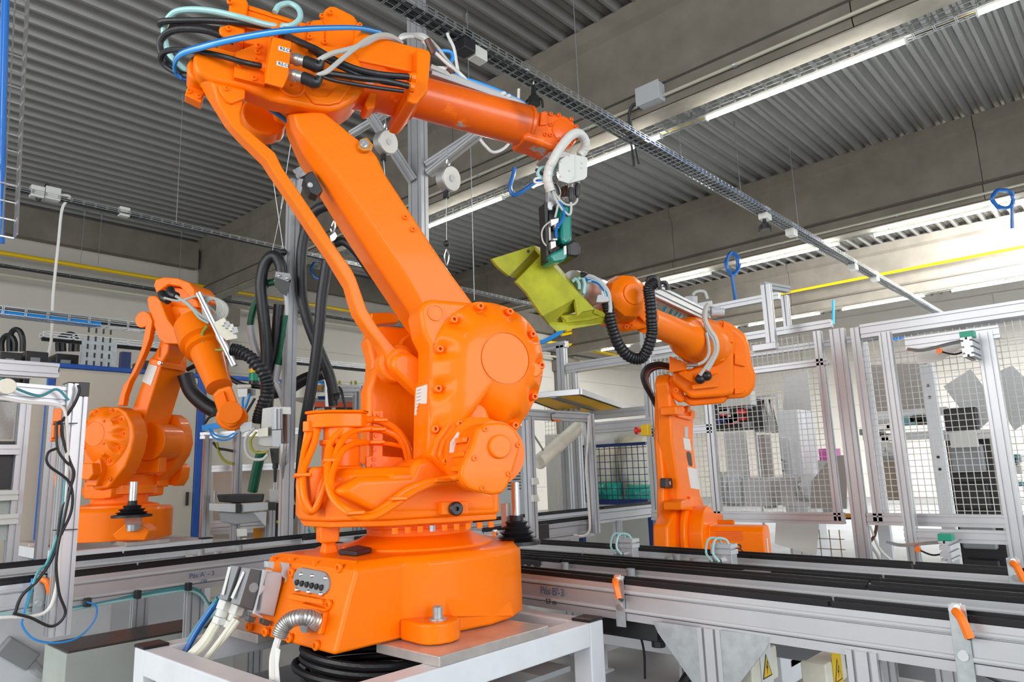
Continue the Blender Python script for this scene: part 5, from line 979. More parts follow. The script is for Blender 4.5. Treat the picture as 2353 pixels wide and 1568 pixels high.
# ================================================================ left robot
Z6, Z7, Z8, Z9, Z10 = zm(100, 600, 2.24), zm(1450, 850, 3.485), zm(1100, 550, 3.357), zm(1200, 300, 4.9), zm(400, 750, 2.959)
ZW = zm(1200, 600, 5.2275)
a_ = pD(272, 1200, 6.35); a_.z = 0
R2 = Frame(a_, (.865, .505, 0))
r2 = thing('industrial_robot', 'orange industrial robot on the left, forearm bent down to a glue nozzle', 'robot', (a_.x, a_.y, .92))
def rk(name, pts, s0, s1, parent, bevel=.012, **k): return slab(name, R2, Z6, pts, s0, s1, parent, bevel=bevel, **k)
zb = max(.86, pD(272, 1245, 5.93).z)
b = MB(); b.lathe((a_.x, a_.y, zb), (a_.x, a_.y, zb+.27), [(0, .44), (.9, .44), (1, .42), (1, .3)], 48); base2 = build('base', b, 'orange', r2, bevel=.006)
b = MB(); b.lathe((a_.x, a_.y, zb+.2), (a_.x, a_.y, zb+.46), [(0, .34), (.35, .32), (.42, .23), (.7, .23), (.72, .30), (1, .30)], 40); build('pivot_column', b, 'orange', r2)
f_ = R2.d*.0+R2.n*.40; c2 = a_+f_+R2.d*.05
fp_ = [pD(*Z6(p), 5.8) for p in ((350, 1410), (415, 1355), (500, 1355), (545, 1390), (520, 1440), (370, 1440))]
b = MB(); b.loft([[p-R2.n*.12 for p in fp_], fp_]); build('foot', b, 'orange', base2, bevel=.012)
q = pD(*Z6((455, 1390)), 5.78); b = MB(); b.cyl(q, q+V((0, 0, .05)), .04, n=14); build('hold_down_bolt', b, 'zinc', base2)
gp = [pD(*Z6(p), 5.76) for p in ((415, 1305), (502, 1305), (495, 1380), (470, 1392), (430, 1390), (415, 1340))]; b = MB(); b.loft([[p-R2.n*.02 for p in gp], gp]); build('transparent_guard', b, 'glass', r2, smooth=False)
bl = pD(*Z6((455, 1300)), 5.7); b = MB(); b.lathe(bl-V((0, 0, .03)), bl+V((0, 0, .1)), [(0, .15), (.15, .15), (.2, .1), (.3, .12), (.35, .08), (.5, .1), (.55, .06), (.7, .07), (.75, .035), (1, .035)], 20); build('bellows', b, 'rubber', r2, label='black rubber bellows on the base')
b = MB(); b.cyl(bl+V((0, 0, .1)), bl+V((0, 0, .25)), .03, n=12); build('piston_rod', b, 'chrome', r2)
tb = rk('turret', [(205, 1130), (290, 1180), (352, 1163), (345, 1220), (290, 1228), (205, 1225)], -.36, .30, r2)
rk('near_cheek', [(232, 770), (262, 760), (380, 750), (425, 775), (458, 840), (465, 900), (450, 980), (420, 1060), (330, 1170), (260, 1180), (215, 1130), (200, 1060), (205, 960), (218, 850)], .18, .36, tb, bevel=.02)
rim = [(262, 765), (350, 755), (400, 770), (440, 820), (452, 880), (440, 960), (410, 1010), (360, 1060), (280, 1050), (235, 1010), (215, 960), (215, 880), (230, 810)]
def cover(fr, zf, rim, cpt, parent, s0, hgt, rdisc):
    c = fr.hit(*zf(cpt), s0); P = [fr.hit(*zf(p), s0) for p in rim]; n = len(P); D = []
    for i in range(n):
        for k in range(4):
            t = k/4; a, b_, c_, d_ = P[i-1], P[i], P[(i+1) % n], P[(i+2) % n]
            D.append(.5*((2*b_)+(c_-a)*t+(2*a-5*b_+4*c_-d_)*t*t+(3*b_-a-3*c_+d_)*t**3))
    L = []
    for sc_, h in ((1, 0), (.985, .3), (.93, .5), (.8, .72), (.66, .88), (.55, .96)): L.append([c+(p-c)*sc_+fr.n*hgt*h for p in D])
    for r_, h in ((rdisc*1.1, 1), (rdisc, 1.0), (rdisc*.97, .94), (rdisc*.95, 1.), (.001, 1.)): L.append([c+(p-c).normalized()*r_+fr.n*hgt*h for p in D])
    b = MB(); b.loft(L); g = build('gear_cover', b, 'orange', parent, angle=50); return g
gc2 = scallop(R2, Z6, rim, (285, 892), [(232, 848), (268, 778), (352, 770), (395, 815), (408, 888), (385, 962), (340, 1028), (292, 1100), (210, 960)], tb, .34, .105, .9)
bolt(R2.hit(*Z6((345, 1122)), .36), R2.n, tb, .02, .02); bolt(R2.hit(*Z6((310, 940)), .42), R2.n, gc2, .012, .01); bolt(R2.hit(*Z6((312, 825)), .42), R2.n, gc2, .012, .01)
disc('round_boss', R2, R2.hit(*Z6((345, 905)), .0), .03, .40, .46, tb, bevel=.006)
rk('motor_body', [(155, 1045), (250, 1040), (255, 1100), (230, 1130), (155, 1120)], .2, .5, tb); rk('motor_flange', [(225, 1060), (290, 1010), (300, 1080), (270, 1160), (215, 1160)], .3, .42, tb)
rk('motor_cap', [(52, 1100), (62, 1100), (62, 1160), (55, 1160)], .5, .56, tb, bevel=.004)
rk('far_cheek', [(620, 840), (650, 785), (690, 810), (712, 870), (718, 940), (700, 1000), (660, 1060), (590, 1130), (590, 1165), (470, 1165), (470, 1095), (590, 1090), (600, 1000)], -.40, -.24, tb, bevel=.02)
rk('far_motor', [(610, 1070), (690, 1040), (712, 1060), (705, 1120), (680, 1160), (600, 1145)], -.55, -.42, tb)
for x_, y_ in ((712, 915), (695, 965), (700, 870)): bolt(R2.hit(*Z6((x_, y_)), -.30), R2.d, tb, .02, .03)
# lower arm: front (n) face + right face
LFo, LFi, LFr = [(595, 430), (520, 590), (440, 790), (470, 985)], [(665, 425), (620, 560), (580, 700), (500, 880)], [(735, 530), (700, 640), (640, 850), (575, 960)]
la = rk('lower_arm', [(555, 500), (590, 440), (612, 432), (614, 520), (604, 548), (560, 690), (512, 840), (480, 990), (455, 965), (432, 900), (440, 800), (500, 640)], -.22, .12, r2, bevel=.016)
rk('arm_collar', [(548, 498), (612, 518), (606, 547), (540, 528)], -.17, .15, la, bevel=.008)
rk('arm_neck', [(600, 400), (650, 400), (640, 470), (614, 520), (580, 500), (590, 440)], -.12, .12, la, bevel=.02)
rk('data_sticker', [(546, 512), (590, 532), (552, 642), (506, 620)], .119, .124, la, mat='label', bevel=0)
bolt(R2.hit(*Z6((604, 526)), .15), R2.n, la, .02, .02, 'chrome')
disc('arm_hub', R2, R2.hit(*Z6((560, 930)), 0), .17, -.24, .05, tb, bevel=.012)
rk('pocket_floor', [(465, 960), (600, 980), (590, 1090), (470, 1095)], -.1, .0, tb, bevel=.01)
def hitd(p, P0): r = ray(*Z6(p)); return EYE+r*((P0-EYE).dot(R2.d)/r.dot(R2.d))
Pc = R2.hit(*Z6((348, 1190)), .28)
F_ = [hitd(p, Pc) for p in ((350, 1166), (462, 1092), (588, 1092), (592, 1165), (586, 1210), (345, 1220))]
b = MB(); b.loft([[p-R2.d*.25 for p in F_], F_]); build('front_wall', b, 'orange', tb, bevel=.012)
# parallel rod
rk('parallel_rod', [(540, 260), (560, 310), (545, 400), (520, 470), (475, 570), (445, 620), (420, 690), (410, 745), (380, 745), (390, 700), (410, 640), (440, 600), (485, 500), (505, 440), (525, 330)], .16, .22, r2, bevel=.008)
# arm house and forearm
ah = rk('arm_house', [(530, 195), (545, 178), (575, 178), (600, 200), (640, 300), (700, 380), (750, 430), (620, 425), (590, 400), (565, 330), (540, 250)], .05, .20, r2, bevel=.012)
disc('pivot_cap', R2, R2.hit(*Z6((595, 325)), 0), .075, .19, .22, ah, bevel=.006)
rk('house_core', [(630, 260), (660, 225), (760, 230), (840, 280), (860, 380), (800, 430), (720, 430), (640, 410), (620, 340)], -.2, .08, ah, bevel=.03, seg=4)
for x_, y_ in ((693, 277), (652, 318)): bolt(R2.hit(*Z6((x_, y_)), .08), R2.n, ah, .018, .012)
rk('motor_pair', [(640, 130), (770, 150), (800, 240), (640, 230), (625, 160)], -.1, .02, ah, bevel=.01)
b = MB(); cc_ = [(565, 125), (575, 95), (620, 82), (690, 88), (750, 110), (778, 145), (780, 185), (760, 195), (700, 130), (640, 120), (600, 150), (580, 165)]
rk('motor_cap', cc_, -.22, .10, ah, bevel=.012)
P0, P1 = pD(*Z6((795, 330)), 5.95), pD(*Z6((905, 650)), 5.6)
dr = (P1-P0); b = MB(); b.lathe(P0, P1, [(0, .19), (.3, .19), (.33, .15), (.42, .165), (.44, .13), (.93, .10), (1, .10)], 32); fa2 = build('forearm', b, 'orange', r2)
wq = lambda p, t: pD(*Z6(p), t)
W1 = [(868, 690), (900, 660), (965, 640), (985, 690), (1010, 760), (1015, 810), (990, 850), (950, 860), (915, 830)]
b = MB(); F_ = [wq(p, 5.35) for p in W1]; b.loft([[p+(p-EYE).normalized()*.2 for p in F_], F_]); wr2 = build('wrist', b, 'orange', r2, bevel=.02, seg=3)
b = MB(); F_ = [wq((970+85*math.cos(k*.4488), 805+70*math.sin(k*.4488)), 5.42) for k in range(14)]; b.loft([[p+(p-EYE).normalized()*.12 for p in F_], F_]); build('wrist_hub', b, 'orange', wr2, bevel=.02)
b = MB(); q = wq((963, 780), 5.34); nn = (EYE-q).normalized(); b.cyl(q, q+nn*.025, .085, n=30); build('wrist_cover', b, 'orange', wr2, bevel=.006)
F_ = [wq(p, 5.33) for p in ((918, 672), (926, 670), (950, 745), (942, 748))]; b = MB(); b.loft([[p-nn*.02 for p in F_], [p+nn*.006 for p in F_]]); build('cast_ridge', b, 'orange', wr2, bevel=.003)
b = MB(); F_ = [wq(p, 5.4) for p in ((1010, 850), (1030, 830), (1075, 825), (1075, 870), (1030, 885), (1012, 880))]; b.loft([[p-nn*.08 for p in F_], F_]); build('tool_flange', b, 'alu', r2, bevel=.006)
# cables on the left robot
for P, r_, mt, n_ in (([(680, 180), (740, 215), (800, 270), (860, 310)], .012, 'cable', 1), ([(620, 190), (700, 205), (800, 180), (880, 200), (900, 250)], .01, 'cable', 1), ([(690, 185), (760, 240), (800, 290), (850, 320)], .01, 'cyan', 1),
                      ([(845, 335), (820, 370), (825, 430), (870, 458), (960, 455)], .013, 'limed', 1), ([(950, 320), (900, 330), (895, 390), (930, 440), (965, 460)], .012, 'cable', 1)):
    b = MB(); b.tube([wq(p, 5.7) for p in P], r_, 8); build('loose_cable', b, mt, r2)
for k in range(6):
    cx, cyy, rx, ry = 860+k*5, 235+k*4, 38+k*5, 48+k*2
    b = MB(); b.tube([wq((cx+rx*math.cos(a*.6+k), cyy+ry*math.sin(a*.6+k)), 5.68) for a in range(11)]+[wq((890+k*8, 300), 5.68)], .010, 6, 4); build('cable_loop', b, 'cable', r2)
for (x_, y_, t_) in ((618, 185, 5.8), (660, 165, 5.8)):
    b = MB(); q = wq((x_-8, y_-20), t_); q2 = wq((x_, y_+5), t_-.03); q3 = wq((x_+25, y_+18), t_-.05); b.tube([q, q2, q3], .035, 10, 4); build('cable_plug', b, 'black', r2)
vb = thing('valve_block', 'pale pneumatic valve block with tubes on the left robot forearm', 'valve block', wq((930, 340), 5.6))
b = MB(); F_ = [wq(p, 5.55) for p in ((870, 320), (930, 290), (990, 350), (1000, 400), (940, 410), (905, 380))]; b.loft([[p+(p-EYE).normalized()*.08 for p in F_], F_]); build('housing', b, 'ivory', vb, bevel=.006)
for k in range(4):
    b = MB(); F_ = [wq((p[0]+k*20, p[1]+k*14), 5.52) for p in ((905, 300), (935, 295), (945, 325), (915, 335))]; b.loft([[p+(p-EYE).normalized()*.05 for p in F_], F_]); build('valve', b, 'lgrey' if k % 2 else 'ivory', vb, bevel=.003)
b = MB(); b.prof(wq((800, 165), 5.65), wq((985, 540), 5.55), .05, .035); build('mounting_rail', b, 'alu', vb, smooth=False)
# corrugated black hose from the rail to the tool
hb = MB(); hp = [wq(p, 5.5) for p in ((965, 455), (1010, 465), (1080, 510), (1140, 590), (1155, 660), (1130, 740), (1110, 800), (1105, 835))]; hb.tube(hp, .045, 12, 12, rr=lambda i: .05 if i % 3 else .042); tag(build('corrugated_hose', hb, 'rubber'), 'thick black corrugated hose from the left robot forearm to the glue tool', 'hose')
# glue tool
gt = thing('glue_tool', 'aluminium glue dispensing tool with pointed nozzle hanging at the left robot wrist', 'tool', pD(*Z10((680, 760)), 5.4))
def gsl(name, P, t, th, mat, bev=.004):
    F_ = [pD(*Z10(p), t) for p in P]; b = MB(); b.loft([[p+(p-EYE).normalized()*th for p in F_], F_]); return build(name, b, mat, gt, bevel=bev)
gsl('body_plate', [(600, 560), (700, 545), (735, 560), (735, 815), (620, 820), (570, 810), (590, 700)], 5.42, .1, 'steel')
gsl('slide', [(665, 560), (735, 545), (735, 700), (665, 705)], 5.36, .05, 'alu')
gsl('slide_rod', [(682, 560), (695, 560), (695, 700), (682, 700)], 5.34, .02, 'chrome', 0); gsl('slide_rod', [(710, 560), (718, 560), (718, 700), (710, 700)], 5.34, .02, 'chrome', 0)
gsl('lower_plate', [(665, 710), (730, 705), (728, 822), (668, 822)], 5.36, .03, 'alu')
gsl('ivory_valve', [(570, 700), (640, 685), (640, 750), (570, 755)], 5.36, .05, 'ivory')
gsl('ring_clamp', [(735, 548), (795, 550), (795, 600), (735, 598)], 5.36, .08, 'white')
gsl('side_body', [(740, 600), (770, 600), (770, 800), (745, 800)], 5.4, .05, 'brown')
b = MB(); b.lathe(pD(*Z10((748, 795)), 5.38), pD(*Z10((738, 1040)), 5.38), [(0, .036), (.55, .036), (.65, .018), (.98, .006), (1, .002)], 16); build('nozzle', b, 'chrome', gt)
gsl('motor', [(650, 830), (735, 830), (730, 935), (665, 935)], 5.4, .06, 'black')
b = MB(); b.lathe(pD(*Z10((690, 930)), 5.4), pD(*Z10((686, 1060)), 5.4), [(0, .022), (.3, .022), (.32, .014), (1, .010)], 10); build('piston', b, 'black', gt)
b = MB(); b.tube([pD(*Z10(p), 5.35) for p in ((550, 690), (490, 760), (490, 850), (530, 900), (600, 905), (640, 870))], .012, 8); build('clear_tube', b, 'cable', gt)
b = MB(); b.tube([pD(*Z10(p), 5.36) for p in ((560, 720), (520, 780), (540, 850), (600, 860), (640, 850))], .009, 8); build('clear_tube', b, 'limed', gt)
# ================================================================ right robot
a_ = pY(1600, 1240, 4.75); R3 = Frame((a_.x, a_.y, 0), (-.217, .979, 0)); a_.z = .4
r3 = thing('industrial_robot', 'orange industrial robot on the right holding up a yellow-green moulding', 'robot', a_)
def rr_(name, P, s0, s1, parent=r3, zf=Z7, bevel=.01, **k): return slab(name, R3, zf, P, s0, s1, parent, bevel=bevel, **k)
la = rr_('lower_arm', [(315, 30), (345, 60), (330, 200), (380, 290), (480, 300), (505, 400), (500, 600), (530, 800), (555, 980), (585, 1100), (600, 1180), (480, 1200), (380, 1250), (375, 1440), (300, 1440), (295, 1250), (390, 1060), (380, 900), (330, 560), (318, 260), (300, 100)], .0, .10, bevel=.02)
b = MB(); fr_ = [(245, 170), (262, 90), (305, 25), (320, 60), (322, 260), (332, 560), (355, 850), (392, 1045), (375, 1085), (372, 1440), (265, 1440), (262, 900), (240, 600), (240, 300)]
rr_('front_web', fr_, -.03, .02, la, bevel=.02)
rr_('window_slot', [(447, 660), (462, 655), (480, 670), (492, 765), (485, 775), (465, 765), (450, 700)], .098, .102, la, mat='ink', bevel=.0)
for P in ([(430, 458), (455, 456), (457, 545), (432, 545)], [(418, 545), (470, 555), (485, 650), (432, 640)], [(452, 780), (525, 795), (552, 962), (480, 948)]): rr_('sticker', P, .098, .103, la, mat='label' if P[0][0] != 430 else 'lgrey', bevel=0)
rr_('rubber_stop', [(280, 868), (348, 868), (352, 950), (280, 945)], .02, .06, la, mat='black', bevel=.006, label='square black rubber stop')
q = R3.hit(*Z7((304, 908)), .06); b = MB(); b.cyl(q, q+R3.n*.008, .012, n=12); build('screw', b, 'chrome', la)
rr_('lug', [(362, 290), (420, 285), (438, 320), (420, 360), (365, 360)], .05, .16, la); rr_('lug', [(455, 290), (475, 285), (478, 340), (455, 340)], .08, .13, la, bevel=.004); rr_('lug', [(375, 365), (480, 370), (485, 320), (515, 330), (515, 395), (485, 405), (385, 380)], .06, .12, la)
rr_('lug', [(405, 1060), (455, 1035), (500, 1055), (500, 1130), (410, 1125)], .06, .18, la); rr_('lug', [(470, 1015), (570, 1030), (590, 1110), (510, 1140), (500, 1060)], .02, .12, la)
# axis-2 gearbox and motor
gcn = R3.hit(*Z7((520, 1300)), .1)-R3.n*.1
def rdisc(name, px_, py_, r_, s0, s1, n=40, be=.01): c = R3.hit(*Z7((px_, py_)), (s0+s1)/2); c = c-R3.n*((s0+s1)/2); b = MB(); b.cyl(c+R3.n*s0, c+R3.n*s1, r_, n=n); return build(name, b, 'orange', r3, bevel=be)
gcp = R3.hit(*Z7((470, 1340)), .12)-R3.n*.12
for r_, s0, s1 in ((.23, .0, .13), (.245, .125, .165), (.195, .16, .26)):
    b = MB(); b.cyl(gcp+R3.n*s0, gcp+R3.n*s1, r_, n=44); build('gearbox_housing', b, 'orange', r3, bevel=.014)
rr_('gear_lug', [(525, 1150), (560, 1120), (640, 1120), (680, 1150), (735, 1150), (745, 1210), (700, 1260), (640, 1240), (560, 1170)], .08, .14, bevel=.012)
b = MB(); q = R3.hit(*Z7((735, 1228)), .17); b.cyl(q-R3.n*.06, q+R3.n*.08, .022, n=14); build('lifting_pin', b, 'orange', r3, bevel=.003)
rr_('small_sticker', [(655, 1243), (680, 1238), (683, 1268), (657, 1272)], .262, .266, mat='label', bevel=0)
def mp(p, s_): return R3.hit(*Z7(p), s_)
# motor: square body along n
c_ = gcp+V((0, 0, -.03))
mt = MB(); hw, hh = .10, .105
o1, o2 = .26, .60
pr_ = [(-hw, -hh), (hw, -hh), (hw, hh*.7), (hw*.7, hh), (-hw*.7, hh), (-hw, hh*.7)]
b = MB(); b.loft([[c_+R3.n*o1+R3.d*x_+V((0, 0, y_)) for x_, y_ in pr_], [c_+R3.n*o2+R3.d*x_+V((0, 0, y_)) for x_, y_ in pr_]]); mo = build('axis_motor', b, 'orange', r3, bevel=.008)
b = MB(); b.loft([[c_+R3.n*(o1+.02)+R3.d*x_*1.06+V((0, 0, y_*1.06)) for x_, y_ in pr_], [c_+R3.n*(o1-.04)+R3.d*x_*1.06+V((0, 0, y_*1.06)) for x_, y_ in pr_]]); build('motor_flange', b, 'orange', mo, bevel=.006)
for k in range(5):
    q = c_-R3.d*(hw+.002)+V((0, 0, .075-k*.012)); b = MB(); b.bar(q+R3.n*(o1+.06), q+R3.n*(o2-.12), .003, .004); build('cooling_slot', b, 'motor_r', mo, smooth=False)
q = c_+R3.n*(o1+.06)-R3.d*(hw+.0015)+V((0, 0, -.03)); text('ABB', q, R3.n, (0, 0, 1), .085, 'ink', mo, depth=.001)
q = c_+R3.n*(o2+.001)+V((0, 0, .0)); b = MB(); b.loft([[q-R3.d*.03+V((0, 0, -.06)), q+R3.d*.0+V((0, 0, -.06)), q+V((0, 0, .03)), q-R3.d*.03+V((0, 0, .03))], [q+R3.n*.001-R3.d*.03+V((0, 0, -.06)), q+R3.n*.001+V((0, 0, -.06)), q+R3.n*.001+V((0, 0, .03)), q+R3.n*.001-R3.d*.03+V((0, 0, .03))]]); build('sticker', b, 'label', mo, smooth=False)
b = MB(); b.box((a_.x-.22, a_.y-.2, .36), (a_.x+.2, a_.y+.3, .72)); build('base', b, 'orange', r3, bevel=.03, seg=3)
# upper arm house
def wsl(name, P, t, th, mat='orange', bev=.012, par=r3, zf=Z8, back=None, **k):
    F_ = [pD(*zf(p), t) for p in P]; B_ = [p+(p-EYE).normalized()*th for p in F_]
    if back: B_ = [pD(*zf(p), t+th) for p in back]
    b = MB(); b.loft([B_, F_]); return build(name, b, mat, par, bevel=bev, **k)
uh = wsl('arm_house', [(1490, 1100), (1500, 1010), (1640, 1000), (1760, 930), (1830, 860), (1810, 720), (1850, 618), (1880, 625), (1960, 665), (1965, 870), (1968, 1195), (1900, 1212), (1640, 1232), (1590, 1190)], 4.60, .34, bev=.03, seg=5)
wsl('rear_house', [(1900, 625), (1960, 660), (2060, 740), (2090, 830), (2105, 960), (2138, 1050), (2132, 1140), (2090, 1200), (2040, 1225), (1900, 1235), (1900, 900)], 4.66, .40, bev=.05, par=uh, seg=5)
wsl('side_rib', [(1972, 880), (2045, 945), (2058, 985), (1972, 965)], 4.64, .1, bev=.006, par=uh); wsl('side_rib', [(1972, 1150), (2055, 1160), (2040, 1190), (1972, 1198)], 4.64, .1, bev=.006, par=uh)
wsl('side_cover', [(1885, 635), (1962, 672), (1962, 800), (1900, 790), (1880, 760)], 4.57, .1, bev=.008, par=uh)
wsl('under_house', [(1590, 1190), (1640, 1232), (1960, 1200), (1890, 1265), (1640, 1288), (1560, 1240)], 4.68, .2, bev=.02, par=uh)
wsl('shoulder_disc', [(1440, 1150), (1480, 1060), (1520, 1040), (1560, 1130), (1600, 1240), (1560, 1270), (1500, 1230)], 4.66, .2, bev=.02, par=uh)
wsl('connector_plate', [(1640, 1130), (1850, 1030), (1852, 1140), (1650, 1160)], 4.56, .05, bev=.004, par=uh); wsl('connector_plate', [(1470, 900), (1610, 960), (1600, 1010), (1470, 1030)], 4.55, .12, bev=.004, par=uh)
wsl('ledge', [(1800, 925), (1900, 915), (1895, 940), (1800, 950)], 4.55, .06, bev=.005, par=uh)
class _C:
    def __init__(s): s.n = -(ray(1650, 900)).normalized(); s.d = R3.d
    def hit(s, x, y, o): return pD(x, y, 4.86-o)
CR = _C()
for x_, y_ in ((1863, 652), (1945, 683), (1948, 788), (1862, 805), (1690, 635), (1520, 1165)): bolt(CR.hit(*Z8((x_, y_)), .262), CR.n, uh, .018, .014)
for k in range(4):
    b = MB(); b.tube([CR.hit(*Z8(p), .30) for p in ((1545+k*12, 1030-k*3), (1600+k*8, 1070-k*10), (1660, 1100-k*4), (1700, 1105))], .010, 8); build('painted_cable', b, 'orange', uh)
for x_, y_ in ((1760, 1055), (1708, 1080)):
    b = MB(); b.sphere(CR.hit(*Z8((x_, y_)), .33), .032, 12); b.cyl(CR.hit(*Z8((x_+5, y_-35)), .33), CR.hit(*Z8((x_, y_)), .33), .022, n=10); build('cable_plug', b, 'black', uh)
for P, r_ in (([(1760, 1010), (1800, 940), (1835, 860), (1825, 770), (1775, 690), (1745, 620), (1750, 540), (1775, 500)], .016), ([(1705, 1050), (1770, 960), (1820, 870), (1810, 780), (1760, 690), (1740, 600), (1765, 520)], .011), ([(1690, 968), (1740, 940), (1775, 880), (1770, 790), (1755, 720)], .01)):
    b = MB(); b.tube([CR.hit(*Z8(p), .52) for p in P], r_, 8); build('grey_cable', b, 'cable', uh)
b = MB(); b.cyl(CR.hit(*Z8((1605, 972)), .32), CR.hit(*Z8((1690, 968)), .32), .014, n=10); build('hose_fitting', b, 'steel', uh)
# forearm
P0, P1 = pD(*Z8((1800, 830)), 4.75), pD(*Z8((1290, 620)), 4.0)
b = MB(); b.lathe(P0, P1, [(0, .16), (.12, .165), (.26, .155), (.30, .14), (.40, .135), (.45, .12), (.52, .085), (1, .078)], 40); fa3 = build('forearm', b, 'orange', r3)
n3 = (EYE-P1).normalized()
wh = wsl('wrist_housing', [(1200, 420), (1240, 440), (1320, 510), (1340, 560), (1335, 640), (1300, 680), (1110, 725), (1040, 690), (1030, 600), (1080, 480), (1150, 400)], 3.95, .22, bev=.04, seg=5)
wsl('wrist_plate', [(1215, 440), (1250, 440), (1335, 530), (1328, 640), (1290, 655), (1225, 590), (1210, 520)], 3.92, .06, bev=.01, par=wh)
b = MB(); q0, q1 = pD(*Z8((1160, 445)), 3.9), pD(*Z8((1050, 470)), 4.1); b.lathe(pD(*Z8((1165, 450)), 3.80), pD(*Z8((1020, 495)), 4.02), [(0, .13), (.12, .16), (.5, .17), (.9, .17), (1, .15)], 40)
hd_ = MB(); hc_ = pD(*Z8((1100, 470)), 3.95); ax = (pD(*Z8((1175, 435)), 3.80)-pD(*Z8((1010, 520)), 4.02)).normalized(); hd_.lathe(hc_-ax*.13, hc_+ax*.13, [(0, .125), (.1, .135), (.6, .135), (.85, .12), (1, .075)], 10); build('wrist_head', hd_, 'orange', wh, bevel=.02, seg=3, angle=30)
hd_ = MB(); hd_.cyl(hc_+ax*.125, hc_+ax*.14, .06, n=30); build('wrist_cover', hd_, 'orange', wh, bevel=.004)
wsl('wrist_lower', [(930, 660), (1000, 640), (1020, 590), (1060, 600), (1110, 700), (1000, 680)], 4.05, .1, bev=.01, par=wh)
for x_, y_ in ((1265, 480), (1285, 500)): q = pD(*Z8((x_, y_)), 3.92); bolt(q, (EYE-q).normalized(), wh, .015, .014)
for x_, y_ in ((1246, 488), (1247, 562)): q = pD(*Z8((x_, y_)), 3.92); b = MB(); b.cyl(q, q+(EYE-q).normalized()*.005, .013, n=12); build('white_plug', b, 'white', wh)
for x_, y_ in ((1142, 675), (1180, 665)): q = pD(*Z8((x_, y_)), 3.94); bolt(q, (EYE-q).normalized(), wh, .015, .02)
# gripper flange
b = MB(); g0 = pD(*Z8((960, 440)), 3.98); g1 = pD(*Z8((740, 370)), 3.80); b.lathe(g0, g1, [(0, .075), (.15, .09), (.4, .09), (.42, .078), (.6, .078), (.62, .085), (.8, .085), (.82, .088), (1, .088)], 32); gp_ = thing('gripper', 'round grey pneumatic gripper between the right robot wrist and the green moulding', 'gripper', g0); build('tool_changer', b, 'steel', gp_)
b = MB(); b.lathe(g1, g1+(g1-g0)*.12, [(0, .09), (1, .086)], 32); build('face_plate', b, 'alu', gp_)
F_ = [pD(*ZW(p), 3.7) for p in ((905, 405), (950, 405), (1035, 430), (1045, 490), (970, 500), (885, 500))]; b = MB(); b.loft([[p+(p-EYE).normalized()*.08 for p in F_], F_]); build('valve_block', b, 'lgrey', gp_, bevel=.006)
for P, r_, mt in (([(740, 180), (840, 190), (950, 260), (1030, 370), (1050, 470), (1060, 560), (1055, 620)], .011, 'lgrey'), ([(670, 215), (720, 200), (750, 280), (740, 390)], .009, 'cyan'), ([(600, 250), (640, 215), (680, 270), (685, 340)], .009, 'cyan'), ([(790, 240), (880, 240), (960, 310), (1010, 420)], .008, 'cyan'), ([(760, 220), (900, 260), (980, 350), (1020, 440)], .008, 'blue'), ([(700, 170), (745, 170), (760, 185)], .018, 'black')):
    b = MB(); b.tube([pD(*ZW(p), 3.72) for p in P], r_, 8); build('air_tube', b, mt, gp_)
sp = MB(); sp.tube([pD(*ZW(p), 3.75) for p in ((1020, 500), (1035, 580), (1060, 720), (1100, 860), (1160, 1010), (1260, 1130), (1370, 1175), (1450, 1150), (1520, 1020), (1560, 860), (1555, 740), (1545, 560), (1530, 420), (1520, 330), (1570, 275), (1600, 260))], .03, 12, 14, rr=lambda i: .032 if i % 4 else .027); tag(build('spiral_hose', sp, 'rubber'), 'black spiral-wrapped hose looping below the right robot wrist', 'hose')
cr = thing('cable_bracket', 'aluminium rail with black hose clamps above the right robot forearm', 'bracket', pD(*Z8((1340, 400)), 4.2))
b = MB(); b.prof(pD(*Z8((1330, 395)), 4.05), pD(*Z8((1760, 600)), 4.6), .05, .08, nh=2); build('rail', b, 'alu', cr, smooth=False)
for x_, y_, s_ in ((1345, 335, 1), (1425, 365, .8)):
    b = MB(); b.tube([pD(*Z8((x_+s_*dx, y_+s_*dy)), 4.05) for dx, dy in ((-35, 30), (-35, -20), (-15, -35), (20, -33), (38, -10), (38, 35))], .016*s_, 8, 4); build('hose_clamp', b, 'black', cr)
for k in range(8):
    b = MB(); b.tube([pD(*Z8(p), 4.45) for p in ((1420+k*16, 600-k*2), (1425+k*18, 550+k*3), (1470+k*12, 510+k*5), (1540+k*6, 530+k*4), (1500+k*14, 600), (1480+k*12, 640))], .011, 6, 5); build('tube_loop', b, ('teal', 'cyan', 'cable')[k % 3], cr)
for k in range(3):
    b = MB(); b.tube([pD(*Z8(p), 4.3) for p in ((1370, 360+k*6), (1440, 395+k*6), (1530, 430+k*5), (1565, 470))], .010, 6, 5); build('tube_loop', b, 'teal', cr)
b = MB(); F_ = [pD(*Z8(p), 4.75) for p in ((1595, 590), (1690, 575), (1740, 620), (1600, 640))]; b.loft([[p+(p-EYE).normalized()*.1 for p in F_], F_]); build('valve_terminal', b, 'black', cr, bevel=.006)
b = MB(); b.cyl(pD(*Z8((1790, 562)), 4.6), pD(*Z8((1890, 562)), 4.6), .028, n=14); b.bar(pD(*Z8((1640, 530)), 4.6), pD(*Z8((1800, 500)), 4.6), .04, .04); b.bar(pD(*Z8((1640, 440)), 4.6), pD(*Z8((1640, 510)), 4.6), .06, .06, (1, 0, 0)); build('silencer', b, 'lgrey', cr, bevel=.003)
b = MB(); b.tube([pD(*Z8(p), 4.6) for p in ((1650, 430), (1680, 405), (1740, 405), (1765, 460))], .010, 6); build('tube_loop', b, 'cable', cr)
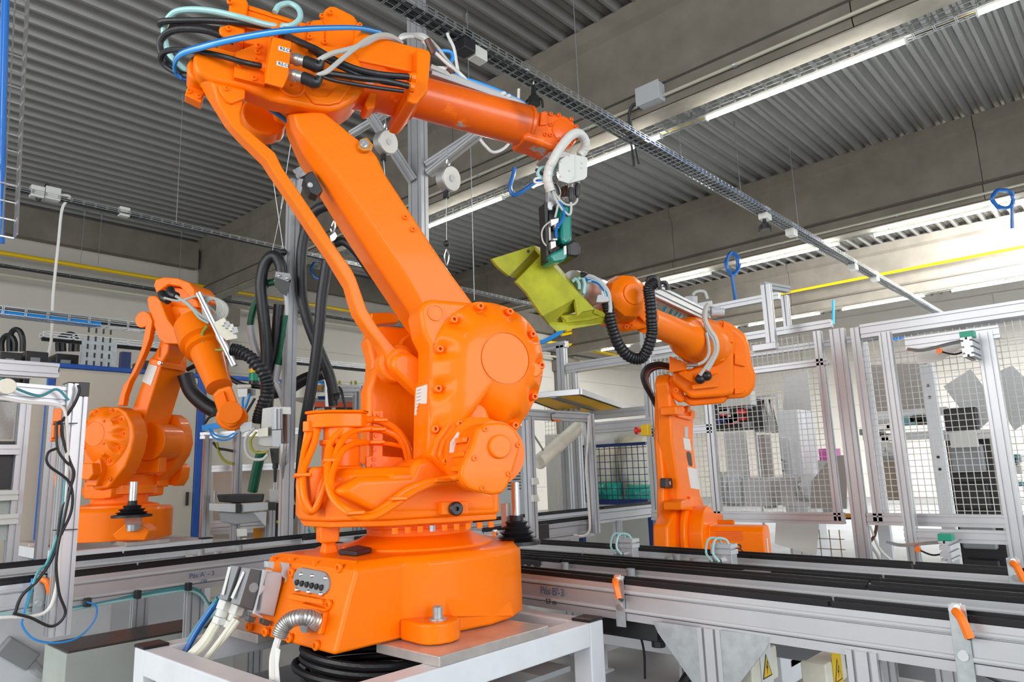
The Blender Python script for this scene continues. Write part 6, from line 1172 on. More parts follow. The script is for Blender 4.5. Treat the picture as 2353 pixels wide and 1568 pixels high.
# black bundle behind the arm
t = thing('cable_bundle', 'bundle of black and orange cables curving behind the right robot shoulder', 'cable', pD(1490, 880, 4.9))
for k in range(6):
    b = MB(); b.tube([pD(*Z8((x_+k*6, y_+k*5)), 4.85+k*.02) for x_, y_ in ((1470, 975), (1380, 960), (1300, 985), (1265, 1050), (1285, 1130), (1330, 1210), (1370, 1290))], .016, 8); build('bundle_cable', b, 'plug_orange' if k == 3 else 'rubber', t)
for k in range(3):
    b = MB(); b.tube([pD(*Z7((x_+k*9, y_)), 4.75) for x_, y_ in ((250, 1170), (228, 1240), (228, 1340), (245, 1420))], .016, 8); build('bundle_cable', b, 'rubber', t)
# ================================================================ staple gun carried by the front robot
sg = thing('staple_gun', 'green and black automatic staple gun hanging from the front robot wrist', 'tool', R1.hit(*Z9((400, 1000)), 0))
def t9(name, P, s0, s1, mat, bev=.004, par=sg, **k): return slab(name, R1, Z9, P, s0, s1, par, mat=mat, bevel=bev, **k)
t9('mounting_flange', [(262, 290), (300, 240), (420, 215), (545, 250), (540, 285), (330, 330), (300, 320)], -.06, .05, 'steel'); t9('bracket_plate', [(290, 330), (350, 320), (410, 560), (385, 640), (390, 820), (300, 860), (285, 620)], .0, .03, 'alu')
t9('bracket_foot', [(290, 800), (380, 785), (380, 830), (345, 860), (345, 895), (310, 895), (290, 865)], .03, .045, 'alu')
g = t9('grip', [(445, 800), (540, 800), (565, 880), (570, 1230), (500, 1290), (440, 1240), (430, 1000)], -.02, .06, 'green', .018, seg=4)
t9('nose_body', [(325, 1385), (470, 1320), (520, 1280), (525, 1410), (480, 1460), (360, 1490), (330, 1430)], -.03, .08, 'green', .012)
t9('end_cap', [(520, 1265), (575, 1225), (630, 1240), (668, 1310), (660, 1400), (620, 1425), (530, 1410)], -.05, .10, 'black', .015)
t9('magazine', [(248, 820), (290, 805), (300, 1400), (330, 1480), (275, 1485), (262, 1100)], -.03, .035, 'black', .003); t9('magazine_rail', [(300, 860), (375, 840), (400, 1000), (385, 1300), (330, 1380), (305, 1380)], -.02, .01, 'black', .003)
for P in ([(320, 1000), (415, 980), (415, 1040), (325, 1080)], [(320, 1250), (380, 1240), (385, 1310), (325, 1340)], [(360, 1060), (420, 1040), (420, 1100), (380, 1110)], [(350, 1210), (395, 1190), (400, 1235), (355, 1240)]): t9('cylinder_block', P, .03, .06, 'steel', .003)
t9('label_plate', [(470, 1305), (497, 1295), (500, 1390), (472, 1405)], .079, .084, 'label', 0); t9('label_plate', [(300, 1075), (318, 1070), (325, 1230), (305, 1240)], .034, .038, 'label', 0)
b = MB(); b.tube([R1.hit(*Z9((478+34*math.cos(k*.7), 640+k*1.45)), .02)+R1.n*.024*math.sin(k*.7) for k in range(90)], .0032, 6, 1); build('coil_spring', b, 'brown', sg)
b = MB(); b.cyl(R1.hit(*Z9((475, 610)), .02), R1.hit(*Z9((480, 790)), .02), .012, n=10); b.cyl(R1.hit(*Z9((480, 765)), .02), R1.hit(*Z9((480, 785)), .02), .026, n=6); build('spring_guide', b, 'chrome', sg)
bx = t9('sensor_box', [(425, 330), (530, 258), (720, 300), (735, 330), (730, 520), (700, 550), (520, 600), (415, 560), (412, 400)], .04, .12, 'white', .003, back=[(440, 340), (545, 270), (728, 305), (735, 330), (728, 510), (700, 540), (530, 590), (430, 550), (428, 405)])
t9('box_lid', [(418, 338), (522, 262), (590, 275), (590, 520), (520, 595), (412, 560)], .12, .128, 'white', .003, par=bx)
for x_, y_ in ((430, 348), (525, 282), (527, 455), (430, 520), (665, 370), (665, 425)): q = R1.hit(*Z9((x_, y_)), .128 if x_ < 600 else .12); b = MB(); b.cyl(q, q+R1.n*.003, .005, n=8); build('screw', b, 'steel', bx)
for x_, y_ in ((550, 620), (622, 575)):
    b = MB(); b.lathe(R1.hit(*Z9((x_, y_-25)), .08), R1.hit(*Z9((x_, y_+180)), .08), [(0, .014), (.18, .014), (.2, .011), (.3, .011), (.32, .0145), (.85, .0145), (1, .008)], 10); build('connector', b, 'black', sg); b = MB(); b.cyl(R1.hit(*Z9((x_, y_-28)), .08), R1.hit(*Z9((x_, y_+28)), .08), .015, n=8); build('metal_nut', b, 'chrome', sg)
for P, r_, mt in (([(622, 740), (610, 800), (560, 840), (480, 830), (410, 770), (360, 700), (330, 690)], .0065, 'cable'), ([(548, 790), (550, 900), (530, 950), (480, 920), (420, 850), (370, 760), (340, 700)], .0065, 'cable'), ([(330, 570), (390, 620), (425, 700), (400, 850), (370, 980)], .006, 'cable'), ([(400, 800), (450, 860), (470, 960), (430, 1040), (385, 1110), (385, 1210)], .0075, 'blue'), ([(310, 1030), (250, 1080), (220, 1150), (230, 1240), (270, 1300)], .004, 'cable'), ([(340, 570), (400, 640), (430, 760)], .006, 'black'), ([(270, 410), (200, 430), (175, 490), (230, 540), (330, 500), (380, 400), (380, 350)], .009, 'cyan'), ([(260, 520), (200, 480), (155, 450), (180, 440), (250, 510)], .005, 'black'), ([(250, 540), (160, 540), (135, 570), (170, 590), (280, 575)], .006, 'cablew')):
    b = MB(); b.tube([R1.hit(*Z9(p), .07) for p in P], r_, 8); build('tool_cable', b, mt, sg)
wh_ = MB(); wh_.tube([R1.hit(*Z9(p), s_) for p, s_ in (((645, 280), .05), ((690, 230), .06), ((712, 160), .08), ((690, 80), .1), ((630, 30), .12), ((560, 50), .13), ((480, 130), .13), ((400, 240), .13), ((340, 350), .12), ((300, 440), .1), ((285, 560), .09), ((320, 680), .08))], .023, 14, 14, rr=lambda i: .0235 if i % 8 else .022); tag(build('spiral_hose', wh_, 'white'), 'white spiral-wrapped hose arching over the front robot wrist', 'hose')
# ================================================================ yellow-green moulding
mo_ = thing('foam_moulding', 'yellow-green moulded automotive foam panel held under the staple gun', 'panel', pD(1270, 680, 3.6))
def gs(name, P, ts, th=.03, bev=.004):
    F_ = [pD(*Z8(p), t) for p, t in zip(P, ts)]; nrm = (F_[1]-F_[0]).cross(F_[2]-F_[0]).normalized()
    if nrm.dot(F_[0]-EYE) < 0: nrm = -nrm
    b = MB(); b.loft([[p+nrm*th for p in F_], F_]); return build(name, b, 'lime', mo_, bevel=bev, smooth=False)
T = {'a': ((103, 150), 3.30), 'b': ((430, 47), 3.62), 'c': ((458, 62), 3.66), 'd': ((232, 283), 3.45), 'e': ((300, 322), 3.62), 'f': ((285, 325), 3.42), 'g': ((487, 122), 3.58), 'h': ((530, 175), 3.66), 'i': ((700, 340), 3.70), 'j': ((880, 535), 3.74), 'k': ((740, 462), 3.60), 'l': ((495, 592), 3.40), 'm': ((375, 425), 3.40), 'n': ((1005, 590), 3.78), 'o': ((1010, 640), 3.80), 'p': ((600, 712), 3.55), 'q': ((530, 660), 3.45), 'r': ((745, 590), 3.62), 's': ((640, 600), 3.62), 't': ((655, 655), 3.66), 'u': ((700, 668), 3.60)}
def gq(ids, th=.02, name='moulded_face', bev=.003): gs(name, [T[i][0] for i in ids], [T[i][1] for i in ids], th, bev)
def face(pts, th=.018, name='moulded_face'): gs(name, [p[:2] for p in pts], [p[2] for p in pts], th, .002)
face([(103, 150, 3.42), (430, 47, 3.62), (452, 62, 3.63), (236, 283, 3.48), (180, 240, 3.45), (140, 200, 3.43)], name='upper_wing')
face([(452, 62, 3.63), (500, 105, 3.70), (300, 310, 3.62), (262, 292, 3.60)], name='recess_wall'); face([(236, 283, 3.50), (452, 64, 3.63), (472, 84, 3.72), (262, 300, 3.66)], name='recess_wall')
face([(285, 325, 3.46), (487, 122, 3.58), (540, 165, 3.60), (600, 235, 3.62), (690, 335, 3.63), (780, 430, 3.64), (895, 542, 3.66), (800, 560, 3.60), (765, 592, 3.585), (742, 462, 3.60), (495, 592, 3.46), (430, 500, 3.45), (370, 410, 3.45), (310, 345, 3.45)], name='main_shell')
face([(495, 592, 3.46), (742, 462, 3.62), (755, 560, 3.66), (640, 600, 3.66), (655, 655, 3.68), (545, 660, 3.56)], name='lower_facet')
face([(545, 660, 3.54), (700, 668, 3.64), (1010, 640, 3.78), (940, 655, 3.75), (600, 714, 3.58)], name='lower_lip')
face([(640, 602, 3.60), (745, 590, 3.62), (800, 560, 3.62), (895, 540, 3.67), (1008, 590, 3.76), (1010, 640, 3.78), (840, 655, 3.70), (700, 668, 3.64), (655, 655, 3.62)], name='lower_rib')
face([(650, 603, 3.595), (990, 590, 3.74), (860, 625, 3.69), (680, 645, 3.62)], .006, 'rib_recess')
face([(430, 47, 3.62), (470, 60, 3.66), (540, 120, 3.72), (620, 220, 3.76), (700, 330, 3.78), (790, 420, 3.80), (895, 530, 3.82), (895, 542, 3.66), (780, 430, 3.64), (690, 335, 3.63), (600, 235, 3.62), (540, 165, 3.60), (487, 110, 3.60)], .02, 'side_edge')
face([(895, 530, 3.82), (1008, 588, 3.86), (1008, 592, 3.76), (895, 542, 3.66)], .02, 'side_edge')
q = pD(*Z8((384, 92)), 3.575); b = MB(); b.cyl(q, q-(q-EYE).normalized()*.002, .008, n=10); build('screw_hole', b, 'ink', mo_)
# ================================================================ surroundings
def dslab(name, parent, zf, P, t, th, mat, bev=.003, **k):
    F_ = [pD(*zf(p), t) for p in P]; b = MB(); b.loft([[p+(p-EYE).normalized()*th for p in F_], F_]); return build(name, b, mat, parent, bevel=bev, **k)
def dtube(name, pts, t, r, mat, label=None, cat=None, parent=None, group=None, zf=ID, n=8, sub=6):
    b = MB(); b.tube([pD(*zf(p[:2]), p[2] if len(p) > 2 else t) for p in pts], r, n, sub); o = build(name, b, mat, parent)
    if cat: tag(o, label, cat, group)
    return o
def uprightD(parent, x_, ya, yb, t, w=.05, d=.05, name='upright', mat='alu', nw=1):
    a, c = pD(x_, ya, t), pD(x_, yb, t); b = MB(); b.prof((a.x, a.y, c.z), (a.x, a.y, a.z), w, d, up=(0, 1, 0), nw=nw, nh=1 if d < .07 else 2); return build(name, b, mat, parent, smooth=False)
def barD(parent, p0, p1, w=.05, h=.05, name='rail', nh=1, level=False):
    a, c = pD(*p0), pD(*p1)
    if level: c.z = a.z
    b = MB(); b.prof(a, c, w, h, nh=nh); return build(name, b, 'alu', parent, smooth=False)
# gantry post behind the robot with braces and spring balancers
t = thing('gantry_post', 'tall aluminium gantry post with diagonal braces behind the front robot', 'post', pD(965, 1100, 6.4))
a = pD(960, 340, 7.0); b = MB(); b.prof((a.x, a.y, .0), (a.x, a.y, 7.3), .195, .09, up=(0, 1, 0), nw=2); build('post', b, 'alu', t, smooth=False)
for p0, p1, w_ in (((838, 245, 6.7), (948, 415, 6.9), .10), ((985, 400, 6.9), (1110, 300, 6.7), .10)): barD(t, p0, p1, w_, .05, 'brace', 1)
for p0, p1 in (((805, 310, 6.9), (930, 235, 6.9)), ((978, 380, 6.9), (1100, 300, 6.9))): barD(t, p0, p1, .07, .05, 'top_rail')
def balancer(x_, y_, tt, label, yw, ball=True, s_=1.):
    q = pD(x_, y_, tt); T_ = thing('spring_balancer', label, 'balancer', q); ax = (RT*.75-FW*.66).normalized()
    b = MB(); b.lathe(q-ax*.05*s_, q+ax*.05*s_, [(0, .10*s_), (.1, .115*s_), (.9, .115*s_), (1, .105*s_)], 32); build('drum', b, 'steel', T_)
    b = MB(); q2 = q+ax*.05*s_; b.cyl(q2, q2+ax*.006, .03*s_, n=20); build('hub_badge', b, 'lgrey', T_)
    b = MB(); b.cyl(q+V((0, 0, -.10))*s_-ax*.03, q+V((0, 0, -.17))*s_-ax*.03, .022*s_, .03*s_, 10); build('rope_guide', b, 'black', T_)
    b = MB(); b.tube([q+V((0, 0, .10))*s_, q+V((.02, 0, .14))*s_, q+V((0, 0, .19))*s_, q+V((-.02, 0, .15))*s_, q+V((0, 0, .11))*s_], .008, 6); b.cyl(q+V((0, 0, .18))*s_, q+V((0, 0, .3))*s_, .004, n=6); build('hook', b, 'chrome', T_)
    e = pD(x_ if not isinstance(yw, tuple) else yw[0], yw if not isinstance(yw, tuple) else yw[1], tt); b = MB(); b.cyl(q+V((0, 0, -.16))*s_-ax*.03, e, .003, n=5); build('steel_rope', b, 'zinc', T_)
    if ball: b = MB(); b.sphere(e, .03, 10); build('rope_ball', b, 'black', T_); b = MB(); b.tube([e+V((0, 0, -.05)), e+V((.03, 0, -.12)), e+V((0, 0, -.2)), e+V((-.03, 0, -.12)), e+V((0, 0, -.05))], .007, 6); build('carabiner', b, 'chrome', T_)
balancer(886, 328, 6.3, 'round steel spring balancer directly behind the arm left of the gantry post', 420, False, .95)
balancer(1030, 412, 6.3, 'round steel spring balancer right of the gantry post with a hanging carabiner', (1026, 560), True)
balancer(622, 300, 6.0, 'steel spring balancer partly hidden behind the parallel rod', (652, 580), True, .9)
dtube('steel_rope', [(645, 480), (668, 330)], 6.0, .003, 'zinc', 'thin steel rope rising beside the left aluminium mast', 'rope', n=5)
dtube('steel_rope', [(625, 580), (655, 440)], 6.0, .003, 'zinc', 'thin steel rope above the looped black hose carabiner', 'rope', n=5)
# mast at x=668
t = thing('hose_mast', 'aluminium mast with a bracket top carrying the black hoses', 'post', pD(665, 980, 6.0))
a = pD(668, 700, 6.0); tz = pD(680, 392, 6.0).z; b = MB(); b.prof((a.x, a.y, .9), (a.x, a.y, tz), .085, .085, up=(0, 1, 0), nw=1); build('post', b, 'alu', t, smooth=False)
barD(t, (684, 398, 6.0), (760, 360, 6.3), .08, .08, 'top_rail')
dslab('gusset_bracket', t, ID, [(686, 410), (700, 412), (690, 450), (684, 450)], 5.9, .05, 'grey')
# black hoses
hz = [([(617, 985), (612, 900), (612, 800), (603, 700), (600, 650), (610, 605), (630, 588), (645, 610), (648, 640)], 5.9, .048, 'rubber', 'thick black hose looped over the carabiner left of the mast'),
      ([(643, 700), (636, 770), (622, 850), (614, 930), (612, 990)], 6.0, .05, 'rubber', 'thick black hose falling from the black hose holder'),
      ([(785, 470, 6.1), (755, 472, 6.0), (722, 488), (702, 530), (692, 600), (694, 680), (708, 740), (735, 810), (756, 860), (768, 905)], 6.0, .046, 'rubber', 'long black hose hanging between the mast and the parallel rod'),
      ([(752, 600), (740, 680), (735, 740), (726, 820), (714, 900), (700, 980), (692, 1080), (688, 1140), (702, 1180)], 5.8, .045, 'rubber', 'black hose running down beside the orange motor cap'),
      ([(770, 560), (790, 556), (815, 575), (845, 615), (870, 650)], 6.3, .04, 'rubber', 'dark hose end emerging from a clamp behind the lower arm'),
      ([(620, 905), (660, 895), (700, 872), (744, 858)], 6.2, .055, 'rubber', 'black hose lying nearly level behind the mast'),
      ([(425, 860), (440, 900), (470, 930), (495, 945)], 6.6, .07, 'rubber', 'bundle of black hoses behind the left robot forearm'),
      ([(430, 850), (465, 835), (500, 840), (530, 870), (560, 885), (600, 890)], 6.8, .022, 'rubber', 'thin black hose behind the left robot forearm')]
for P, tt, r_, mt, lb in hz: dtube('hose', P, tt, r_, mt, lb, 'hose', n=12)
dtube('wrapped_hose', [(632, 648), (610, 655), (592, 685), (580, 720), (575, 748)], 5.95, .03, 'dgreen', 'hose wrapped in dark green tape bending left of the black loop', 'hose', n=10)
dtube('wrapped_hose', [(575, 748), (580, 780), (592, 820), (608, 850), (640, 890), (655, 930), (658, 960)], 5.95, .032, 'lgrey', 'hose wrapped in grey tape falling left of the black loop', 'hose', n=10)
dtube('wrapped_hose', [(655, 665), (660, 690), (661, 725)], 5.95, .022, 'lgrey', 'braided metal hose below the black hose holder', 'hose', n=10)
dtube('wrapped_hose', [(659, 725), (655, 760), (648, 810), (640, 838)], 5.95, .032, 'dgreen', 'hose wrapped in dark green tape beside the mast', 'hose', n=10)
dtube('wrapped_hose', [(640, 838), (634, 865), (632, 880)], 5.95, .032, 'lgrey', 'grey-taped end of the hose beside the mast', 'hose', n=10)
dtube('wrapped_hose', [(600, 1040), (590, 1080), (580, 1130)], 6.4, .045, 'dgreen', 'dark green hose behind the workstation shelf', 'hose', n=10)
t = thing('hose_holder', 'black angular hose holder plate hanging from a carabiner by the mast', 'holder', pD(650, 640, 5.8))
Z11 = zm(550, 450, 3.137)
dslab('holder_body', t, Z11, [(262, 545), (365, 560), (375, 600), (340, 725), (300, 700), (250, 640), (250, 600)], 5.8, .12, 'black'); dslab('cover_plate', t, Z11, [(262, 545), (365, 560), (375, 600), (350, 620), (255, 585)], 5.78, .02, 'grey')
for x_, y_ in ((287, 577), (345, 595)): q = pD(*Z11((x_, y_)), 5.77); b = MB(); b.sphere(q, .012, 8); build('screw', b, 'chrome', t)
t = thing('hose_clamp', 'metal clamp plate holding the dark hose behind the lower arm', 'clamp', pD(765, 545, 6.2)); dslab('clamp_plate', t, Z11, [(650, 290), (690, 258), (708, 290), (690, 320), (660, 335)], 6.2, .1, 'steel'); dtube('carabiner', [(762, 520), (768, 508), (770, 522), (764, 534), (760, 526)], 6.2, .008, 'chrome', parent=t); dtube('strap', [(765, 470), (766, 510)], 6.2, .006, 'black', parent=t)
# cabinets with blue trim behind the left robot
def cab(name, label, xa, xb, ytop, ybot, X, parts=1):
    a, c = pX(xa, ytop, X), pX(xb, ytop, X); z = (a.z+c.z)/2; T_ = thing(name, label, 'cabinet', V((X-.3, (a.y+c.y)/2, 0)))
    b = MB(); b.box((X-.8, a.y, .1), (X, c.y, z)); build('body', b, 'cream', T_, bevel=.004)
    for y_ in (a.y, c.y): b = MB(); b.box((X-.01, y_-.035, .1), (X+.03, y_+.035, z+.02)); build('corner_trim', b, 'bluetrim', T_, bevel=.008)
    b = MB(); b.box((X-.82, a.y-.03, z), (X+.03, c.y+.03, z+.05)); build('top_trim', b, 'bluetrim', T_, bevel=.01)
    b = MB(); b.box((X, a.y+.04, .15), (X+.02, c.y-.04, z-.03)); d = build('door', b, 'cream', T_, bevel=.004)
    b = MB(); b.box((X+.02, c.y-.12, 1.2), (X+.04, c.y-.09, 1.35)); build('door_handle', b, 'black', d, bevel=.003)
    return T_
cab('control_cabinet', 'tall cream control cabinet with blue trim behind the left robot', 118, 462, 858, 1250, -8.3)
cab('control_cabinet', 'second cream control cabinet with blue trim behind the workstation', 466, 850, 884, 1250, -8.35)
b = MB(); q0, q1 = pX(24, 868, -8.3), pX(112, 868, -8.3); b.box((-8.9, q0.y-.5, .1), (-8.3, q1.y, 2.35)); tag(build('control_cabinet', b, 'cream', bevel=.004), 'narrow cream cabinet edge at the far left of the blue-trimmed row', 'cabinet')
t = thing('slotted_channel', 'perforated galvanised channel standing between tray and cabinet', 'channel', pX(215, 855, -9.0)); a, c = pX(190, 775, -9.3), pX(240, 855, -9.3)
b = MB(); b.box((-9.32, a.y, 0), (-9.3, a.y+.36, a.z)); b.box((-9.5, a.y+.36, 0), (-9.3, a.y+.38, a.z)); build('channel_body', b, 'zinc', t)
for k in range(5):
    for j in range(4): y_ = a.y+.05+j*.08; z_ = c.z+.06+k*.1; b = MB(); b.box((-9.301, y_, z_), (-9.297, y_+.02, z_+.06)); build('slot', b, 'ink', t, smooth=False)
# dark equipment on top of the cabinets
t = thing('equipment_rack', 'dark equipment with looped black hoses on the shelf at far left', 'machine', pX(90, 830, -10))
for x0, x1, yt in ((2, 60, 808), (60, 120, 806), (130, 190, 812), (330, 372, 828)):
    a, c = pX(x0, yt, -9.9), pX(x1, 850, -9.9); b = MB(); b.box((-10.3, a.y, c.z-.3), (-9.9, c.y-.05, a.z)); build('dark_box', b, 'black', t, bevel=.01)
    b = MB(); b.box((-9.9, a.y+.05, c.z+.0), (-9.86, (a.y+c.y)/2, a.z-.08)); build('grey_panel', b, 'grey', t)
for x_, h_ in ((20, 35), (38, 48), (150, 35), (162, 38)):
    dtube('looped_hose', [(x_-16, 808), (x_-16, 808-h_*.6), (x_-8, 808-h_), (x_+6, 808-h_), (x_+14, 808-h_*.6), (x_+14, 808)], 12.2, .045, 'black', parent=t)
for x_ in (290, 500):
    a, c = pX(x_-9, 808, -9.5), pX(x_+9, 858, -9.5); b = MB(); b.box((-9.6, a.y, 0), (-9.5, c.y, a.z)); tag(build('rack_upright', b, 'navy'), 'blue rack upright %s the left robot arm' % ('left of' if x_ < 400 else 'right of'), 'rack post')
t = thing('profile_table', 'stacked aluminium rails at the far left under the hanging cord', 'frame', pX(60, 840, -6.5))
for yy in (836, 848): a, c = pX(-20, yy, -6.3), pX(135, yy, -6.3); b = MB(); b.prof((-6.3, a.y, a.z), (-6.3, c.y, a.z), .06, .07); build('rail', b, 'alu', t, smooth=False)
# workstation frame at the glue tool
t = thing('workstation_frame', 'aluminium workstation frame with shelves behind the glue tool', 'frame', pD(560, 1240, 6.6))
for x_, ya, yb, w_ in ((478, 1000, 1262, .07), (548, 985, 1262, .08), (622, 1150, 1255, .08), (700, 995, 1240, .07)): uprightD(t, x_, ya, yb, 6.6, w_, .06)
for p0, p1 in (((462, 1002, 6.6), (705, 990, 6.6)), ((488, 1078, 6.8), (700, 1070, 6.8)), ((485, 1205, 6.8), (610, 1198, 6.8)), ((485, 1222, 6.8), (610, 1215, 6.8))): barD(t, p0, p1, .05, .06, level=False)
dslab('back_panel', t, ID, [(490, 1085), (600, 1080), (690, 1076), (690, 1235), (490, 1240)], 7.1, .02, 'cream', 0, smooth=False)
dslab('blue_strip', t, ID, [(463, 978), (508, 970), (508, 984), (465, 992)], 6.5, .05, 'lblue')
for P in ([(480, 985), (490, 1005), (510, 1012), (530, 1008), (545, 995)], [(485, 988), (495, 1000), (520, 1004), (538, 996)]): dtube('tube_loop', P, 6.5, .008, 'lblue', parent=t)
tr = thing('glue_tray', 'black plastic drip tray on an arm under the glue nozzle', 'tray', pD(555, 1150, 6.3))
dslab('upper_tray', tr, Z10, [(290, 1145), (430, 1140), (615, 1140), (605, 1195), (440, 1205), (305, 1195)], 6.3, .25, 'black', .01); dslab('lower_tray', tr, Z10, [(302, 1262), (440, 1270), (580, 1262), (590, 1330), (420, 1350), (315, 1330)], 6.25, .25, 'grey', .01)
for P in ([(238, 1205), (420, 1210), (420, 1268), (238, 1255)], [(455, 1210), (640, 1198), (640, 1250), (455, 1265)]): dslab('tray_arm', tr, Z10, P, 6.2, .08, 'alu')
dslab('corner_cube', tr, Z10, [(418, 1210), (455, 1210), (455, 1270), (418, 1270)], 6.18, .08, 'black'); dslab('corner_cube', tr, Z10, [(640, 1197), (690, 1197), (690, 1253), (640, 1253)], 6.18, .08, 'black')
dslab('gusset', tr, Z10, [(540, 1268), (630, 1262), (625, 1365), (600, 1340)], 6.2, .02, 'alu'); dslab('nozzle_cup', tr, Z10, [(645, 1110), (715, 1105), (712, 1190), (700, 1200), (650, 1195)], 6.22, .08, 'steel')
dtube('needle', [(686, 1060), (684, 1110)], 6.2, .012, 'chrome', parent=tr, zf=Z10, sub=1); dtube('stud', [(278, 1120), (276, 1200)], 6.2, .010, 'chrome', parent=tr, zf=Z10, sub=1)
dslab('camera_sensor', tr, Z10, [(425, 1378), (495, 1376), (497, 1428), (427, 1432)], 6.2, .08, 'white'); dslab('camera_sensor', tr, Z10, [(465, 1442), (495, 1442), (493, 1470), (468, 1470)], 6.2, .06, 'white')
pb = thing('pump_box', 'black metal box with a warning strip behind the front robot cables', 'box', pD(660, 1240, 6.8))
dslab('housing', pb, Z10, [(690, 1200), (830, 1215), (820, 1310), (785, 1320), (780, 1450), (685, 1450)], 6.8, .3, 'black'); dslab('warning_strip', pb, Z10, [(695, 1322), (775, 1318), (775, 1335), (695, 1340)], 6.78, .01, 'yellow', 0)
for x_, y_ in ((785, 1277), (732, 1402), (730, 1430), (720, 1285)): q = pD(*Z10((x_, y_)), 6.78); b = MB(); b.sphere(q, .018, 8); build('screw', b, 'chrome', pb)
for x_, P in ((570, [(538, 1375), (600, 1372), (600, 1440), (540, 1445)]), (860, [(835, 1355), (900, 1355), (900, 1400), (835, 1400)])): 
    o = dslab('yellow_relay_box', None, Z10, P, 6.7, .1, 'amber'); tag(o, 'small yellow-brown box %s' % ('under the drip tray' if x_ < 600 else 'beside the black pump box'), 'box')
dtube('hose', [(690, 1180), (720, 1195), (730, 1230)], 6.7, .02, 'limed', 'yellowish hose beside the black pump box', 'hose'); dtube('hose', [(700, 1195), (712, 1225), (715, 1250)], 6.7, .012, 'teal', 'thin teal hose beside the black pump box', 'hose')
ft = thing('filter_unit', 'cluster of clamps and tubes with a milky lid behind the left robot wrist', 'machine', pD(560, 900, 6.7))
dslab('milky_lid', ft, Z10, [(428, 395), (525, 395), (527, 420), (430, 425)], 6.6, .2, 'bucket', .01); dslab('block', ft, Z10, [(430, 425), (500, 425), (500, 480), (435, 485)], 6.6, .15, 'steel'); dslab('block', ft, Z10, [(500, 425), (555, 430), (555, 470), (500, 480)], 6.65, .1, 'grey')
for P, mt in (([(470, 480), (465, 520), (470, 560)], 'lblue'), ([(515, 460), (500, 510), (480, 560)], 'lblue'), ([(550, 490), (520, 540), (490, 590)], 'black'), ([(290, 600), (240, 620), (210, 660)], 'black'), ([(265, 790), (300, 830), (350, 840), (400, 850)], 'black'), ([(290, 790), (310, 870), (350, 920), (400, 935)], 'limed')): dtube('tube', P, 6.5, .012, mt, parent=ft, zf=Z10)
sl = thing('signal_light', 'yellow and green stacked signal light behind the corrugated hose', 'lamp', pD(585, 880, 6.9))
for ya, yb, mt in ((848, 858, 'yellow'), (858, 876, 'greentape'), (840, 848, 'black'), (876, 884, 'black')): a, c = pD(584, ya, 6.9), pD(584, yb, 6.9); b = MB(); b.cyl(c, (c.x, c.y, a.z), .05, n=18); build('segment', b, mt, sl)
# valves and rack behind the turret motor
Z12 = zm(650, 830, 8.2545)
vt = thing('valve_assembly', 'blue-capped valve with yellow warning triangle and steel fittings behind the hoses', 'valve', pD(742, 900, 6.6))
def v12(name, P, mat, t_=6.6, th=.1, par=vt, bev=.004): return dslab(name, par, Z12, P, t_, th, mat, bev)
v12('valve_body', [(610, 450), (780, 450), (780, 595), (605, 595)], 'grey'); v12('blue_cap', [(650, 425), (690, 375), (780, 375), (790, 430)], 'lblue'); v12('blue_cap', [(650, 670), (810, 665), (800, 730), (680, 735)], 'navy'); v12('warning_triangle', [(625, 520), (735, 465), (735, 580)], 'amber', 6.58, .01); v12('steel_block', [(785, 460), (860, 460), (860, 600), (790, 600)], 'steel')
dtube('steel_pipe', [(825, 360), (832, 500), (838, 700), (845, 860)], 6.58, .02, 'chrome', parent=vt, zf=Z12); v12('steel_block', [(640, 900), (780, 880), (800, 980), (560, 985)], 'steel'); v12('pressure_gauge', [(930, 880), (1000, 880), (1000, 970), (930, 970)], 'steel')
bk = MB(); a, c = pD(*Z12((420, 420)), 6.9), pD(*Z12((420, 800)), 6.9); bk.lathe(V((a.x, a.y, c.z)), a, [(0, .03), (.12, .1), (.2, .14), (1, .15), (1, .13)], 24); tag(build('bucket', bk, 'bucket'), 'milky plastic hopper behind the mast', 'bucket')
sv = thing('sensor_head', 'black cylindrical sensor head at the end of the long black hose', 'sensor', pD(770, 920, 6.3)); b = MB(); a, c = pD(*Z12((930, 520)), 6.1), pD(*Z12((960, 850)), 6.1); b.cyl(c, a, .042, n=16); build('barrel', b, 'black', sv); v12('side_box', [(980, 560), (1080, 570), (1085, 680), (1040, 740), (975, 740)], 'black', 6.05, .06, sv)
for P in ([(1060, 480), (1120, 560), (1150, 700), (1200, 900), (1230, 980)], [(1050, 490), (1100, 600), (1160, 800), (1190, 980)]): dtube('sensor_cable', P, 6.1, .008, 'black', parent=sv, zf=Z12)
rkk = thing('profile_rack', 'small aluminium rack with olive foam parts on top behind the turret', 'rack', pD(800, 960, 7.2))
barD(rkk, (770, 893, 7.2), (828, 893, 7.2), .06, .07); barD(rkk, (770, 904, 7.2), (818, 904, 7.2), .05, .05)
for x_ in (818, 828, 838): a = pD(x_, 892, 7.2); b = MB(); b.prof((a.x, a.y, 0), (a.x, a.y, a.z), .04, .05, up=(0, 1, 0)); build('upright', b, 'alu', rkk, smooth=False)
for x_ in (775, 812, 735, 653):
    w_ = 10; o = dslab('foam_part', None, ID, [(x_-w_, 893), (x_-w_+3, 880), (x_-5, 874), (x_-3, 876), (x_-3, 884), (x_+2, 884), (x_+3, 874), (x_+8, 876), (x_+w_, 893)], 7.3, .12, 'limed', .01); tag(o, {775: 'olive foam part on the small rack, left of the pair', 812: 'olive foam part on the small rack, right of the pair', 735: 'olive foam part behind the steel fitting of the black hose', 653: 'olive foam part left of the mast'}[x_], 'foam part')
bn = thing('crate_stack', 'orange and grey crates on the rack behind the valve', 'crate', pD(770, 930, 7.6))
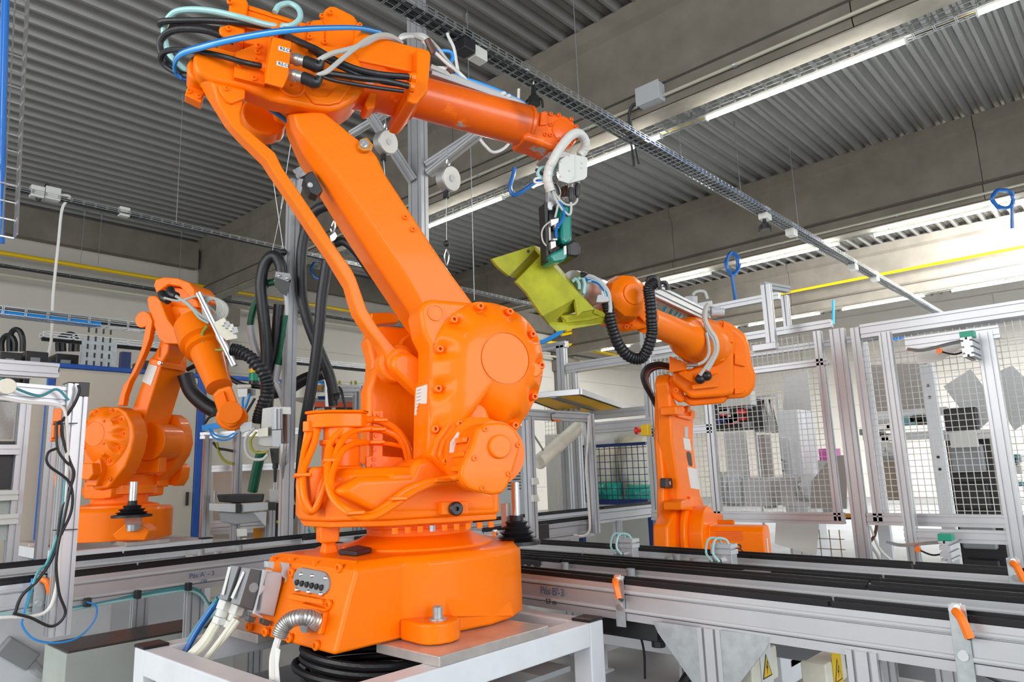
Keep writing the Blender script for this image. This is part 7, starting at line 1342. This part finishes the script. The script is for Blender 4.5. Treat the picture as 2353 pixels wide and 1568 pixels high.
for ya, yb, mt in ((912, 924, 'grey'), (924, 936, 'motor_r'), (936, 950, 'black')): dslab('crate', bn, ID, [(722, ya), (815, ya+1), (815, yb+1), (722, yb)], 7.6, .3, mt)
# vertical wire tray with blue cables at the upper left corner
t, a_2, sd_2, u_2 = wire_tray('wire_cable_tray', 'vertical wire tray with blue cables at the upper left corner', pD(-10, 540, 3.2), pD(24, -40, 3.6), .14, .05, .09, mat='chrome', r=.003)
for o_ in (-14, -8): b = MB(); b.tube([pD(x_+o_, y_, 3.3) for x_, y_ in ((12, 560), (14, 400), (18, 200), (24, -30))], .012, 8); build('blue_cable', b, 'blue', t)
# bellows and rod right behind the front robot base
q = pZ(1118, 1262, 1.165); q = V((-2.12, 2.31, 1.165)); t = thing('shock_bellows', 'black rubber bellows with a steel rod on the right rear of the robot base', 'bellows', q)
b = MB(); b.lathe(q-V((0, 0, .02)), q+V((0, 0, .10)), [(0, .10), (.12, .10), (.14, .06), (.25, .085), (.3, .055), (.42, .075), (.48, .05), (.6, .062), (.66, .04), (.78, .05), (.82, .03), (1, .03)], 28); build('bellows', b, 'rubber', t)
b = MB(); b.cyl(q+V((0, 0, .09)), q+V((0, 0, .24)), .018, n=14); build('rod', b, 'chrome', t)
b = MB(); q2 = q+V((-.07, -.02, .05)); b.box(q2, q2+V((.03, .03, .1))); build('tag_box', b, 'white', t)
# ---- right middle: yellow canopy, lamp tube, cage
Z13 = zm(1150, 850, 3.92)
cn = thing('canopy_panel', 'aluminium framed canopy with a yellow underside behind the gear cover', 'panel', pD(1350, 930, 6.9))
CP = [((232, 266), 0), ((718, 225), 0), ((1240, 400), 0), ((650, 420), 0)]
zq = 2.2; P_ = [pZ(*Z13(p), zq) for p, t_ in CP]
b = MB(); b.loft([P_, [p+V((0, 0, .02)) for p in P_]]); build('yellow_sheet', b, 'panel_y', cn, smooth=False)
for i, j in ((0, 1), (1, 2), (2, 3), (3, 0)):
    b = MB(); b.bar(P_[i]+V((0, 0, .03)), P_[j]+V((0, 0, .03)), .05, .06); build('edge_rail', b, 'alu', cn, bevel=.003)
m0, m1 = P_[0]*.62+P_[1]*.38, P_[3]*.1+P_[2]*.9; b = MB(); b.bar(pZ(*Z13((470, 247)), zq-.012), pZ(*Z13((1000, 410)), zq-.012), .07, .02); build('middle_rail', b, 'slot', cn)
lt = thing('tube_lamp', 'dusty ivory tube lamp hanging diagonally under the canopy', 'lamp', pD(1290, 1020, 5.9))
p0, p1 = pD(*Z13((345, 835)), 5.6), pD(*Z13((735, 490)), 6.4); b = MB(); b.lathe(p0, p1, [(0, .05), (.01, .06), (1, .06)], 18); build('tube_body', b, 'ivory', lt)
dd = (p1-p0)
for k in (.12, .3, .5, .68, .85): q = p0+dd*k+V((0, 0, -.06)); b = MB(); b.cyl(q-dd.normalized()*.02, q+dd.normalized()*.02, .014, n=8); build('clip', b, 'lgrey', lt)
dtube('cable', [(262, 530), (320, 620), (370, 700), (385, 730)], 5.65, .008, 'grey', parent=lt, zf=Z13)
cg = thing('mesh_cage', 'navy blue mesh cage full of plastic-wrapped goods beyond the rear conveyor', 'cage', pY(1420, 1170, 8.2))
def cgp(x_, y_, Y=8.0): return pY(*Z13((x_, y_)), Y)
for p0, p1, r_ in (((840, 690), (1310, 663), .02), ((820, 1190), (1340, 1192), .035), ((700, 690), (735, 1200), .045), ((690, 695), (840, 690), .018)):
    a, c = cgp(*p0), cgp(*p1)
    if abs(p0[0]-p1[0]) < 60: c.x = a.x
    b = MB(); b.bar(a, c, r_*2, r_*2, (0, 1, 0)); build('frame_bar', b, 'navy', cg)
for x_ in (710, 1340): q = cgp(x_, 1190); b = MB(); b.bar((q.x, 8.03, 0), (q.x, 8.03, q.z), .07, .07, (0, 1, 0)); build('cage_leg', b, 'navy', cg)
a, c = cgp(700, 690), cgp(1345, 1195); b = MB(); k = a.x
while k < c.x: b.bar((k, 8.0, c.z), (k, 8.0, a.z), .008, .008, (0, 1, 0)); k += .088
k = c.z
while k < a.z: b.bar((a.x, 8.0, k), (c.x, 8.0, k), .008, .008); k += .088
o = build('wire_grid', b, 'navy', cg, smooth=False); o['kind'] = 'stuff'
def lump(name, label, x0, y0, x1, y1, Y, dep, mat, cat='bag', amp=.1, nx=9, nz=8):
    a, c = pY(x0, y0, Y), pY(x1, y1, Y); b = MB(); vs, fs = [], []; rnd = random.Random(sum(map(ord, label)) % 999)
    for i in range(nx+1):
        for j in range(nz+1):
            e = math.sin(math.pi*i/nx)**.5*math.sin(math.pi*j/nz)**.5 if 0 < i < nx and 0 < j < nz else 0
            vs.append((a.x+(c.x-a.x)*i/nx+rnd.uniform(-.01, .01), Y-dep*e-rnd.uniform(0, amp)*e, c.z+(a.z-c.z)*j/nz))
    for i in range(nx):
        for j in range(nz): k = i*(nz+1)+j; fs.append((k, k+1, k+nz+2, k+nz+1))
    n0 = len(vs); vs += [(v[0], Y+dep, v[2]) for v in vs[:]]; fs2 = [tuple(q+n0 for q in f)[::-1] for f in fs]; b.add(vs, fs+fs2)
    ed = [i*(nz+1) for i in range(nx+1)]+[nx*(nz+1)+j for j in range(1, nz+1)]+[i*(nz+1)+nz for i in range(nx-1, -1, -1)]+[j for j in range(nz-1, 0, -1)]
    b.add([vs[q] for q in ed]+[vs[q+n0] for q in ed], [(i, (i+1) % len(ed), len(ed)+(i+1) % len(ed), len(ed)+i) for i in range(len(ed))])
    return tag(build(name, b, mat, angle=80), label, cat)
lump('wrapped_goods', 'beige goods under clear film in the navy cage, left half', 1362, 1030, 1425, 1150, 8.5, .2, 'concrete2w' if 'concrete2w' in M else 'ivory'); lump('wrapped_goods', 'beige goods under clear film in the navy cage, right half', 1425, 1005, 1500, 1150, 8.55, .2, 'ivory')
lump('plastic_bag', 'green translucent bag at the bottom of the navy cage, left', 1362, 1110, 1420, 1160, 8.25, .1, 'gfilm'); lump('plastic_bag', 'green translucent bag at the bottom of the navy cage, right', 1440, 1115, 1498, 1162, 8.25, .1, 'gfilm')
lump('plastic_film', 'crumpled clear film draped over the top of the navy cage', 1318, 1005, 1415, 1080, 8.6, .12, 'film2' if 'film2' in M else 'lgrey')
b = MB(); a, c = pY(1500-180, 1010, 8.9), pY(1500, 1180, 8.9); b.box((a.x-.6, 8.9, .0), (c.x+.2, 9.0, a.z+.1)); tag(build('board', b, 'white'), 'pale board leaning behind the navy cage', 'board')
a = pX(1185, 1000, -5.6); t = thing('machine_cabinet', 'grey sheet-metal cabinet with vents left of the low portal', 'cabinet', a); y0_, y1_ = pX(1150, 1000, -5.6).y, pX(1200, 1000, -5.6).y
b = MB(); b.box((-6.4, y0_-.4, 0), (-5.6, y1_, 1.98)); build('body', b, 'lgrey', t, bevel=.005)
for k in range(14): b = MB(); b.box((-5.6, y1_-.28, 1.25+k*.035), (-5.595, y1_-.06, 1.265+k*.035)); build('vent_slot', b, 'ink', t, smooth=False)
b = MB(); a, c = pY(1250, 900, 6.8), pY(1284, 1180, 6.8); k = a.x
while k < c.x: b.bar((k, 6.8, c.z), (k, 6.8, a.z), .004, .004, (0, 1, 0)); k += .05
k = c.z
while k < a.z: b.bar((a.x, 6.8, k), (c.x, 6.8, k), .004, .004); k += .05
o = build('partition_screen', b, 'mesh_white', smooth=False); tag(o, 'narrow white wire mesh screen left of the tall frame', 'screen')
# emergency stop
q = pY(1484, 989, 5.44); t = thing('emergency_stop', 'yellow emergency stop box with red mushroom button on the fence rail', 'button', q)
b = MB(); b.box(q-V((.035, .03, .05)), q+V((.04, .02, .05))); build('yellow_box', b, 'yellow', t, bevel=.006); b = MB(); b.lathe(q+V((-.035, -.02, 0)), q+V((-.095, -.03, 0)), [(0, .015), (.4, .015), (.45, .034), (.85, .034), (1, .02)], 18); build('red_button', b, 'red', t)
# yellow wall pipes behind the moulding
t = thing('gas_pipe', 'yellow pipe with two bends on the wall under the moulding', 'pipe', pX(1300, 790, -15)); 
for P in ([(1235, 783), (1330, 795), (1450, 825), (1490, 835)], [(1290, 770), (1330, 762), (1360, 768), (1361, 800)], [(1300, 760), (1345, 748), (1385, 752)]):
    b = MB(); b.tube([pX(x_, y_, -16.6) for x_, y_ in P], .06, 10, 1); build('pipe_run', b, 'yellow', t)
# ---- clutter behind the fence
def bx(name, label, cat, x0, y0, x1, y1, Y, dep, mat, bev=.006, **k):
    a, c = pY(x0, y0, Y), pY(x1, y1, Y); b = MB(); b.box((a.x, Y, c.z), (c.x, Y+dep, a.z)); o = build(name, b, mat, bevel=bev); return tag(o, label, cat)
t = thing('locker', 'tall white locker with a black handle seen through the fence', 'cabinet', pY(1820, 1100, 8)); a, c = pY(1783, 945, 8.0), pY(1848, 1095, 8.0)
b = MB(); b.box((a.x, 8, 0), (c.x, 8.5, a.z)); build('body', b, 'white_paint', t, bevel=.005); b = MB(); b.box((a.x+.02, 7.98, .3), (a.x+(c.x-a.x)*.55, 8.0, a.z-.3)); d = build('door', b, 'white_paint', t, bevel=.004); q = pY(1797, 1070, 7.97); b = MB(); b.tube([q+V((0, 0, -.06)), q+V((.03, -.02, -.06)), q+V((.03, -.02, .06)), q+V((0, 0, .06))], .008, 6, 1); build('door_handle', b, 'black', d)
M['white_sheet'] = nmat('white_sheet', (.6, .6, .6), .5); M['taupe'] = nmat('taupe_sheet', (.33, .3, .28), .5); M['carton'] = nmat('carton', (.42, .34, .26), .7)
bx('white_board', 'tall pale board left of the white locker, behind the mesh', 'board', 1662, 995, 1720, 1100, 7.6, .05, 'white_sheet')
bx('grey_column', 'grey square column between boards behind the mesh', 'column', 1740, 1000, 1775, 1170, 7.5, .15, 'taupe')
bx('carton', 'long open carton at the foot of the mesh, left', 'box', 1650, 1100, 1770, 1165, 7.2, .4, 'white_sheet'); bx('carton', 'carton with wrapped rolls at the foot of the locker', 'box', 1790, 1098, 1870, 1165, 7.2, .4, 'white_sheet')
lump('wrapped_goods', 'plastic-wrapped bundle on the left carton', 1652, 1085, 1700, 1160, 7.1, .08, 'lgrey'); lump('wrapped_goods', 'plastic-wrapped bundle on the carton by the locker', 1825, 1090, 1872, 1150, 7.1, .08, 'lgrey')
t = thing('dark_shelf', 'dark shelf with small parts above the left boards behind the mesh', 'shelf', pY(1680, 980, 8.2)); a, c = pY(1640, 925, 8.2), pY(1740, 985, 8.2); b = MB(); b.box((a.x, 8.2, c.z), (c.x, 8.5, a.z)); build('back', b, 'black', t)
rr = random.Random(3)
for k in range(16):
    x_ = rr.uniform(1645, 1730); y_ = rr.uniform(932, 978); q = pY(x_, y_, 8.17); s_ = rr.uniform(.03, .07); b = MB(); b.box(q-V((s_, .04, s_*.6)), q+V((s_, .03, s_*.6))); build('small_part', b, rr.choice(['brown', 'grey', 'navy', 'steel', 'red']), t, bevel=.004)
t = thing('white_hood', 'white hood over the dark shelf behind the mesh', 'hood', pY(1690, 920, 8.0)); a, c = pY(1655, 905, 8.0), pY(1725, 930, 8.0); b = MB(); b.box((a.x, 8.0, c.z), (c.x, 8.15, a.z)); build('panel', b, 'white', t)
t = thing('coat_rack', 'pale clothes hanging on a rail behind the mesh', 'clothes', pY(1755, 960, 8.4))
a, c = pY(1728, 914, 8.45), pY(1785, 914, 8.45); b = MB(); b.bar(a, (c.x, 8.45, a.z), .02, .02); b.bar((a.x, 8.45, 0), a, .03, .03, (0, 1, 0)); b.bar((c.x, 8.45, 0), (c.x, 8.45, a.z), .03, .03, (0, 1, 0)); build('rack_frame', b, 'alu', t)
for x_ in (1742, 1758, 1772): a, c = pY(x_-10, 915, 8.4), pY(x_+6, 990, 8.4); b = MB(); b.loft([[V((a.x, 8.4, c.z)), V((c.x, 8.4, c.z)), V((c.x, 8.5, c.z)), V((a.x, 8.5, c.z))], [V((a.x+.05, 8.42, a.z)), V((c.x-.05, 8.42, a.z)), V((c.x-.05, 8.48, a.z)), V((a.x+.05, 8.48, a.z))]]); build('garment', b, 'white_sheet', t, bevel=.02)
def quad(name, label, P, Y, mat, th=.02, cat='panel'):
    F_ = [pY(x_, y_, Y) for x_, y_ in P]; b = MB(); b.loft([[p+V((0, th, 0)) for p in F_], F_]); return tag(build(name, b, mat, smooth=False), label, cat)
quad('sheet_panel', 'tilted grey sheet shaped like a kite behind the right mesh', [(2168, 888), (2230, 848), (2300, 942), (2245, 992)], 7.4, 'taupe_l' if 'taupe_l' in M else 'white_sheet'); quad('sheet_panel', 'second tilted grey sheet at the right edge behind the mesh', [(2260, 870), (2325, 840), (2420, 930), (2330, 990)], 7.8, 'white_sheet')
quad('sheet_panel', 'sloping taupe sheet left of the central fence post', [(1865, 1105), (1912, 1050), (1945, 1045), (1945, 1170), (1862, 1170)], 6.6, 'taupe')
quad('sheet_panel', 'wide grey board high behind the right mesh', [(1990, 840), (2130, 835), (2130, 945), (2000, 950)], 8.6, 'taupe'); quad('sheet_panel', 'white inclined board behind the upper left mesh', [(1800, 870), (1855, 850), (1865, 950), (1800, 955)], 9.0, 'white_sheet')
quad('paper_sheet', 'curled white paper hanging from the top clamp', [(2105, 800), (2225, 790), (2160, 830), (2110, 838)], 5.25, 'label', .002, 'paper')
quad('paper_sheet', 'white paper sheets hanging low in front of the fence', [(1783, 1196), (1882, 1205), (1876, 1278), (1780, 1250)], 6.0, 'label', .002, 'paper')
bx('pink_crate', 'bright pink plastic crate behind the mesh near the central post', 'crate', 1880, 1032, 1912, 1058, 8.0, .3, 'pink')
bx('plinth', 'grey plinth carrying the pink crate behind the mesh', 'plinth', 1878, 1058, 1914, 1180, 8.0, .3, 'lgrey')
bx('carton', 'wooden-coloured carton behind the right door frame', 'box', 2020, 1040, 2070, 1150, 7.6, .4, 'carton'); lump('wrapped_goods', 'white bag on the carton behind the right door frame', 2010, 1020, 2065, 1060, 7.6, .15, 'white_sheet')
t = thing('dark_rack', 'tall dark rack with wrapped black boxes behind the right mesh', 'rack', pY(2240, 1180, 7.2)); a, c = pY(2170, 1000, 7.3), pY(2300, 1180, 7.3); b = MB(); b.box((a.x, 7.3, 0), (c.x, 7.7, a.z)); build('body', b, 'black', t)
for k in range(5): z_ = .35+k*.32; b = MB(); b.box((a.x+.03, 7.22, z_), (c.x-.05, 7.3, z_+.24)); build('dark_box', b, 'grey' if k % 2 else 'black', t, bevel=.02)
a, c = pY(2165, 1002, 7.1), pY(2290, 1010, 7.1); b = MB(); b.prof((a.x, 7.1, a.z), (c.x, 7.1, a.z), .05, .07); build('top_rail', b, 'alu', t, smooth=False); q = pY(2215, 1012, 7.05); b = MB(); b.box(q-V((.1, .02, .06)), q+V((.1, .02, .06))); build('white_plate', b, 'white', t)
b = MB(); a, c = pY(1650, 1178, 6.4), pY(2360, 1195, 6.4); b.box((a.x, 6.35, a.z-.04), (c.x+.6, 6.5, a.z)); o = build('floor_conveyor', b, 'belt', bevel=.004); tag(o, 'long low black belt running behind the fence', 'conveyor')
b = MB(); a, c = pY(1815, 1180, 6.2), pY(2200, 1192, 6.2); b.box((a.x, 6.2, a.z-.03), (c.x, 6.3, a.z)); tag(build('yellow_strip', b, 'amber', bevel=.004), 'amber strip on the low belt behind the fence', 'strip')
t = thing('support_posts', 'pair of punched white uprights standing behind the right mesh', 'post', pY(2150, 1180, 6.8))
for x_, ya in ((2000, 775), (2150, 835)): a, c = pY(x_, (ya+1180)/2, 6.8), pY(x_, 1180, 6.8); z_ = pY(x_, ya, 6.8).z; b = MB(); b.box((a.x-.05, 6.8, 0), (a.x+.05, 6.86, z_)); pp = build('upright', b, 'white_paint', t, bevel=.004); [build('punched_hole', MB().cyl((a.x, 6.799, zh), (a.x, 6.797, zh), .012, n=10), 'ink', pp) for zh in (1.35, 1.45, 1.95, 2.05)]
t = thing('assembly_line', 'blurred assembly line with many small parts behind the right mesh', 'machine', pY(2060, 1000, 8.0))
for k in range(26):
    x_ = rr.uniform(1995, 2130) if k < 14 else rr.uniform(2300, 2350); y_ = rr.uniform(960, 1040) if k < 14 else rr.uniform(1010, 1160); q = pY(x_, y_, 8.0); s_ = rr.uniform(.03, .09)
    b = MB(); b.box(q-V((s_, .1, s_*.5)), q+V((s_, .1, s_*.5))); build('machine_part', b, rr.choice(['grey', 'lgrey', 'steel', 'black', 'teal', 'white_sheet']), t, bevel=.006)
for y_, l in ((958, 'upper'), (1008, 'middle')): a, c = pY(1990, y_, 8.1), pY(2180, y_, 8.1); b = MB(); b.prof((a.x, 8.1, a.z), (c.x, 8.1, a.z), .1, .08, nh=2); build('assembly_rail', b, 'alu', t, smooth=False)
for P, mt, r_ in (([(1990, 1205), (2000, 1250), (2020, 1290), (1995, 1340)], 'cable', .012), ([(2000, 1210), (2020, 1260), (2050, 1290), (2070, 1310)], 'cablew', .01), ([(2005, 1205), (2000, 1230), (1990, 1245)], 'brown', .012)): dtube('cable', [(x_+10*(mt == 'brown'), y_) for x_, y_ in P], 5.6, r_, mt, '%s cable hanging below the fence by the central post' % {'cable': 'grey', 'cablew': 'white', 'brown': 'brown'}[mt], 'cable')
# crates and mesh crate at floor level
a, c = pY(1815, 1215, 6.9), pY(1945, 1285, 6.9); t = thing('wire_crate', 'rust-brown wire crate on the floor behind the orange motor', 'crate', V((a.x, 6.9, 0))); b = MB(); k = a.x
while k < c.x: b.bar((k, 6.9, c.z-.1), (k, 6.9, a.z), .008, .008, (0, 1, 0)); k += .09
k = c.z-.1
while k < a.z: b.bar((a.x, 6.9, k), (c.x, 6.9, k), .008, .008); k += .09
o = build('wire_grid', b, 'carton', t, smooth=False); o['kind'] = 'stuff'
